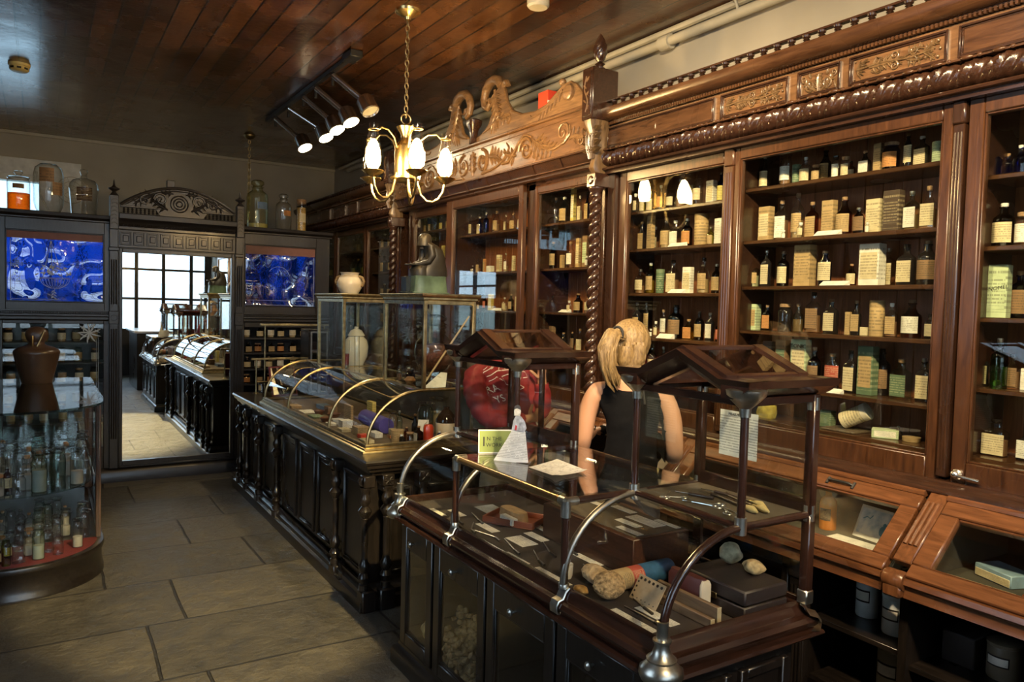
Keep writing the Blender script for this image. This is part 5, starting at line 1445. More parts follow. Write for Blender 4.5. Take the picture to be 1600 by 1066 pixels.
# things on and in the showcase
t = thing('ceramic_jar', (2.03, 5.62, 1.7605), 'squat cream two-handled ceramic jar on top of the farther glass box', 'jar')
obj('body', MB().lathe([(0,0),(.065,0),(.07,.008),(.095,.05),(.098,.085),(.078,.13),(.066,.145),(.07,.158),(.078,.165),(.066,.165),(.06,.145),(0,.14)], n=28), CREAMC, t, local=True)
for s in (-1, 1):
    m = MB(); m.tube([(0, s*.075, .135), (0, s*.105, .125), (0, s*.118, .095), (0, s*.105, .065), (0, s*.09, .06)], .011, 8)
    m.xf(Matrix.Rotation(.8, 4, 'Z')); obj('handle', m, plain('brown_glaze', (.25,.17,.08), .3), t, local=True)
BRZ = plain('dark_bronze', (.035,.030,.022), .42, .3, .3, 14)
t = thing('bronze_statue', (2.06, 4.30, 1.7605), 'dark bronze hooded figure bending over an open book, seated on green marble', 'statue')
# seated hooded reader in profile, facing the far end of the room (-X side of the picture)
m = MB()
m.loft([(.02,0,.110,.105,.075,3),(.02,0,.15,.11,.078,2.4),(.035,0,.19,.085,.07,2.2),(.05,0,.235,.062,.066,2.1),(.04,0,.275,.056,.068,2.1),(.012,0,.305,.048,.056,2.1),(-.012,0,.322,.036,.040,2)], 20)
m.loft([(-.055,0,.110,.055,.07,3),(-.06,0,.145,.055,.072,2.6),(-.05,0,.175,.045,.066,2.3)], 18)
m.ball((-.030,0,.338), .036, 14, 10, 1.05, .85, 1.12)
m.tube([(-.005,-.058,.29),(-.0,-.072,.24),(-.02,-.066,.20),(-.065,-.045,.185),(-.09,-.02,.182)], [.022,.023,.018,.015,.010], 10)
m.tube([(-.005,.058,.29),(-.0,.072,.24),(-.02,.066,.20),(-.065,.045,.185),(-.09,.02,.182)], [.022,.023,.018,.015,.010], 10)
obj('figure', m, BRZ, t, local=True, smooth=70)
m = MB(); rows = []
for i in range(9):
    q = i/8; rows.append([V3((-.065+.05*math.cos(a)*(1+.1*q)+.08*q, .046*math.sin(a)*(1+.5*q), .345+.02*math.sin(PI*q*.5)-.075*q+.035*math.cos(a)*0)) for a in [2*PI*j/16 for j in range(16)]])
m.loft([(-.026,0,.30,.044,.046,2),(-.020,0,.345,.044,.040,2),(-.018,0,.368,.034,.032,2),(-.016,0,.380,.012,.012,2)], 16)
obj('hood', m, BRZ, t, local=True)
m = MB(); 
for s in (-1, 1): m.box(-.135, -.075, 0 if s > 0 else -.05, .05 if s > 0 else 0, .176, .184, .002)
m.xf(Matrix.Translation((0,0,0))); obj('open_book', m, BRZ, t, local=True)
m = MB().loft([(.0,0,0,.125,.085,9),(.0,0,.01,.125,.085,9),(.0,0,.012,.115,.078,9),(.0,0,.10,.105,.072,9),(.0,0,.112,.108,.075,9)], 24)
obj('marble_plinth', m, plain('green_marble', (.10,.15,.09), .3, 0, .5, 9), t, local=True)
tag(obj('bookend', MB().box(1.885, 1.935, 4.24, 4.34, 1.7605, 1.772, .002).box(1.895, 1.925, 4.25, 4.33, 1.772, 1.865, .003), plain('black_slate', (.02,.025,.022), .25)), 'small black slate block on the glass box beside the bronze statue', 'block')
# jar with dark contents in the nearer box
t = thing('globe_jar', (2.07, 4.20, zc1+.0065), 'big footed globe jar of cut glass holding reddish-brown seeds', 'jar')
obj('glass_body', MB().lathe([(0,.0),(.085,.0),(.08,.012),(.04,.03),(.035,.05),(.05,.07),(.095,.11),(.12,.165),(.125,.21),(.115,.265),(.085,.30),(.062,.315),(.075,.325),(.062,.345),(.078,.36),(.064,.37)], n=32), CLEAR, t, local=True)
obj('seeds', MB().lathe([(0,.075),(.06,.085),(.105,.13),(.119,.18),(.120,.215),(.108,.25),(0,.26)], n=28), plain('brown_seeds', (.075,.024,.010), .6, 0, .7, 70, .8), t, local=True)
m = MB(); m.lathe([(.06,.368),(.08,.375),(.055,.39),(.075,.405),(.078,.42),(.05,.437),(0,.44)], n=26); obj('cut_glass_lid', m, CLEAR, t, local=True)
tag(obj('wooden_rod', MB().tube([(2.22, 4.03, 1.63), (1.935, 4.06, 1.215)], .006, 8), plain('pale_cane', (.42,.30,.16), .5)), 'thin wooden rod leaning across the nearer glass box in front of the globe jar', 'rod')
tag(obj('notice_card', MB().prism([(1.92,1.1975),(2.07,1.1975),(2.10,1.28),(2.06,1.285)], lambda u, v, a: V3((u, a+(v-1.19)*.5, v)), 4.03, 4.033), P_CARD, smooth=0), 'white card propped at the foot of the globe jar inside the glass box', 'card')
small = [('q','a','-',2.00,4.42,.05,.09,'amber square bottle beside the globe jar in the nearer glass box'), ('r','n','-',2.06,4.50,.05,.075,'dark round bottle behind the amber square bottle in the glass box'), ('r','c','-',1.98,4.52,.04,.10,'clear slim bottle at the far corner of the nearer glass box')]
for k, g, l, x, y, w, h, lab in small: bottle(k, w, w*.8, h, g, l, (x, y, zc1+.0065), lab, 'bottle', 'small bottles in the nearer glass box')
tag(obj('wooden_funnel', MB().loft([(1.97,4.335,1.1975,.02,.02,2),(1.97,4.335,1.215,.035,.05,2),(1.975,4.335,1.235,.02,.03,2)], 14), plain('orange_brown_wood', (.36,.16,.05), .5)), 'lumpy orange-brown wooden piece in the nearer glass box', 'wooden piece')
t = thing('ceramic_urn', (2.12, 5.70, zc1+.0065), 'white lidded ceramic urn inside the farther glass box', 'urn')
obj('body', MB().lathe([(0,0),(.06,0),(.062,.01),(.09,.07),(.097,.15),(.085,.20),(.06,.225),(.066,.235)], n=26), WHITEC, t, local=True)
obj('lid', MB().lathe([(.07,.235),(.06,.25),(.045,.275),(.015,.29),(.018,.305),(0,.31)], n=22), WHITEC, t, local=True)
for i, (x, y, h, tl) in enumerate(((1.955, 5.46, .21, .10), (2.03, 5.43, .24, -.06))):
    t = thing('glass_tube', (x, y, zc1+.0065), ('shorter' if i == 0 else 'taller')+' glass measuring tube leaning in the farther glass box', 'glass tube', rot=(tl, 0, 0))
    obj('tube', MB().lathe([(.02,.003),(.022,.006),(.020,.03),(.020,h),(.024,h+.004)], n=16), CLEAR, t, local=True)
    if i == 0: obj('red_liquid', MB().lathe([(0,.01),(.018,.03),(.018,.11),(0,.11)], n=14), plain('dark_red_liquid', (.16,.015,.02), .2), t, local=True)
# under the curved glass at the near end
FZ = .8685
t = thing('stoneware_jug', (2.13, 4.13, FZ), 'stoneware jug with brown-black top and cream base at the near end of showcase', 'jug')
obj('cream_base', MB().lathe([(0,0),(.062,0),(.066,.006),(.066,.10)], n=28), CREAMC, t, local=True)
obj('dark_glazed_top', MB().lathe([(.0665,.099),(.066,.115),(.05,.145),(.028,.17),(.018,.178),(.019,.195),(0,.196)], n=28), plain('dark_brown_glaze', (.02,.012,.008), .08), t, local=True)
t = thing('orange_bottle', (1.975, 4.06, FZ), 'bright red-orange bottle with glass top at the near end of the showcase', 'bottle')
obj('glass_body', MB().lathe([(0,0),(.033,0),(.034,.005),(.034,.085),(.028,.105),(.012,.12),(.012,.14),(.016,.142)], n=20), CLEAR, t, local=True)
obj('orange_contents', MB().lathe([(0,.003),(.031,.003),(.031,.084),(.024,.102),(0,.104)], n=20), plain('vermilion', (.75,.07,.02), .35), t, local=True)
ends = [('t','-','T',1.80,4.12,.075,.075,'tan tin beside the curved glass near end of showcase'), ('v','k','-',1.79,4.035,.035,.06,'tiny dark bottle in front of the tan tin'), ('j','c','-',1.845,4.04,.055,.07,'clear squat jar right of the tiny dark bottle'), ('r','a','-',1.865,4.135,.05,.085,'amber bottle behind the clear squat jar'), ('q','n','W',1.905,4.05,.055,.10,'dark square bottle left of the orange bottle'), ('g','c','-',1.83,4.26,.07,.17,'grey stoppered jar behind the tan tin'), ('r','q','-',1.89,4.30,.045,.16,'pale aqua bottle behind the grey stoppered jar'), ('g','q','-',2.04,4.24,.12,.22,'large clear jar behind the orange bottle'), ('g','c','-',2.16,4.30,.13,.24,'large clear jar behind the stoneware jug'), ('v','b','-',2.045,4.05,.035,.06,'tiny dark blue bottle between orange bottle and jug'), ('r','n','-',1.95,4.20,.05,.15,'dark slim bottle behind the leaning white sheet')]
for k, g, l, x, y, w, h, lab in ends: bottle(k, w, w*.8, h, g, l, (x, y, FZ), lab, {'t':'tin','j':'jar','g':'jar'}.get(k, 'bottle'), 'things at the near end of the brass showcase')
tag(obj('leaning_sheet', MB().prism([(1.92,.869),(1.99,.869),(2.02,.985),(1.95,.99)], lambda u, v, a: V3((u, a+(v-.87)*.3, v)), 4.115, 4.118), P_CARD, smooth=0), 'white printed sheet leaning behind the orange bottle', 'sheet')
RL = random.Random(21)
lit = [('box','P_CREAM',1.63,4.18,.06,.10,.02,'cream flat packet nearest the curved glass hoop'), ('box','red',1.66,4.32,.05,.06,.025,'small red box beside the cream flat packet'), ('box','P_TAN',1.70,4.46,.08,.10,.05,'tan carton lying behind the small red box'), ('box','P_WHITE',1.75,4.34,.05,.11,.03,'white carton lying flat by the tan carton'), ('box','P_CREAM',1.64,4.60,.06,.09,.02,'cream packet beside the second brass hoop'), ('box','P_WHITE',1.70,4.74,.07,.08,.05,'white box with printed side behind the second hoop'), ('roll','purple',1.85,4.62,.05,.42,0,'long violet wrapped roll lying in the showcase'), ('box','P_TAN',1.82,5.02,.02,.14,.11,'tan card standing upright in the middle of showcase'), ('dish','brown',1.66,5.02,.045,0,.03,'small brown wooden bowl in the middle of showcase'), ('dish','brown',1.77,5.18,.05,0,.03,'larger brown wooden bowl behind the small one'), ('box','P_GREEN',1.66,5.24,.08,.14,.012,'grey-green booklet lying flat near third hoop'), ('box','P_WHITE',1.68,5.50,.10,.16,.008,'white paper sheet lying by the far hoop'), ('dish','white',1.70,4.90,.04,0,.035,'small white ceramic dish beside the wooden bowl'), ('box','orange',1.83,4.26,.05,.05,.02,'little orange box behind the small red box'),
 ('dish','brown',1.72,5.36,.04,0,.03,'round brown wooden lid beyond the larger bowl'), ('box','P_WHITE',1.64,4.86,.05,.08,.018,'thin white packet by the second hoop'), ('box','P_BROWN',1.80,5.34,.07,.09,.06,'brown carton behind the wooden lid'), ('box','P_YELLOW',1.95,4.92,.03,.10,.14,'yellow upright carton at the back of the showcase'), ('box','P_TAN',1.66,5.78,.08,.12,.02,'tan packet near the far end of showcase'), ('box','P_BLUE',1.85,5.62,.08,.20,.03,'blue packet lying behind the white paper sheet')]
for kd, mt, x, y, a, b, c, lab in lit:
    mm = {'red':plain('red_card', (.62,.05,.02)), 'orange':plain('orange_card', (.6,.2,.05)), 'purple':plain('violet_paper', (.09,.07,.30), .4), 'brown':plain('turned_brown_wood', (.14,.06,.03), .35), 'white':WHITEC}.get(mt) or globals()[mt]
    if kd == 'box': o = obj('packet', MB().box(x-a/2, x+a/2, y-b/2, y+b/2, FZ, FZ+c, .0015), mm, smooth=0); ct = 'packet'
    elif kd == 'roll': o = obj('wrapped_roll', MB().tube([(x, y-b/2, FZ+a), (x+.02, y+b/2, FZ+a)], a, 18), mm); ct = 'roll'
    else: o = obj('dish', MB().lathe([(0,FZ),(a*.6,FZ),(a,FZ+c),(a*.9,FZ+c),(a*.5,FZ+.008),(0,FZ+.008)], (x,y,0), 20), mm); ct = 'dish'
    tag(o, lab, ct)
# far end of the counter: leaning framed mirror and a stepped brass rack
t = thing('leaning_mirror', (1.79, 6.66, CZ+.004), 'small framed mirror leaning at the far end of the brass showcase', 'mirror', rot=(-.32, 0, .18))
obj('frame', MB().box(-.08, .16, -.004, .012, 0, .27, .002), plain('dark_red_frame', (.10,.02,.03), .35), t, local=True)
obj('mirror_glass', MB().box(-.066, .146, -.0065, -.003, .014, .256), SILVER, t, local=True, smooth=0)
t = thing('brass_rack', (1.9, 7.15, CZ), 'stepped brass display rack of glass shelves at the far end of the counter', 'rack')
m = MB()
for x in (1.645, 2.20): m.tube([(x, 6.95, CZ), (x, 6.95, 1.15)], .008, 8); m.tube([(x+.10, 7.05, CZ), (x+.10, 7.05, 1.46)], .008, 8)
m.box(1.60, 2.24, 6.935, 6.965, 1.15, 1.168, .003); m.box(1.70, 2.34, 7.03, 7.07, 1.458, 1.478, .003); m.tube([(1.645,6.95,.95),(2.20,6.95,.95)], .005, 8)
m.lathe([(.025,CZ),(.025,CZ+.005),(.008,CZ+.012)], (1.645,6.95,0), 14)
obj('frame', m, BRASS, t)
obj('glass_shelf', MB().box(1.66, 2.22, 6.94, 7.07, 1.142, 1.148), GLASS, t, smooth=0)
for i, (x, g) in enumerate(((1.71,'c'),(1.80,'y'),(1.90,'n'),(2.00,'c'),(2.10,'c'))):
    bottle('grqjr'[i], .065, .06, (.11,.10,.09,.11,.10)[i], g, '-' if i else 'C', (x, 7.01, CZ+.0005), '%s bottle standing under the stepped brass rack, %s' % (GL[g][1].replace(' glass',''), ORD[i]), 'bottle', 'bottles under the stepped brass rack')
t = thing('glass_door_cabinet', (2.13, 6.80, CZ), 'small dark cabinet with twin arched glass doors behind the brass showcase', 'cabinet')
m = MB().box(2.03, 2.23, 6.66, 6.90, CZ, CZ+.02, .003); m.box(2.03, 2.23, 6.66, 6.90, 1.42, 1.44, .003); m.box(2.21, 2.23, 6.66, 6.90, CZ+.02, 1.42); m.box(2.03, 2.21, 6.88, 6.90, CZ+.02, 1.42)
m.box(2.03, 2.05, 6.66, 6.88, CZ+.02, 1.42, .002); obj('carcass', m, EBONV, t)
for a in (2.05, 2.13):
    m = MB(); xframe(m, 6.655, 6.67, a, a+.078, CZ+.02, 1.42, .014); d = obj('door', m, plain('grey_painted_frame', (.20,.22,.26), .4), t)
    obj('glass_pane', MB().box(a+.012, a+.066, 6.660, 6.664, CZ+.03, 1.41), GLASS, d, smooth=0)
# the counter behind the camera that the big mirror catches
t = thing('shop_counter', (1.75, -.35, 0), 'plain dark counter with pale top near the shop windows, seen only in the mirror', 'counter')
obj('carcass', MB().box(1.45, 2.05, -1.1, .35, 0, 1.03, .01), EBONV, t, smooth=0); obj('counter_top', MB().box(1.40, 2.10, -1.15, .40, 1.03, 1.07, .008), plain('pale_counter_top', (.55,.55,.54), .25), t)
# ------------------------------------------------------------------ rosewood showcase in front
t = thing('rosewood_showcase', (1.72, 2.35, 0), 'rosewood floor showcase with nickel fittings and two gabled glass boxes, in front', 'display case')
X0, X1, Y0, Y1 = 1.445, 2.03, 1.50, 3.20
PX0, PX1, PY0, PY1 = 1.435, 2.045, 1.47, 3.24   # glass line
carc = MB().box(X0+.30, X1, Y0, Y1, .09, .69); carc.box(X0, X0+.30, Y0, Y0+.02, .09, .69); carc.box(X0, X0+.30, Y1-.02, Y1, .09, .69); carc.box(X0, X0+.30, Y0+.02, Y1-.02, .67, .69); carc.box(X0, X0+.30, Y0+.02, Y1-.02, .09, .11)
DY = [(3.19, 2.87), (2.85, 2.415), (2.40, 1.96), (1.945, 1.515)]
for a, b in DY[:-1]: carc.box(X0, X0+.30, b-.02, b, .11, .67)
obj('carcass', carc, EBONV, t, smooth=0)
obj('plinth', ring([(0,.11),(.01,.105),(.012,.09),(.03,.08),(.04,.06),(.04,0)], X0-.005, X1, Y0, Y1), [EBON, EBONX], t)
for i, (a, b) in enumerate(DY):
    m = MB(); frame(m, X0-.02, X0+.005, a, b, .11, .67, .055, .055, .06, .10, .004)
    d = obj('glazed_door', m, EBONV, t)
    obj('glass_pane', MB().box(X0-.010, X0-.007, b+.05, a-.05, .165, .575), GLASSD, d, smooth=0)
    m = MB().lathe([(.005,0),(.005,.012),(.013,.018),(.014,.024),(.008,.030),(0,.031)], n=14, M=Matrix.Translation((X0-.02, (a+b)/2+.02, .612)) @ Matrix.Rotation(-PI/2, 4, 'Y'))
    obj('knob', m, NICK, d)
m = MB(); xframe(m, 1.483, 1.51, 1.50, 1.74, .15, .62, .03); xframe(m, 1.483, 1.51, 1.78, 2.0, .15, .62, .03); obj('end_panel', m, EBONV, t)
prof = [(-.06,.690),(.040,.690),(.046,.697),(.042,.706),(.020,.710),(.030,.722),(.032,.735),(.024,.748),(.008,.752),(.004,.756),(-.004,.775),(-.012,.785),(-.020,.790),(-.026,.785),(-.028,.757)]
obj('deck_moulding', ring(prof, PX0, PX1, PY0, PY1), [ROSE, ROSEX], t)
obj('deck', MB().box(PX0+.025, PX1-.025, PY0+.025, PY1-.025, .74, .757), plain('dark_case_lining', (.035,.026,.022), .85), t, smooth=0)
# nickel straps and corner shoes
for y in (1.93, 2.70, 3.20):
    P = [(PX0-a, b) for a, b in [(.0,.705),(.034,.712),(.036,.736),(.028,.752),(.010,.757),(.0,.777),(-.014,.789)]]
    m = MB(); w = .020
    rows = [[V3((u, y-w, v)) for u, v in P], [V3((u-.003, y-w*.9, v+.003)) for u, v in P], [V3((u-.003, y+w*.9, v+.003)) for u, v in P], [V3((u, y+w, v)) for u, v in P]]
    m.grid(rows); obj('nickel_strap', m, NICK, t)
for x, y in ((PX0, PY0), (PX0, PY1)):
    m = MB().lathe([(0,.688),(.055,.690),(.062,.705),(.060,.722),(.046,.736),(.040,.742),(.042,.748),(.028,.760),(.021,.78),(.022,.792),(.026,.795),(.026,.80),(.016,.802),(.016,.845),(.017,.85),(.013,.852)], (x, y, 0), 26)
    obj('nickel_corner_shoe', m, NICK, t)
ZT_ = 1.069; XB = 1.731
m = MB(); w = .020; P = [(a, b) for a, b in [(.0,.705),(.034,.712),(.036,.736),(.028,.752),(.010,.757),(.0,.777),(-.014,.789)]]
m.grid([[V3((PX1+u+dx, PY0-u*.9+dy, v)) for u, v in P] for dx, dy in ((-.022,-.022),(.003,-.003),(.022,.022))]); obj('nickel_strap', m, NICK, t)
for y in (PY0, PY1): m = MB().box(PX1-.016, PX1+.016, y-.016, y+.016, .785, ZT_, .004); obj('back_post', m, ROSEV, t); m = MB().box(PX1-.019, PX1+.019, y-.019, y+.019, .785, .83, .004); obj('nickel_socket', m, NICK, t)
def arc(k, n=14):
    a = PI/2*k/n; return XB-(XB-PX0)*math.cos(a)**1.05, .80+(ZT_-.80)*math.sin(a)**.95
for y in (PY0, 1.93, 2.70, PY1):
    m = MB().tube([V3((arc(k)[0], y, arc(k)[1])) for k in range(15)]+[V3((XB+.05, y, ZT_))], [.0125]*16, 10)
    o = obj('curved_rail', m, ROSEV if y == PY0 else BRASS if y == PY1 else ROSEV, t)
    if y != PY0: o.data.materials[0] = plain('smoky_metal', (.28,.26,.23), .35, 1., .2)
# middle section: upright posts, brass-brown top rail
for y in (1.935, 2.695):
    m = MB().tube([(PX0+.006, y, .79), (PX0+.006, y, ZT_-.02)], .0135, 12); po = obj('post', m, ROSEV, t)
    m = MB().tube([(PX0+.006, y, ZT_-.05), (PX0+.006, y, ZT_+.004)], .017, 12); m.tube([(PX0+.006, y+(.0 if y < 2 else -.03), ZT_), (PX0+.006, y+(.03 if y < 2 else 0), ZT_)], .016, 12); m.tube([(PX0, y, ZT_), (PX0+.05, y, ZT_)], .015, 12)
    obj('nickel_elbow', m, NICK, po)
    obj('nickel_ferrule', MB().lathe([(.018,.785),(.018,.80),(.014,.805)], (PX0+.006,y,0), 14), NICK, po)
m = MB().tube([(PX0+.006, 1.955, ZT_), (PX0+.006, 2.675, ZT_)], .0135, 12); obj('front_rail', m, plain('bronze_rail', (.20,.13,.06), .25, .7), t)
m = MB()
for y in (1.935, 2.695): m.tube([(PX0+.04, y, ZT_), (PX1, y, ZT_)], .0125, 10)
for y in (PY0, PY1): m.tube([(XB, y, ZT_), (PX1, y, ZT_)], .0125, 10)
m.tube([(PX1, PY0, ZT_), (PX1, PY1, ZT_)], .012, 10); m.tube([(XB, PY0, ZT_), (XB, 1.935, ZT_)], .012, 10); m.tube([(XB, 2.695, ZT_), (XB, PY1, ZT_)], .012, 10)
obj('top_rails', m, ROSE, t)
obj('top_glass', MB().box(PX0+.01, PX1-.01, 1.945, 2.685, ZT_+.010, ZT_+.0145), GLASS, t, smooth=0)
obj('front_glass', MB().box(PX0+.002, PX0+.006, 1.95, 2.68, .79, ZT_-.01), GLASS, t, smooth=0)
for a, b in ((PY0, 1.93), (2.70, PY1)):
    obj('curved_glass', MB().grid([[V3((arc(k)[0], y, arc(k)[1])) for k in range(15)] for y in (a+.01, b-.01)]), GLASSD, t, smooth=60)
for y in (PY0, PY1):
    P = [V3((arc(k)[0], y, arc(k)[1])) for k in range(15)]+[V3((PX1, y, ZT_)), V3((PX1, y, .79))]
    obj('end_glass', MB().add(P, [tuple(range(len(P)))]), GLASS, t, smooth=0)
m = MB().box(PX1-.008, PX1+.006, PY0+.02, PY1-.02, .785, .80, .002); m.box(PX1-.008, PX1+.006, PY0+.02, PY1-.02, 1.04, 1.06, .002)
for y in (1.93, 2.70): m.box(PX1-.008, PX1+.006, y-.02, y+.02, .80, 1.04, .002)
obj('back_frame', m, ROSE, t); obj('back_glass', MB().box(PX1-.003, PX1, PY0+.02, PY1-.02, .80, 1.05), GLASSD, t, smooth=0)
# gabled glass boxes at both ends
for ya, yb, near in ((PY0, 1.935, True), (2.70, PY1, False)):
    yc = (ya+yb)/2
    m = MB()
    for x, y in ((XB, ya), (XB, yb)): m.tube([(x, y, ZT_), (x, y, 1.45)], .0125, 12)
    for x, y in ((PX1, ya), (PX1, yb)): m.box(x-.016, x+.016, y-.016, y+.016, ZT_, 1.45, .004)
    if not near: m.box(PX1-.012, PX1+.012, yc-.012, yc+.012, ZT_, 1.45, .004)
    for y in (ya, yb): m.box(XB, PX1, y-.01, y+.01, 1.425, 1.45, .003)
    for x in (XB, PX1): m.box(x-.01, x+.01, ya, yb, 1.425, 1.45, .003)
    m.box(PX1-.012, PX1+.012, ya, yb, ZT_, ZT_+.05, .003)
    bo = obj('box_posts', m, ROSEV, t)
    for x, y in ((XB, ya), (XB, yb), (PX1, ya), (PX1, yb)):
        c = MB(); c.tube([(x, y, ZT_-.02), (x, y, ZT_+.03)], .018, 12)
        obj('nickel_elbow', c, NICK, bo); c = MB(); c.lathe([(.016,1.395),(.018,1.42),(.045,1.445),(.058,1.46),(.060,1.475),(.05,1.48)] if x == XB else [(.018,1.40),(.018,1.44)], (x, y, 0), 20)
        obj('nickel_bracket', c, NICK, bo)
    obj('box_shelf', MB().box(XB+.012, PX1-.012, ya+.012, yb-.012, ZT_-.002, ZT_+.006), plain('box_lining', (.10,.078,.058), .85) if near else GLASS, bo, smooth=0)
    g = MB(); g.box(XB-.002, XB+.002, ya+.014, yb-.014, ZT_+.01, 1.43); g.box(PX1-.002, PX1+.002, ya+.018, yb-.018, ZT_+.05, 1.43)
    g.box(XB+.014, PX1-.018, ya-.002, ya+.002, ZT_+.01, 1.43); g.box(XB+.014, PX1-.018, yb-.002, yb+.002, ZT_+.01, 1.43)
    obj('box_glass', g, GLASSD, bo, smooth=0)
    # gable cornice: straight along the ends, folded up along the long faces
    G = [(yb+.055,1.503),(yc+.175,1.503),(yc,1.580),(yc-.175,1.503),(ya-.055,1.503)]
    Gi = [(yb-.005,1.448),(yc+.17,1.448),(yc,1.520),(yc-.17,1.448),(ya+.005,1.448)]
    Gm = [(yb+.05,1.480),(yc+.18,1.480),(yc,1.557),(yc-.18,1.480),(ya-.05,1.480)]
    Gn = [(yb+.02,1.460),(yc+.175,1.460),(yc,1.535),(yc-.175,1.460),(ya-.02,1.460)]
    c = MB()
    for sx, xo in ((-1, XB), (1, PX1)):
        rows = [[V3((xo+sx*.0, y, z)) for y, z in Gi], [V3((xo+sx*.02, y, z)) for y, z in Gn], [V3((xo+sx*.048, y, z)) for y, z in Gm], [V3((xo+sx*.055, y, z)) for y, z in G], [V3((xo-sx*.03, y, z+.002)) for y, z in G], [V3((xo-sx*.03, y, z)) for y, z in Gi]]
        c.grid(rows, cv=True)
    for sy, yo in ((-1, ya), (1, yb)):
        pr_ = [(-.005,1.448),(.02,1.460),(.048,1.480),(.055,1.503),(-.05,1.505),(-.05,1.448)]
        c.prism(pr_, lambda u, v, a, sy=sy, yo=yo: V3((a, yo+sy*u, v)), XB-.05, PX1+.05)
    obj('gabled_cornice', c, ROSE, bo, smooth=25)
    r = MB()
    for s in (-1, 1):
        e = lambda x, q, dz: V3((x, yc+s*.185*(1-q), 1.500+.080*q+dz))
        for xa, xb in ((XB-.03, XB+.015), (PX1-.015, PX1+.03)):
            r.add([e(xa,0,0), e(xb,0,0), e(xb,1,0), e(xa,1,0), e(xa,0,.012), e(xb,0,.012), e(xb,1,.012), e(xa,1,.012)], [(0,1,2,3),(4,5,6,7),(0,1,5,4),(1,2,6,5),(2,3,7,6),(3,0,4,7)])
        for q0, q1 in ((0, .07), (.94, 1.0)):
            r.add([e(XB+.02,q0,0), e(PX1-.02,q0,0), e(PX1-.02,q1,0), e(XB+.02,q1,0), e(XB+.02,q0,.010), e(PX1-.02,q0,.010), e(PX1-.02,q1,.010), e(XB+.02,q1,.010)], [(0,1,2,3),(4,5,6,7),(0,1,5,4),(1,2,6,5),(2,3,7,6),(3,0,4,7)])
        obj('sloping_roof_glass', MB().add([e(XB+.02,.1,.004), e(PX1-.02,.1,.004), e(PX1-.02,.95,.004), e(XB+.02,.95,.004)], [(0,1,2,3)]), GLASSD, bo, smooth=0)
    obj('roof_frame', r, ROSEX, bo, smooth=20)
# ------------------------------------------------------------------ things on and in it
GT = ZT_+.015
t = thing('paper_lady', (1.575, 2.47, GT), 'white paper standee of a lady in a wide skirt printed with text', 'standee', rz=-.95)
def flatfig(poly, y0, y1): return MB().prism(poly, lambda u, v, a: V3((u, a, v)), y0, y1)
obj('skirt', flatfig([(-.085,.0),(.0,-.0),(.062,.005),(.055,.06),(.046,.125),(.02,.138),(-.008,.13),(-.03,.09)], -.002, .002).xf(Matrix.Identity(4)), paper('dense_print', (.82,.82,.80), (.12,.12,.13), 22, .6), t, local=True, smooth=0)
obj('torso', flatfig([(-.010,.128),(.042,.122),(.052,.140),(.044,.165),(.030,.182),(.022,.186),(.005,.184),(-.004,.165)], -.0035, -.0005), plain('grey_print', (.40,.42,.48), .7, 0, .5, 60), t, local=True, smooth=0)
obj('head', flatfig([(.000,.186),(.024,.186),(.027,.205),(.022,.222),(.012,.226),(.002,.221),(-.001,.205)], -.004, -.0015), plain('pale_print', (.62,.60,.56), .7, 0, .3, 80), t, local=True, smooth=0)
obj('hair', flatfig([(-.002,.205),(.002,.212),(.012,.215),(.024,.211),(.028,.207),(.024,.224),(.012,.229),(.001,.224)], -.0045, -.002), plain('dark_print', (.06,.06,.07), .7), t, local=True, smooth=0)
obj('red_sash', flatfig([(.003,.130),(.010,.128),(.013,.145),(.006,.150)], -.0045, -.003), plain('red_print', (.55,.04,.05), .6), t, local=True, smooth=0)
obj('support_fin', MB().prism([(0,0),(.06,0),(0,.11)], lambda u, v, a: V3((a, u+.002, v)), -.012, -.0105), P_CARD, t, local=True, smooth=0)
t = thing('green_sign', (1.60, 2.655, GT), 'small green sign with black lettering standing behind the paper lady', 'sign', rot=(-.12, 0, -.42))
obj('sign_card', MB().box(-.07, .075, -.0015, .0015, 0, .098, .0005), plain('white_edge_card', (.75,.76,.72), .5), t, local=True, smooth=0)
obj('green_face', MB().box(-.065, .070, -.0026, -.0012, .005, .093), plain('sage_green', (.21,.27,.075), .5, 0, .05), t, local=True, smooth=0)
MT = lambda x, z: Matrix(((1,0,0,x),(0,0,-1,-.0030),(0,1,0,z),(0,0,0,1)))
text('large_letter', 'I', .056, INK, t, MT(-.047, .047)); text('lettering', 'N THE', .022, INK, t, MT(-.004, .060)); text('lettering', 'WORK', .022, INK, t, MT(-.004, .034))
m = MB(); rows = []
Q = [V3((1.571,2.359,0)), V3((1.762,2.437,0)), V3((1.726,2.19,0)), V3((1.563,2.167,0))]
for i in range(7):
    rows.append([])
    for j in range(9):
        a, b = i/6, j/8; p = (Q[0]*(1-a)+Q[1]*a)*(1-b)+(Q[3]*(1-a)+Q[2]*a)*b
        rows[-1].append(V3((p.x, p.y, GT+.0015+.012*max(0, abs(a-.5)*2-.6)*(.4+b)+.006*(b > .9))))
m.grid(rows); tag(obj('paper_notice', m, paper('fine_print', (.84,.82,.74), (.25,.22,.2), 12, .45)), 'white paper notice lying on the glass top in front of the paper lady', 'paper')
t = thing('text_sign', (2.025, 1.745, 1.20), 'white printed text sheet hanging inside the nearer gabled glass box', 'sign')
obj('sheet', MB().box(-.0015, .0, -.082, .082, 0, .158), paper('listing_print', (.66,.69,.68), (.05,.05,.06), 17, .62), t, local=True, smooth=0)
text('lettering', 'MEASUREMENT', .013, INK, t, Matrix(((0,0,-1,-.0022),(-1,0,0,0),(0,1,0,.146),(0,0,0,1))))
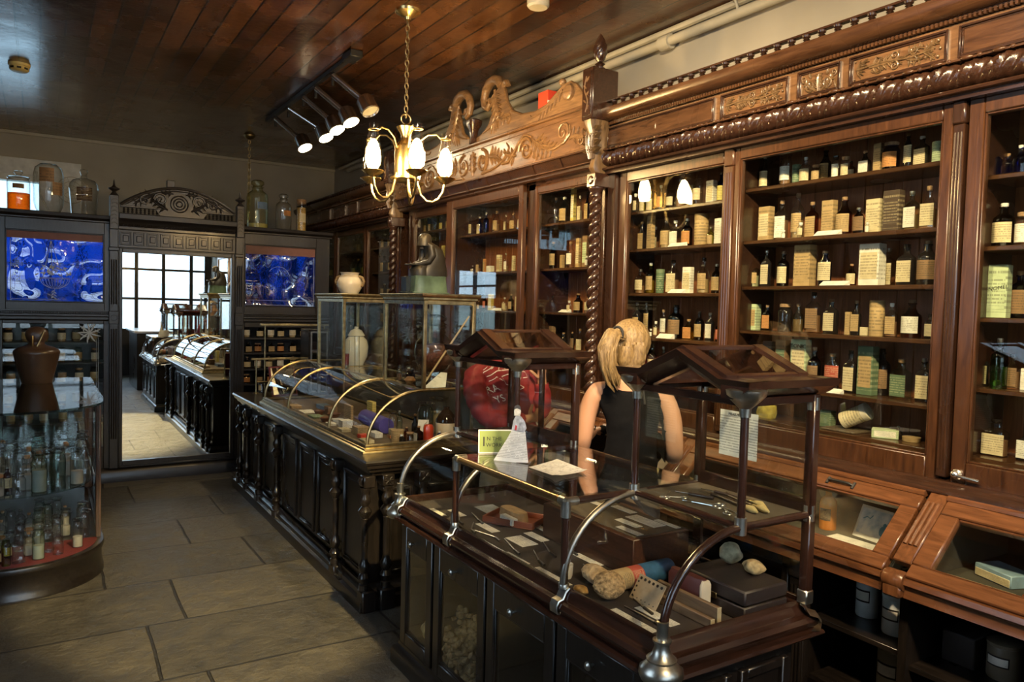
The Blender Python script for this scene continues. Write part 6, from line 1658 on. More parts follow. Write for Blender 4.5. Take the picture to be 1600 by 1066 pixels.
# printed cards on the case floor
Z0 = .7572
CARDS = [(1.512,3.007,.035,.13),(1.589,2.956,.035,.12),(1.757,2.93,.10,.16),(1.60,2.70,.04,.14),(1.63,2.48,.075,.13),(1.499,2.317,.03,.15),(1.715,2.50,.04,.13),(1.80,2.55,.035,.15),(1.512,2.10,.03,.20),(1.835,2.37,.035,.14),(1.733,2.178,.035,.15),(1.505,1.68,.05,.19),(1.603,1.67,.04,.16)]
cl = ['left of the farthest curved rail','second from the far end, by the brass post','large grey one behind the wooden tray','in front of the wooden tray','wide one before the tray, under the front rail','along the front edge, midway','behind the wide card','right of the wooden tray, farthest back','along the front edge by the near post','behind the near post, upper','behind the near post, lower','front edge, nearest the corner shoe','second nearest the corner shoe']
for i, (x, y, w, l) in enumerate(CARDS):
    o = obj('printed_card', MB().box(x-w/2, x+w/2, y-l/2, y+l/2, Z0, Z0+.0015), paper('grey_card_print', (.30,.33,.33), (.1,.1,.1), 12, .5) if i == 2 else P_WHITE, smooth=0)
    tag(o, 'printed card on the showcase floor, '+cl[i], 'card', 'printed cards on the showcase floor')
t = thing('raised_tray', (1.87, 2.12, Z0), 'brown wooden raised tray along the back of the front showcase', 'tray')
obj('tray_body', MB().box(1.745, 2.015, 1.945, 2.50, Z0, .895, .003), wood('tray_wood', (.035,.013,.007), (.09,.036,.016), .4, 'y'), t); obj('lining', MB().box(1.765, 2.005, 1.965, 2.48, .895, .898), plain('tray_lining', (.10,.08,.05), .9), t, smooth=0)
for i, (x, y, w, l) in enumerate([(1.861,2.106,.035,.12),(1.935,2.096,.06,.16),(1.97,2.26,.035,.12),(1.80,2.03,.03,.12),(1.985,2.03,.025,.12),(1.93,2.38,.03,.12)]):
    tag(obj('printed_card', MB().box(x-w/2, x+w/2, y-l/2, y+l/2, .8982, .8997), P_WHITE, smooth=0), 'printed card on the raised back tray, '+['front middle','wide one in the middle','far back','nearest the front corner','nearest the back corner','farthest along the back'][i], 'card', 'printed cards on the raised tray')
t = thing('wooden_tray', (1.75, 2.72, Z0), 'small reddish wooden tray holding tan cloth and white papers in the showcase', 'tray', rz=.55)
m = MB().box(-.08, .08, -.12, .12, 0, .006, .002)
for a in (-.08, .074): m.box(a, a+.006, -.12, .12, .006, .03, .002)
for b in (-.12, .114): m.box(-.074, .074, b, b+.006, .006, .03, .002)
obj('tray_body', m, plain('red_brown_wood', (.20,.06,.03), .4), t, local=True)
tag(obj('folded_cloth', MB().loft([(1.765,2.755,Z0+.0065,.035,.085,5),(1.765,2.755,Z0+.045,.032,.08,4)], 18), plain('tan_cloth', (.36,.24,.12), .9, 0, .2, 40, .3)), 'folded tan cloth in the small reddish wooden tray', 'cloth')
tag(obj('white_slips', MB().box(1.69, 1.72, 2.65, 2.75, Z0+.0065, Z0+.035, .002), P_WHITE), 'stack of white slips in the small reddish wooden tray', 'paper')
def lump(name, c, r, mat, lab, cat, sx=1, sy=1, sz=.8, amp=.25, seed=1, n=20, sub=None):
    R_ = random.Random(seed); ph = [R_.uniform(0, 6.28) for _ in range(8)]; rows = []
    for i in range(n//2+1):
        th = PI*i/(n//2); row = []
        for j in range(n):
            a = 2*PI*j/n
            q = 1+amp*(.4*math.sin(3*a+ph[0]+2*th)+.3*math.sin(5*a+ph[1]-3*th)+.3*math.sin(4*th+ph[2]+2*a))*math.sin(th)+R_.uniform(-.04,.04)
            row.append(V3((c[0]+r*sx*q*math.sin(th)*math.cos(a), c[1]+r*sy*q*math.sin(th)*math.sin(a), c[2]-r*sz*math.cos(th))))
        rows.append(row)
    zmin = min(p.z for row in rows for p in row)
    m = MB().grid(rows, cu=True); m.xf(Matrix.Translation((0,0,c[2]-r*sz-zmin)))
    return tag(obj(name, m, mat), lab, cat)
BR = plain('bristle_sponge', (.42,.27,.13), .95, 0, .6, 90, 1.)
lump('sponge', (1.56, 1.85, Z0+.045), .052, BR, 'round bristly tan sponge near the front of the showcase', 'sponge', 1, 1, .86, .12, 3)
lump('sponge', (1.605, 1.975, Z0+.032), .05, plain('pale_sponge', (.50,.34,.18), .95, 0, .4, 50, .8), 'long pale sponge beside the round bristly sponge', 'sponge', .75, 1.35, .64, .25, 8)
lump('shell', (1.505, 1.925, Z0+.014), .025, plain('ochre_shell', (.46,.26,.08), .4, 0, .4, 50), 'small ochre shell lying beside the round bristly sponge', 'shell', .8, 1.2, .55, .2, 5)
t = thing('small_cup', (1.55, 2.065, Z0), 'small cream cup behind the long pale sponge', 'cup')
obj('cup', MB().lathe([(0,0),(.016,0),(.02,.01),(.022,.05),(.019,.05),(.016,.012),(0,.01)], n=18), CREAMC, t, local=True)
t = thing('labelled_tube', (1.70, 1.885, Z0+.038), 'big cylinder tube with blue end and red and tan label in the showcase', 'tube', rot=(0, PI/2, .02))
M_ = Matrix.Identity(4)
obj('tan_label', MB().lathe([(0,-.10),(.034,-.10),(.0355,-.095),(.0355,-.03)], n=26), P_TAN, t, local=True)
obj('red_label', MB().lathe([(.0358,-.03),(.0358,.02)], n=26), P_RED, t, local=True)
obj('blue_end', MB().lathe([(.0362,.02),(.0362,.16),(.033,.165),(0,.165)], n=26), plain('blue_paper_wrap', (.03,.10,.20), .5, 0, .2, 30), t, local=True)
t = thing('perforated_card', (1.625, 1.76, Z0), 'tan card with round punched holes along its edges, propped in the showcase', 'card', rot=(0, .55, -.05))
obj('card', MB().box(-.003, 0, -.065, .065, 0, .085, .0008), plain('tan_board', (.36,.27,.17), .7, 0, .15, 30), t, local=True, smooth=0)
m = MB()
for k in range(6): m.lathe([(0,-.0042),(.005,-.0042),(.005,-.0025)], n=10, M=Matrix.Translation((0, -.05+.02*k, .073)) @ Matrix.Rotation(PI/2, 4, 'Y') @ Matrix.Translation((0,0,-.0005)))
for k in range(4): m.lathe([(0,-.0042),(.0035,-.0042),(.0035,-.0025)], n=8, M=Matrix.Translation((0, .055, .012+.016*k)) @ Matrix.Rotation(PI/2, 4, 'Y'))
for k in range(6): m.lathe([(0,-.0042),(.002,-.0042),(.002,-.0025)], n=8, M=Matrix.Translation((0, -.05+.02*k, .010)) @ Matrix.Rotation(PI/2, 4, 'Y'))
obj('punched_holes', m, INK, t, local=True)
OLD = wood('old_brown_board', (.10,.06,.03), (.24,.15,.08), .6, 'y', coat=0)
for i, (x, y, h, lb) in enumerate(((1.712, 1.65, .06, 'taller brown wooden board standing on edge near the showcase corner'), (1.685, 1.65, .03, 'lower brown wooden board in front of the taller one'))):
    t = thing('wooden_board', (x, y, Z0), lb, 'board'); obj('board', MB().box(-.008, .008, -.13, .13, 0, h, .003), OLD, t, local=True); obj('pale_edge', MB().box(-.0085, .0085, -.132, -.128, .001, h-.001, .001), plain('pale_edge_mat', (.40,.33,.20), .6), t, local=True)
t = thing('old_book', (1.760, 1.695, Z0), 'dark maroon case with a rounded cream end standing behind the perforated card', 'case')
obj('cover', MB().loft([(0,0,0,.022,.075,6),(0,0,.085,.022,.075,6),(0,0,.10,.014,.072,4)], 18), plain('maroon_leather', (.07,.02,.018), .4), t, local=True)
obj('cream_end', MB().loft([(0,-.073,0,.021,.006,6),(0,-.073,.085,.021,.006,6),(0,-.073,.098,.013,.006,4)], 14), CREAMC, t, local=True)
t = thing('flat_case', (1.90, 1.62, Z0), 'large dark flat instrument case in the near back corner of the showcase', 'case')
obj('case_bottom', MB().box(-.10, .10, -.12, .14, 0, .045, .004), plain('dark_leather', (.022,.016,.015), .5, 0, .2, 60), t, local=True)
obj('case_lid', MB().box(-.10, .10, -.12, .14, .0475, .095, .006), plain('dark_leather'  , (.022,.016,.015)), t, local=True); obj('catch', MB().box(-.104, -.099, -.01, .03, .038, .056, .001), BRASS, t, local=True)
lump('coral_lump', (1.965, 1.705, .889), .036, plain('pale_coral', (.30,.26,.16), .9, 0, .4, 40, .9), 'pale round knobbly lump on the dark flat case', 'specimen', 1, 1, 1., .22, 12)
lump('sponge', (1.955, 1.60, .875), .030, SPONGE, 'tan sponge on the dark flat case, behind the pale lump', 'sponge', .9, 1.25, .8, .25, 14)
# instruments
def rods(name, pts, r, mat, lab, cat): return tag(obj(name, MB().tube(pts, r, 8), mat), lab, cat)
STEEL = plain('tarnished_steel', (.45,.44,.42), .3, 1., .3, 40)
IN = [(1.56,2.88,.10,.05),(1.63,2.86,.12,.03),(1.55,2.74,.09,.06),(1.54,2.62,.12,-.03),(1.56,2.46,.14,.04),(1.67,2.36,.12,.05),(1.75,2.34,.12,.04),(1.58,2.30,.11,.05),(1.68,2.08,.12,.0),(1.56,1.70,.14,.0),(1.62,1.78,.10,.03)]
for i, (x, y, l, dx) in enumerate(IN):
    t = thing('steel_instrument', (x, y, Z0), 'thin steel surgical instrument lying among the printed cards', 'instrument', 'steel instruments on the showcase floor')
    m = MB().tube([(-dx/2, -l/2, .004), (0, 0, .005), (dx/2, l/2, .004)], [.0035,.0025,.0018], 8); obj('shaft', m, STEEL, t, local=True)
    m = MB().tube([(-dx/2, -l/2, .005), (-dx/2-.01, -l/2-.05, .005)], .005, 8); obj('handle', m, plain('black_handle', (.02,.018,.018), .3), t, local=True)
ZS = ZT_+.0065
def scissors(x, y, rz, lab):
    t = thing('scissors', (x, y, ZS), lab, 'scissors', rz=rz)
    for s in (-1, 1):
        m = MB().tube([(s*.012, -.05, .004), (s*.003, 0, .004), (-s*.004, .055, .004)], [.003,.0035,.0012], 8)
        m.tube([(s*.020+.011*math.cos(a), -.064+.016*math.sin(a), .004) for a in [2*PI*i/14 for i in range(14)]], .0025, 6, closed=True)
        obj('blade', m, CHROME, t, local=True)
scissors(1.80, 1.70, .5, 'steel scissors on the upper shelf of the nearer gabled box'); scissors(1.83, 1.62, -.4, 'second steel scissors, nearer the corner of the gabled box')
for i, (x, y, rz, l) in enumerate(((1.77, 1.80, .9, .07), (1.79, 1.83, -.9, .08))):
    t = thing('key', (x, y, ZS), ('bent' if i else 'small')+' steel key-shaped instrument on the upper shelf, far side', 'instrument', rz=rz)
    obj('shank', MB().tube([(0,-l/2,.004),(0,l/2,.004)], .0028, 8), CHROME, t, local=True); obj('bow', MB().tube([(.012*math.cos(a), -l/2-.012+.012*math.sin(a), .004) for a in [2*PI*k/12 for k in range(12)]], .0025, 6, closed=True), CHROME, t, local=True)
for i, (x, y) in enumerate(((1.88, 1.575), (1.915, 1.56), (1.95, 1.60))):
    t = thing('shaving_brush', (x, y, ZS), ('nearest','middle','farthest')[i]+' of three pale-tipped brushes on the upper shelf', 'brush', 'pale-tipped brushes on the upper shelf', rz=-.25)
    obj('handle', MB().tube([(0, .02, .008), (0, .16, .006)], [.006,.004], 10), plain('dark_turned_handle', (.05,.03,.02), .35), t, local=True)
    obj('ferrule', MB().tube([(0, .0, .009), (0, .022, .0085)], .008, 10), BRASS, t, local=True); obj('bristles', MB().tube([(0, .0, .011), (0, -.03, .012), (0, -.055, .010)], [.008,.0115,.003], 12), plain('pale_bristles', (.60,.45,.20), .8, 0, .2, 80), t, local=True)
for i, (x, y, l) in enumerate(((1.92, 1.74, .16), (1.96, 1.76, .15), (1.86, 1.78, .14))):
    t = thing('probe', (x, y, ZS), ('first','second','third')[i]+' long dark-handled probe lying at the back of the upper shelf', 'instrument', rz=.15*i)
    obj('handle', MB().tube([(0,-l/2,.006),(0,.02,.006)], .0055, 8), plain('dark_turned_handle', (.05,.03,.02)), t, local=True); obj('needle', MB().tube([(0,.02,.006),(0,l/2,.004)], .002, 6), CHROME, t, local=True)
# the two glazed cupboards: sponges, and a heap of corks
lump('sponge', (1.55, 3.10, .11+.06), .062, SPONGE, 'large pale sponge at the bottom of the left glazed cupboard', 'sponge', .8, 1.1, .8, .3, 31)
lump('sponge', (1.53, 3.0, .11+.17), .055, plain('yellow_loofah', (.48,.38,.16), .95, 0, .4, 60, .9), 'upright yellow sponge leaning in the left glazed cupboard', 'sponge', .6, .7, 1.3, .15, 33)
lump('sponge', (1.66, 3.02, .11+.13), .065, plain('olive_sponge', (.22,.22,.12), .95, 0, .4, 40, .8), 'dull green sponge at the back of the left glazed cupboard', 'sponge', .8, 1., 1., .3, 35)
lump('shell', (1.487, 2.99, .112+.026), .03, plain('white_shell', (.50,.52,.52), .5, 0, .3, 60, .5), 'small whitish shell at the front of the left glazed cupboard', 'shell', .8, 1.2, .8, .25, 37)
RC = random.Random(44); prot = None
obj_heap = tag(obj('cork_heap', MB().loft([(1.60,2.63,.11,.135,.20,8),(1.605,2.63,.30,.11,.19,6),(1.63,2.63,.37,.07,.12,4)], 20), plain('cork_mass', (.22,.14,.06), .9, 0, .6, 60, 1.)), 'deep mass of loose corks filling the second glazed cupboard', 'corks'); obj_heap['kind'] = 'stuff'
for i in range(150):
    y = 2.455+RC.random()*.35; z = .134+RC.random()**.9*.26
    x = 1.452+RC.uniform(.0,.010)+max(0, z-.30)*.55+(.02 if z > .33 else 0)
    if prot is None:
        r, h = .0125, .026
        prot = obj('cork', MB().lathe([(0,-h/2),(r*.9,-h/2),(r,-h/2+.002),(r*.88,h/2-.002),(r*.8,h/2),(0,h/2)], n=12), plain('light_cork', (.27,.165,.07), .85, 0, .35, 70, .3), local=True)
        tag(prot, 'loose bottle cork in the heap behind the second glazed door', 'cork', 'corks in the glazed cupboard'); o = prot
    else: o = prot.copy(); COL.objects.link(o)
    o.location = (x, y, z); o.rotation_euler = (RC.uniform(0,6), RC.uniform(0,6), RC.uniform(0,6)); s = RC.uniform(.75, 1.15); o.scale = (s,s,s)
# ------------------------------------------------------------------ round-ended glass case at the left
RX, RY, RR, RB = -.13, 5.30, .44, 6.75
def dshape(o, n=28):
    r = RR+o; P = [V3((RX-r, RB+o, 0))]
    P += [V3((RX-r*math.cos(PI*i/n), RY-r*math.sin(PI*i/n), 0)) for i in range(n+1)]
    return P+[V3((RX+r, RB+o, 0))]
def dring(prof, close=True):
    rows = [[p+V3((0,0,z)) for p in dshape(o)] for o, z in prof]
    return MB().grid(rows, cu=close)
def dplate(o, z0, z1):
    P = dshape(o); k = len(P)
    m = MB().add([p+V3((0,0,z0)) for p in P]+[p+V3((0,0,z1)) for p in P], [tuple(reversed(range(k))), tuple(range(k, 2*k))]+[(i, (i+1) % k, k+(i+1) % k, k+i) for i in range(k)])
    return m
t = thing('round_showcase', (RX, 5.9, 0), 'round-fronted glass showcase full of clear bottles, at the left edge', 'display case')
obj('base', dring([(-.30,.0),(.02,.0),(.02,.012),(.008,.03),(.008,.14),(.018,.15),(.022,.165),(.016,.182),(-.012,.186),(-.012,.178)]), EBON, t, smooth=50)
obj('floor_board', dplate(-.014, .150, .182), EBON, t, smooth=0)
P = [p for p in dshape(-.018) if p.y < RY+.001]; k = len(P)
obj('red_cloth', MB().add([p+V3((0,0,.182)) for p in P]+[p+V3((0,0,.184)) for p in P], [tuple(reversed(range(k))), tuple(range(k, 2*k))]+[(i, (i+1) % k, k+(i+1) % k, k+i) for i in range(k)]), plain('red_cloth', (.11,.006,.010), .9, 0, .2, 50), t, smooth=0)
pm = MB()
for x in (RX+RR-.012, RX-RR+.012): pm.box(x-.014, x+.014, RY-.02, RY+.05, .184, 1.035, .004); pm.box(x-.014, x+.014, RB-.05, RB, .184, 1.035, .004)
obj('corner_posts', pm, plain('brown_painted_post', (.09,.055,.042), .4), t)
obj('wall_glass', MB().grid([[p+V3((0,0,z)) for p in dshape(-.004, 40)] for z in (.186, 1.034)]), GLASS, t, smooth=60)
obj('top_glass', dplate(.02, 1.036, 1.049), vessel('green_edge_glass', (.95,.98,.965), (.35,.55,.48), 1.6, .3), t, smooth=30)
obj('glass_shelf', dplate(-.05, .560, .568), vessel('green_edge_glass', (.95,.98,.965), (.35,.55,.48)), t, smooth=30)
obj('shelf_bracket', MB().tube([(RX+RR-.03, RY+.1, .555), (RX+RR-.03, RB-.1, .555)], .006, 8).tube([(RX-RR+.03, RY+.1, .555), (RX-RR+.03, RB-.1, .555)], .006, 8), NICK, t)
obj('back_panel', MB().box(RX-RR+.02, RX+RR-.02, RB-.012, RB-.004, .186, 1.034), GLASSD, t, smooth=0)
t = thing('wooden_jar', (-.03, 6.42, 1.0495), 'big brown turned jar with a large looped lid handle on the round showcase', 'jar')
WJ = plain('brown_leathery_wood', (.062,.036,.022), .3, 0, .25, 8)
obj('body', MB().lathe([(0,0),(.094,0),(.097,.004),(.112,.07),(.130,.14),(.142,.20),(.145,.215)], n=40), WJ, t, local=True)
obj('lid', MB().lathe([(.146,.213),(.147,.218),(.144,.235),(.136,.245),(.105,.262),(.070,.272),(.052,.282),(.048,.30)], n=40), WJ, t, local=True)
m = MB().loft([(0,0,.29,.045,.04,2),(0,0,.315,.064,.05,2.2),(0,0,.35,.074,.05,2.2),(0,0,.38,.068,.045,2.2),(0,0,.402,.045,.03,2),(0,0,.41,.015,.012,2)], 24)
obj('lid_knob', m, WJ, t, local=True)
obj('metal_pin', MB().tube([(-.025,-.062,.26),(-.025,-.066,.31),(-.025,-.060,.345)], .006, 8), BRASS, t, local=True); obj('scoop_handle', MB().tube([(.0,-.075,.265),(.02,-.066,.31),(.045,-.050,.375)], .006, 8), BRASS, t, local=True)
kinds = [('g','c','-',.075,.22,'clear stoppered'),('q','c','-',.085,.20,'clear square'),('r','c','-',.07,.17,'clear round'),('g','q','-',.08,.24,'bluish stoppered'),('j','c','-',.08,.12,'squat clear'),('r','a','C',.05,.14,'amber')]
GREYP = plain('grey_white_powder', (.30,.30,.28), .8); PUT = []; src2 = {}; RJ = random.Random(9)
for lvl, z, sc in (('glass shelf', .5685, 1.), ('red floor', .1845, .8)):
    for r in range(7):
        for c in range(6):
            x = -.31+c*.098+(.045 if r % 2 else 0)+RJ.uniform(-.004,.004)
            fy = RY-math.sqrt(max(0, (RR-.05)**2-(x-RX)**2))
            y = fy+.065+r*.112+RJ.uniform(-.004,.004)
            if x > RX+RR-.075: continue
            k = RJ.choice([0,0,1,1,2,2,3,4]) if not (c == 1 and r < 2) else 5
            if lvl == 'glass shelf' and c <= 2 and r == 0: k = 4
            if any(l2 == lvl and math.hypot(x-x2, y-y2) < (kinds[k][3]+w2)*.5*sc+.012 for l2, x2, y2, w2 in PUT): continue
            PUT.append((lvl, x, y, kinds[k][3]))
            lab = '%s bottle on the %s of the round showcase, %s row, %s' % (kinds[k][5], lvl, ('front','second','third','fourth','fifth','sixth','back')[r], ORD[c])
            key = (k, sc, (r+c) % 2)
            kd, g, l, w, h, nm = kinds[k]
            if key not in src2: src2[key] = bottle(kd, w*sc, w*sc*.9, h*sc, g, l, (x, y, z), lab, 'bottle', 'bottles in the round showcase', PI/2, GREYP if (r+c) % 2 else False)
            else: dup(src2[key], (x, y, z), PI/2+RJ.uniform(-.4,.4), lab)
tag(obj('yellow_vial', MB().lathe([(0,.1845),(.022,.1845),(.022,.30),(.018,.305),(.018,.325),(0,.326)], (-.17,4.945,0), 16), YELLOWG), 'yellow-green corked vial at the front of the red floor in the round showcase', 'vial')
# ------------------------------------------------------------------ sloping desks under the wall cabinets
TX, TZ, BX, BZ = 2.725, 1.045, 2.475, .815
sl = V3((BX-TX, 0, BZ-TZ)); SLN = sl.length; sd = sl/SLN; nrm = V3((sd.z, 0, -sd.x))
if nrm.x > 0: nrm = -nrm
def sbox(m, s0, s1, y0, y1, n0, n1):
    O = V3((TX, 0, TZ)); k = len(m.v)
    m.box(s0, s1, y0, y1, n0, n1, .004)
    m.v[k:] = [tuple(O+sd*v[0]+nrm*v[2]+V3((0, v[1], 0))) for v in m.v[k:]]
labs = ['sloping mahogany display desk at the right edge, holding a blue box', 'sloping mahogany display desk with the orange bottle and blue picture card', 'sloping mahogany display desk behind the woman in black', 'sloping mahogany display desk at the far end beyond the man']
for di, (ya, yb) in enumerate(((1.395, .45), (2.60, 1.475), (3.76, 2.67), (4.90, 3.83))):
    t = thing('display_desk', (2.75, (ya+yb)/2, .75), labs[di], 'display desk')
    m = MB(); sbox(m, .0, .062, yb, ya, -.02, .012); sbox(m, SLN-.055, SLN, yb, ya, -.02, .012); sbox(m, .062, SLN-.055, yb, yb+.065, -.02, .012); sbox(m, .062, SLN-.055, ya-.065, ya, -.02, .012)
    for a, b, c, d in ((.062,.07,yb+.065,ya-.065),(SLN-.063,SLN-.055,yb+.065,ya-.065)): sbox(m, a, b, c, d, -.02, .006)
    lid = obj('sloping_lid', m, DESK, t)
    m = MB(); sbox(m, .058, SLN-.05, yb+.06, ya-.06, -.008, -.004); obj('glass_pane', m, GLASSD, lid, smooth=0)
    m = MB(); O = V3((TX,0,TZ)); yy = yb+.32
    P = lambda s, y, n: O+sd*s+nrm*n+V3((0,y,0))
    m.tube([P(.035,yy-.055,.014), P(.035,yy-.04,.024), P(.035,yy+.04,.024), P(.035,yy+.055,.014)], .005, 8)
    for q in (-.055, .055): m.tube([P(.02,yy+q,.014), P(.05,yy+q,.014)], .006, 8)
    obj('drop_handle', m, IRON, lid)
    m = MB(); m.prism([(TX-.005,TZ),(TX+.05,TZ+.01),(TX+.05,TZ+.03),(TX+.01,TZ+.032),(TX-.012,TZ+.02),(TX-.014,TZ+.008)], lambda u, v, a: V3((u, a, v)), yb, ya); obj('top_rail', m, DESK, t)
    m = MB(); m.prism([(BX-.008,.748),(BX+.03,.745),(BX+.05,.79),(BX+.05,.80),(BX,.815),(BX-.012,.812),(BX-.016,.795),(BX-.004,.785),(BX-.004,.765)], lambda u, v, a: V3((u, a, v)), yb, ya); obj('front_rail', m, DESK, t)
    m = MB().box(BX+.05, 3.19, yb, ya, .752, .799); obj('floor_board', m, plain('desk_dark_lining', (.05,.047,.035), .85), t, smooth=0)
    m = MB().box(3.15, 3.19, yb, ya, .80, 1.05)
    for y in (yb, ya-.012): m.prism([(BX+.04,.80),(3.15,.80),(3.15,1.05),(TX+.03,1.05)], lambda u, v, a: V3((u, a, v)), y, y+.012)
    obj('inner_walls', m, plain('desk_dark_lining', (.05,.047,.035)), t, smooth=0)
    # scrolled, fluted bracket on the near side of each desk
    if di < 3:
        c = MB(); yy = ya+.033
        sbox(c, -.02, SLN-.05, yy-.033, yy+.033, -.02, .014)
        for q in (-.018, 0, .018): c.tube([P(.03, yy+q, .016), P(SLN-.12, yy+q, .016)], .0075, 8)
        c.lathe([(0,-.036),(.030,-.036),(.034,-.03),(.034,.03),(.030,.036),(0,.036)], n=20, M=Matrix.Translation((BX-.0, yy, .80)) @ Matrix.Rotation(PI/2, 4, 'X'))
        c.box(BX-.03, BX+.06, yy-.032, yy+.032, .745, .79, .006)
        obj('scrolled_bracket', c, DESKV, t)
# the cupboards under the desks
t = thing('base_cupboard', (2.85, 2.6, 0), 'dark open cupboards with jar shelves under the sloping desks', 'cupboard')
m = MB(); m.box(3.17, 3.2, .45, 5.6, .02, .745); m.box(2.52, 3.17, .45, 5.6, 0, .10)
for y in (.45, 1.41, 1.85, 2.56, 3.70, 5.57): m.box(2.53, 3.17, y, y+.03, .10, .745)
obj('carcass', m, EBONV, t, smooth=0)
obj('plinth_moulding', MB().prism([(2.50,0),(2.54,0),(2.54,.245),(2.525,.245),(2.52,.22),(2.505,.20),(2.505,.12),(2.49,.11),(2.49,0)], lambda u, v, a: V3((u, a, v)), 1.85, 5.6), EBON, t)
m = MB(); frame(m, 2.515, 2.535, 2.55, 1.89, .25, .745, .06, .03, .03, .05); d = obj('glazed_door', m, EBONV, t); obj('glass_pane', MB().box(2.524, 2.528, 1.92, 2.49, .28, .70), GLASSD, d, smooth=0)
obj('brass_sill', MB().box(2.505, 2.516, 1.86, 2.56, .262, .272, .002), BRASS, t)
m = MB(); pilaster(m, 2.505, 1.875, 1.80, .10, .745, 4); obj('fluted_pilaster', m, EBONV, t)
for a, b, zs in ((1.44, 1.80, (.525, .29)), (.48, 1.41, (.49, .27)), (1.88, 2.56, (.47,)), (2.59, 3.70, (.47,)), (3.73, 5.57, (.47,))):
    for z in zs: obj('shelf', MB().box(2.55, 3.17, a, b, z-.02, z, .002), EBON, t)
def ljar(x, y, z, r, h, mat, lab):
    t = thing('drug_jar', (x, y, z+.0005), lab, 'jar')
    obj('body', MB().lathe([(0,0),(r*.95,0),(r,.006),(r,h*.84),(r*.97,h*.86)], n=26), mat, t, local=True)
    obj('lid', MB().lathe([(r*.98,h*.85),(r*1.04,h*.865),(r*1.04,h*.94),(r*.9,h*.965),(0,h*.98)], n=26), mat, t, local=True)
    rows = [[V3((-r*1.012*math.cos(a), r*1.012*math.sin(a), zz)) for a in [-.75+.15*i for i in range(11)]] for zz in (h*.36, h*.64)]
    obj('black_label_border', MB().grid(rows), INK, t, local=True)
    rows = [[V3((-r*1.024*math.cos(a), r*1.024*math.sin(a), zz)) for a in [-.66+.132*i for i in range(11)]] for zz in (h*.40, h*.60)]
    obj('label', MB().grid(rows), P_CARD, t, local=True)
    return t
BLW = plain('bluish_white_glaze', (.74,.80,.83), .2)
ljar(2.68, 1.54, .525, .046, .155, BLW, 'white pottery jar with black-bordered label on the upper shelf under the desk')
ljar(2.74, 1.69, .525, .042, .17, BLW, 'white pottery jar half hidden beside the fluted post, left of the labelled jar')
ljar(2.70, 1.55, .29, .055, .19, plain('dull_cream_glaze', (.34,.31,.24), .35), 'large cream pottery jar on the lower shelf under the white jar')
ljar(2.75, 1.20, .49, .050, .13, plain('dull_brown_glaze', (.16,.13,.09), .4), 'dull brown jar in the dark cupboard at the right edge')
ljar(2.72, 1.16, .27, .05, .14, CREAMC, 'pale jar low in the dark cupboard at the right edge')
tag(obj('dark_box', MB().box(2.70, 2.90, 1.27, 1.38, .4905, .60, .004), plain('dark_box_mat', (.03,.028,.03), .6)), 'dark box on the shelf beside the dull brown jar', 'box')
# things inside the desks
ZD = .7995
t = thing('amber_bottle', (2.80, 1.92, ZD), 'orange-amber bottle with dark label standing in the sloping desk', 'bottle')
obj('glass_body', MB().lathe([(0,0),(.033,0),(.035,.005),(.035,.105),(.030,.125),(.014,.140),(.013,.16),(.017,.163),(.017,.17)], n=24), plain('amber_lit_glass', (.52,.17,.02), .12, 0, .15, 10, coat=.4), t, local=True)
obj('stopper', MB().lathe([(.012,.168),(.014,.175),(.006,.184),(0,.185)], n=14), BRASS, t, local=True)
obj('dark_label', MB().grid([[V3((-.0356*math.cos(a), .0356*math.sin(a), z)) for a in [-.9+.15*i for i in range(10)]] for z in (.04,.09)]), P_DARK, t, local=True)
t = thing('picture_card', (2.80, 1.70, ZD), 'folded white card with a blue winter picture standing in the desk', 'card', rot=(0, .42, -.12))
obj('card', MB().box(-.001, .001, -.115, .115, 0, .135), P_CARD, t, local=True, smooth=0)
m_, nt, out = newmat('blue_winter_picture'); p = N(nt, 'ShaderNodeBsdfPrincipled'); L(nt, p.outputs[0], out.inputs[0]); p.inputs['Roughness'].default_value = .35
tc = N(nt, 'ShaderNodeTexCoord'); no = N(nt, 'ShaderNodeTexNoise', i_Scale=22., i_Detail=4.); L(nt, tc.outputs['Object'], no.inputs['Vector'])
L(nt, ramp(nt, no.outputs[0], [(.3, (.28,.42,.66)), (.45, (.55,.66,.80)), (.62, (.84,.87,.90))]), p.inputs['Base Color'])
obj('picture', MB().box(-.0022, -.0008, -.105, .105, .018, .125), m_, t, local=True, smooth=0)
m = MB(); m.ball((-.003, -.01, .05), .016, 10, 8, .1, 1, 1.3); m.ball((-.003, -.012, .075), .008, 8, 6, .1); m.tube([(-.003,.05,.10),(-.003,.06,.085),(-.003,.075,.09),(-.003,.09,.08)], .0015, 5); m.tube([(-.003,-.06,.05),(-.003,-.065,.06),(-.003,-.07,.05)], .002, 5)
obj('blue_figures', m, plain('blue_print', (.05,.25,.45), .5), t, local=True)
for nm, x, y, w, l, lab, mm in (('paper_card', 2.72, 1.75, .09, .20, 'white printed card lying in front of the blue picture card', P_CARD), ('paper_card', 2.63, 1.53, .07, .13, 'cream printed card at the near lower corner of the desk', P_CREAM), ('paper_card', 2.70, 2.22, .06, .10, 'small white card in the desk behind the tall glass case', P_WHITE), ('paper_card', 2.66, 1.26, .07, .22, 'cream paper slip in front of the blue box', P_CREAM), ('paper_card', 2.74, 1.02, .12, .18, 'pale green printed leaflet right of the blue box', P_PALEG)):
    tag(obj(nm, MB().box(x-w/2, x+w/2, y-l/2, y+l/2, ZD, ZD+.002), mm, smooth=0), lab, 'card')
tag(obj('folded_packet', MB().box(2.66, 2.71, 1.54, 1.62, ZD, ZD+.022, .004), P_TAN), 'small tan packet beside the cream printed card in the desk', 'packet')
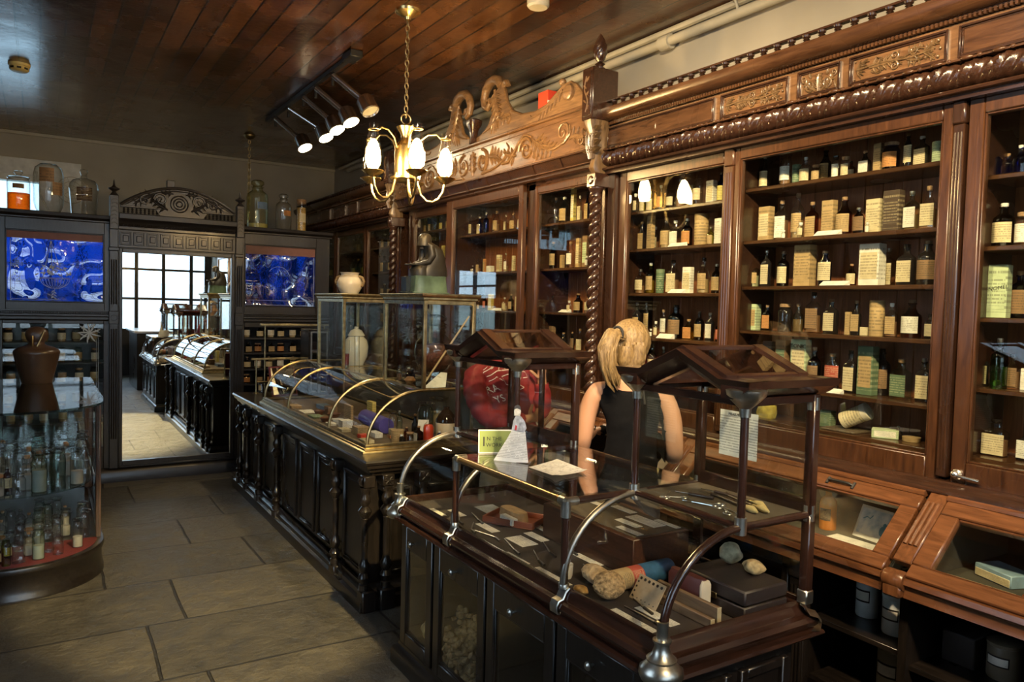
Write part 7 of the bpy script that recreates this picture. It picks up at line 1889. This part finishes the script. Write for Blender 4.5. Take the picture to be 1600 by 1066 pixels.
tag(obj('wooden_block', MB().box(2.66, 2.71, 1.03, 1.12, ZD, ZD+.02, .003), plain('red_brown_wood', (.20,.06,.03))), 'small reddish wooden block in front of the pale green leaflet', 'block')
t = thing('blue_box', (2.80, 1.235, ZD), 'pale blue book-shaped box lying in the right-edge sloping desk', 'box', rz=-.35)
obj('box_body', MB().box(-.05, .05, -.075, .075, 0, .045, .003), plain('pale_blue_card', (.22,.33,.40), .5, 0, .15, 25), t, local=True)
obj('cream_end', MB().box(-.052, -.048, -.07, .07, .004, .03, .001), P_CREAM, t, local=True)
t = thing('corked_jar', (2.80, 2.14, ZD), 'clear jar with orange label in the desk, seen through the tall glass case', 'jar')
obj('glass_body', MB().lathe([(0,0),(.045,0),(.046,.004),(.046,.10),(.03,.12),(.03,.135)], n=22), CLEAR, t, local=True); obj('orange_label', MB().grid([[V3((-.0466*math.cos(a), .0466*math.sin(a), z)) for a in [-1+.2*i for i in range(11)]] for z in (.015,.075)]), P_ORANGE, t, local=True)
# ------------------------------------------------------------------ the two visitors
from mathutils.bvhtree import BVHTree
SKIN = plain('skin', (.50,.27,.17), .5, 0, .06, 6); SKINM = plain('skin_ruddy', (.42,.21,.13), .5, 0, .08, 6)
def skinned(nodes, edges, levels=3):
    ids = {k: i for i, k in enumerate(nodes)}
    me = bpy.data.meshes.new('tmp_body'); me.from_pydata([nodes[k][0] for k in nodes], [(ids[a], ids[b]) for a, b in edges], [])
    o = bpy.data.objects.new('tmp_body', me); COL.objects.link(o)
    md = o.modifiers.new('s', 'SKIN'); md.use_smooth_shade = True; md.branch_smoothing = .6
    for i, k in enumerate(nodes):
        r = nodes[k][1]; r = r if isinstance(r, tuple) else (r, r)
        me.skin_vertices[0].data[i].radius = r; me.skin_vertices[0].data[i].use_root = (i == 0)
    sb = o.modifiers.new('b', 'SUBSURF'); sb.levels = levels; sb.render_levels = levels
    dg = bpy.context.evaluated_depsgraph_get(); out = bpy.data.meshes.new_from_object(o.evaluated_get(dg))
    COL.objects.unlink(o); bpy.data.objects.remove(o); return out
def linkme(name, me, mat, parent):
    off = rootloc(parent); me.transform(Matrix.Translation(-off)); me.materials.clear(); me.materials.append(mat)
    me.polygons.foreach_set('material_index', [0]*len(me.polygons)); me.shade_smooth(); me.update(); fixnormals(me)
    o = bpy.data.objects.new(name, me); COL.objects.link(o); o.parent = parent; return o
def garment(name, body, pred, off, mat, parent, wr=0.):
    bm = bmesh.new(); bm.from_mesh(body); bm.normal_update()
    dele = [f for f in bm.faces if not pred(f.calc_center_median())]
    bmesh.ops.delete(bm, geom=dele, context='FACES')
    for _ in range(2):
        for e in [e for e in bm.edges if len(e.link_faces) == 1]: pass
    bm.normal_update()
    for v in bm.verts:
        w = wr*math.sin(v.co.z*75+6*v.co.x)*math.sin(v.co.x*40+v.co.y*33+v.co.z*20)
        v.co += v.normal*(off+w)
    edge = [v for v in bm.verts if any(len(e.link_faces) == 1 for e in v.link_edges)]
    for _ in range(3):
        bmesh.ops.smooth_vert(bm, verts=edge, factor=.5, use_axis_x=True, use_axis_y=True, use_axis_z=True)
    me = bpy.data.meshes.new(name); bm.to_mesh(me); bm.free(); return linkme(name, me, mat, parent)
def hand(nodes, edges, wrist, tag_, w, dirv, up, curl, s=1.):
    # palm and five fingers; dirv along the hand, up out of the back of the hand
    d = V3(dirv).normalized(); u = V3(up); u = (u-d*u.dot(d)).normalized(); side = d.cross(u)
    W = V3(w)
    nodes[tag_+'palm'] = (W+d*.045*s, (.030*s,.016*s)); edges.append((wrist, tag_+'palm'))
    for i, (o, l) in enumerate(((-.030,.066),(-.010,.074),(.010,.070),(.029,.056))):
        b = W+d*.085*s+side*o*s
        nodes[tag_+'k%d' % i] = (b, .0098*s); edges.append((tag_+'palm', tag_+'k%d' % i)); prev = tag_+'k%d' % i; p = b; a = 0
        for j in range(3):
            a += curl*(.75 if j == 0 else 1.)
            q = d*math.cos(a)-u*math.sin(a); p = p+q*l*s*(.45,.32,.25)[j]
            nodes[tag_+'f%d%d' % (i, j)] = (p, (.0088-.0008*j)*s); edges.append((prev, tag_+'f%d%d' % (i, j))); prev = tag_+'f%d%d' % (i, j)
    b = W+d*.03*s-side*.034*s; nodes[tag_+'t0'] = (b, .011*s); edges.append((tag_+'palm', tag_+'t0'))
    q = (d*.75-side*.55-u*.35).normalized(); nodes[tag_+'t1'] = (b+q*.035*s, .0095*s); nodes[tag_+'t2'] = (b+q*.06*s-u*.008, .0085*s)
    edges += [(tag_+'t0', tag_+'t1'), (tag_+'t1', tag_+'t2')]
# woman seen from behind -------------------------------------------------
hd = math.radians(46); F_ = V3((math.sin(hd), math.cos(hd), 0)); R_ = V3((math.cos(hd), -math.sin(hd), 0)); U_ = V3((0,0,1))
WC = V3((2.265, 2.60, 0)); K = .985
def wp(r, f, z): return WC+R_*r+F_*f+U_*(z*K)
nd = {}; ed = []
def jn(k, p, r, par=None):
    nd[k] = (p, r)
    if par: ed.append((par, k))
jn('pelvis', wp(.025,-.02,.95), (.155,.11)); jn('waist', wp(.03,-.01,1.10), (.135,.095), 'pelvis'); jn('ribs', wp(.028,.0,1.22), (.145,.10), 'waist'); jn('chest', wp(.015,.01,1.33), (.130,.088), 'ribs')
jn('neckb', wp(0,.012,1.405), (.058,.052), 'chest'); jn('neck', wp(0,.03,1.455), .050, 'neckb'); jn('jaw', wp(.0,.055,1.51), (.062,.070), 'neck'); jn('head', wp(0,.05,1.575), (.074,.088), 'jaw'); jn('crown', wp(0,.045,1.635), (.050,.06), 'head')
jn('nose', wp(.01,.150,1.535), .012, 'jaw')
for s, n in ((-1, 'l'), (1, 'r')):
    jn(n+'sh', wp(s*.150+.008,.0,1.345), .062, 'chest'); jn(n+'up', wp(s*.192+.01,-.005,1.25), .050, n+'sh')
    jn(n+'el', wp(s*.210+.012,-.02 if s < 0 else .0,1.07), .041, n+'up')
    if s < 0:
        jn(n+'fo', wp(-.235,.10,1.045), .036, n+'el'); jn(n+'wr', wp(-.20,.20,1.08), (.026,.022), n+'fo'); hand(nd, ed, n+'wr', n, wp(-.20,.20,1.08), F_*.8+R_*.3+U_*.25, U_*.7-R_*.5, .35, .95)
    else:
        jn(n+'fo', wp(.21,.09,1.03), .036, n+'el'); jn(n+'wr', wp(.15,.19,1.08), (.026,.022), n+'fo'); hand(nd, ed, n+'wr', n, wp(.15,.19,1.08), F_*.8-R_*.35+U_*.3, U_*.7+R_*.5, .4, .95)
    jn(n+'hip', wp(s*.085,-.02,.87), .098, 'pelvis'); jn(n+'kn', wp(s*.085,.01,.49), .058, n+'hip'); jn(n+'cf', wp(s*.085,-.01,.36), .056, n+'kn'); jn(n+'an', wp(s*.085,-.02,.09), .036, n+'cf'); jn(n+'ft', wp(s*.09,.05,.045), (.040,.032), n+'an'); jn(n+'to', wp(s*.095,.13,.03), (.038,.024), n+'ft')
t = thing('person', (WC.x, WC.y, 0), 'person with blonde tied-back hair in a black tank top, seen from behind at the cabinets', 'person')
body = skinned(nd, ed); bodyc = body.copy()
linkme('body', body, SKIN, t)
def lat(p): return (p-WC).dot(R_)-.018
def fwd(p): return (p-WC).dot(F_)
arm = lambda p: abs(lat(p)) > .165-.10*max(0, (p.z/K-1.24)/.14)
def tank(p):
    z = p.z/K; a = abs(lat(p))
    if z < .93 or z > 1.415: return False
    if z < 1.02 and fwd(p) > .12: return False
    if z > 1.18 and a > .158-.30*max(0, z-1.24): return False
    if z <= 1.18 and a > .168: return False
    if z > 1.355-.06*(fwd(p) > 0) and a < .055: return False
    return True
garment('black_tank_top', bodyc, tank, .008, plain('black_knit', (.006,.006,.007), .9, 0, .2, 60, 0, .12), t, .0025)
garment('dark_trousers', bodyc, lambda p: .10 < p.z/K < .955 and abs(lat(p)) < .2 and fwd(p) < .13, .010, plain('dark_denim', (.018,.022,.032), .8), t, .002)
garment('shoes', bodyc, lambda p: p.z/K < .095, .006, plain('dark_shoe', (.03,.028,.028), .5), t)
# hair: cap close to the skull, gathered low on the left into a short ponytail
m = MB(); hc = wp(0,.045,1.572); rows = []
for i in range(17):
    th = PI*i/16; row = []
    for j in range(72):
        a = 2*PI*j/72; ca, sa = math.cos(a), math.sin(a)
        st = 1+.025*math.sin(14*a+5*th)+.015*math.sin(23*a-3*th)
        p = R_*(.092*st*math.sin(th)*ca)+F_*(.104*st*math.sin(th)*sa)+U_*(.108*math.cos(th))
        if sa > .15 and p.z < .045: p = p-F_*(p.dot(F_)-.02 if p.dot(F_) > .02 else 0)
        row.append(hc+p)
    rows.append(row)
m.grid(rows, cu=True)
pb = wp(-.035,-.06,1.60)
m.tube([pb, pb+R_*-.03-F_*.05+U_*.01, pb-R_*.05-F_*.07-U_*.05, pb-R_*.045-F_*.065-U_*.12, pb-R_*.025-F_*.05-U_*.18, pb-R_*.005-F_*.035-U_*.215], [.026,.033,.038,.036,.028,.010], 14)
m.tube([wp(.05,-.05,1.56), wp(.045,-.06,1.50), wp(.02,-.06,1.46), wp(.0,-.055,1.43)], [.036,.036,.028,.012], 12)
m.tube([wp(-.01,-.05,1.55), wp(-.01,-.062,1.49), wp(-.005,-.06,1.44)], [.038,.04,.015], 12)
RH = random.Random(6)
core = [pb, pb+R_*-.03-F_*.05+U_*.01, pb-R_*.05-F_*.07-U_*.05, pb-R_*.045-F_*.065-U_*.12, pb-R_*.025-F_*.05-U_*.18, pb-R_*.005-F_*.035-U_*.225]
for k in range(34):
    a = RH.uniform(0, 6.28); o = R_*math.cos(a)+(F_*.8+U_*.6)*math.sin(a); ln = RH.uniform(.8, 1.08)
    m.tube([core[0]+(core[i]-core[0])*(1 if i < 4 else ln)+o*(.024,.031,.036,.034,.026,.016)[i]+V3((RH.uniform(-.004,.004),)*3) for i in range(6)], [.006,.0075,.008,.007,.005,.001], 6)
for k in range(26):
    u = RH.uniform(-.06, .075); ln = RH.uniform(.10, .17)
    m.tube([wp(u*.9, -.052, 1.575), wp(u, -.066, 1.575-ln*.4), wp(u*.9, -.062, 1.575-ln*.8), wp(u*.75, -.052, 1.575-ln)], [.007,.009,.007,.001], 6)
HAIR = wood('blonde_hair', (.10,.058,.024), (.36,.245,.105), .42, 'z', 26, coat=0, stretch=5, bump=.8)
obj('blonde_hair', m, HAIR, t, smooth=80)
obj('hair_tie', MB().tube([pb-R_*.012-F_*.022+U_*.012+(U_*math.cos(a)+(R_*.8-F_*.5).normalized()*math.sin(a))*.031 for a in [2*PI*i/16 for i in range(16)]], .006, 8, closed=True), INK, t)
obj('bra_strap', MB().tube([wp(.045,-.02,1.425), wp(.075,-.075,1.36), wp(.085,-.092,1.30)], .006, 6), INK, t)
# man bending over the end of the brass showcase ----------------------------
nd = {}; ed = []
MC = V3((2.08, 3.44, 0))
MX, MY = .11, .015
jn('pelvis', V3((2.08,3.42,.94)), (.155,.125)); jn('waist', V3((2.075,3.455,1.09)), (.165,.125), 'pelvis'); jn('ribs', V3((2.075,3.53,1.21)), (.17,.115), 'waist'); jn('chest', V3((2.08,3.63,1.30)), (.165,.10), 'ribs')
jn('neckb', V3((2.10,3.72,1.345)), (.065,.06), 'chest'); jn('neck', V3((2.11,3.765,1.345)), .058, 'neckb'); jn('jaw', V3((2.12,3.83,1.30)), (.068,.075), 'neck'); jn('head', V3((2.12,3.86,1.34)), (.08,.085), 'jaw')
jn('nose', V3((2.125,3.93,1.285)), .013, 'jaw')
jn('lsh', V3((1.925,3.60,1.31)), .068, 'chest'); jn('lup', V3((1.885,3.52,1.22)), .058, 'lsh'); jn('lel', V3((1.88,3.40,1.11)), .046, 'lup'); jn('lfo', V3((1.95,3.31,1.09)), .042, 'lel'); jn('lwr', V3((2.06,3.275,1.10)), (.030,.026), 'lfo')
hand(nd, ed, 'lwr', 'l', V3((2.06,3.275,1.10)), V3((1,.05,.15)), V3((0,-1,.1)), .75)
jn('rsh', V3((2.245,3.60,1.31)), .068, 'chest'); jn('rup', V3((2.285,3.56,1.21)), .056, 'rsh'); jn('rel', V3((2.315,3.50,1.09)), .045, 'rup'); jn('rfo', V3((2.30,3.475,1.18)), .041, 'rel'); jn('rwr', V3((2.285,3.46,1.275)), (.030,.026), 'rfo')
hand(nd, ed, 'rwr', 'r', V3((2.285,3.46,1.275)), V3((-.1,.0,1)), V3((.2,-1,0)), .6)
for s, n in ((-1, 'l'), (1, 'r')):
    x = 2.08+s*.095
    jn(n+'hip', V3((x,3.42,.85)), .108, 'pelvis'); jn(n+'kn', V3((x,3.46,.48)), .068, n+'hip'); jn(n+'cf', V3((x,3.43,.34)), .064, n+'kn'); jn(n+'an', V3((x,3.40,.10)), .045, n+'cf'); jn(n+'ft', V3((x+s*.01,3.48,.05)), (.046,.036), n+'an'); jn(n+'to', V3((x+s*.015,3.58,.034)), (.044,.028), n+'ft')
nd = {k: (V3(p)+V3((MX,MY,0)), r) for k, (p, r) in nd.items()}
t = thing('person', (MC.x, MC.y, 0), 'person in a red long-sleeved printed shirt bending over, hand behind the back', 'person')
body = skinned(nd, ed); bodyc = body.copy()
linkme('body', body, SKINM, t)
def inhand(q):
    p = q-V3((MX,MY,0))
    return (p-V3((2.12,3.27,1.11))).length < .085 and p.x > 2.045 or ((p-V3((2.28,3.46,1.335))).length < .085 and p.z > 1.27)
def shirt(p):
    if p.z < .985 or p.y > 3.735+MY or inhand(p): return False
    return True
sh = garment('red_shirt', bodyc, shirt, .012, plain('red_cotton', (.23,.011,.018), .8, 0, .12, 30), t, .006)
garment('khaki_trousers', bodyc, lambda p: .10 < p.z < 1.0, .012, plain('khaki_cotton', (.16,.125,.07), .85), t, .003)
garment('shoes', bodyc, lambda p: p.z < .10, .007, plain('brown_shoe', (.05,.03,.02), .5), t)
m = MB(); hc = V3((2.12+MX,3.86+MY,1.345)); rows = []
for i in range(9):
    th = PI*.62*i/8; rows.append([hc+V3((.090*math.sin(th)*math.cos(a), .035*math.sin(th)*0+.096*math.sin(th)*math.sin(a), .094*math.cos(th))) for a in [2*PI*j/22 for j in range(22)]])
m.grid(rows, cu=True); obj('short_hair', m, plain('grey_brown_hair', (.10,.08,.06), .7), t, smooth=80)
# print on the back of the shirt, laid onto the cloth
off = rootloc(t); bv = BVHTree.FromPolygons([v.co+off for v in sh.data.vertices], [tuple(p.vertices) for p in sh.data.polygons])
def drape(o, depth=.003):
    # slide a flat print, drawn in the x-z plane in front of the back, onto the shirt
    bad = []
    for v in o.data.vertices:
        p = v.co+off; hit = bv.ray_cast(V3((p.x, 3.0, p.z+(0))), V3((0.0, 1, -.0)))
        if hit[0]: v.co = hit[0]+V3((0,-depth,0))-off
        else: bad.append(v)
    o.data.update()
PRT = plain('white_print', (.72,.66,.64), .8)
for txt, x, z, s in (('RA', 1.965+MX, 1.245, .05), ('YS', 1.985+MX, 1.195, .05)):
    o = text('shirt_lettering', txt, s, PRT, t, Matrix.Translation(V3((x, 3.0, z))-off) @ Matrix.Rotation(-.35, 4, 'Y') @ Matrix.Rotation(PI/2, 4, 'X'), 0)
    drape(o)
m = MB(); RP = random.Random(2)
def pl(pts, w=.004):
    out = []
    for a, b in zip(pts[:-1], pts[1:]):
        for i in range(7): q = i/6; out.append((a[0]*(1-q)+b[0]*q, a[1]*(1-q)+b[1]*q))
    rows = [[V3((x+MX, 3.0, z-w/2)) for x, z in out], [V3((x+MX, 3.0, z+w/2)) for x, z in out]]
    m.grid(rows)
pl([(1.93,1.33),(2.0,1.36),(2.08,1.37),(2.14,1.36),(2.20,1.35)]); pl([(1.95,1.31),(2.02,1.34),(2.10,1.345),(2.16,1.33)])
pl([(2.03,1.31),(2.10,1.33),(2.15,1.30),(2.12,1.27),(2.16,1.25),(2.08,1.23),(2.09,1.26),(2.04,1.27),(2.03,1.31)]); pl([(1.96,1.285),(2.0,1.31),(2.03,1.29)]); pl([(2.17,1.335),(2.2,1.33),(2.21,1.30),(2.17,1.30),(2.17,1.335)])
for k in range(6): pl([(1.94+.045*k,1.345+.004*(k % 2)),(1.97+.045*k,1.362)], .003)
o = obj('shirt_print', m, PRT, t); drape(o)
# ------------------------------------------------------------------ daylight, camera
w = bpy.data.worlds.new('sky'); SC.world = w; w.use_nodes = True
nt = w.node_tree; nt.nodes.clear()
o_ = N(nt, 'ShaderNodeOutputWorld'); b_ = N(nt, 'ShaderNodeBackground')
b_.inputs[0].default_value = (.62, .80, 1., 1); b_.inputs[1].default_value = SKY
L(nt, b_.outputs[0], o_.inputs[0])
cam = bpy.data.cameras.new('camera'); co = bpy.data.objects.new('camera', cam); COL.objects.link(co)
cam.sensor_width = 36; cam.lens = 1170.6/1600*36; cam.clip_start = .05
ya, pi_, ro = .56134765, -.0468523165, .0265578385
f = V3((math.sin(ya)*math.cos(pi_), math.cos(ya)*math.cos(pi_), math.sin(pi_)))
rt = V3((math.cos(ya), -math.sin(ya), 0)); up = rt.cross(f)
r2 = rt*math.cos(ro)+up*math.sin(ro); u2 = -rt*math.sin(ro)+up*math.cos(ro)
M = Matrix((r2, u2, -f)).transposed().to_4x4(); M.translation = (0, 0, 1.7)
co.matrix_world = M; SC.camera = co
SC.view_settings.view_transform = 'Standard'; SC.view_settings.look = 'None'
SC.view_settings.gamma = 1; SC.view_settings.exposure = EXPO; SC.view_settings.use_curve_mapping = False
SC.cycles.transparent_max_bounces = 32; SC.cycles.max_bounces = 10; SC.cycles.glossy_bounces = 5
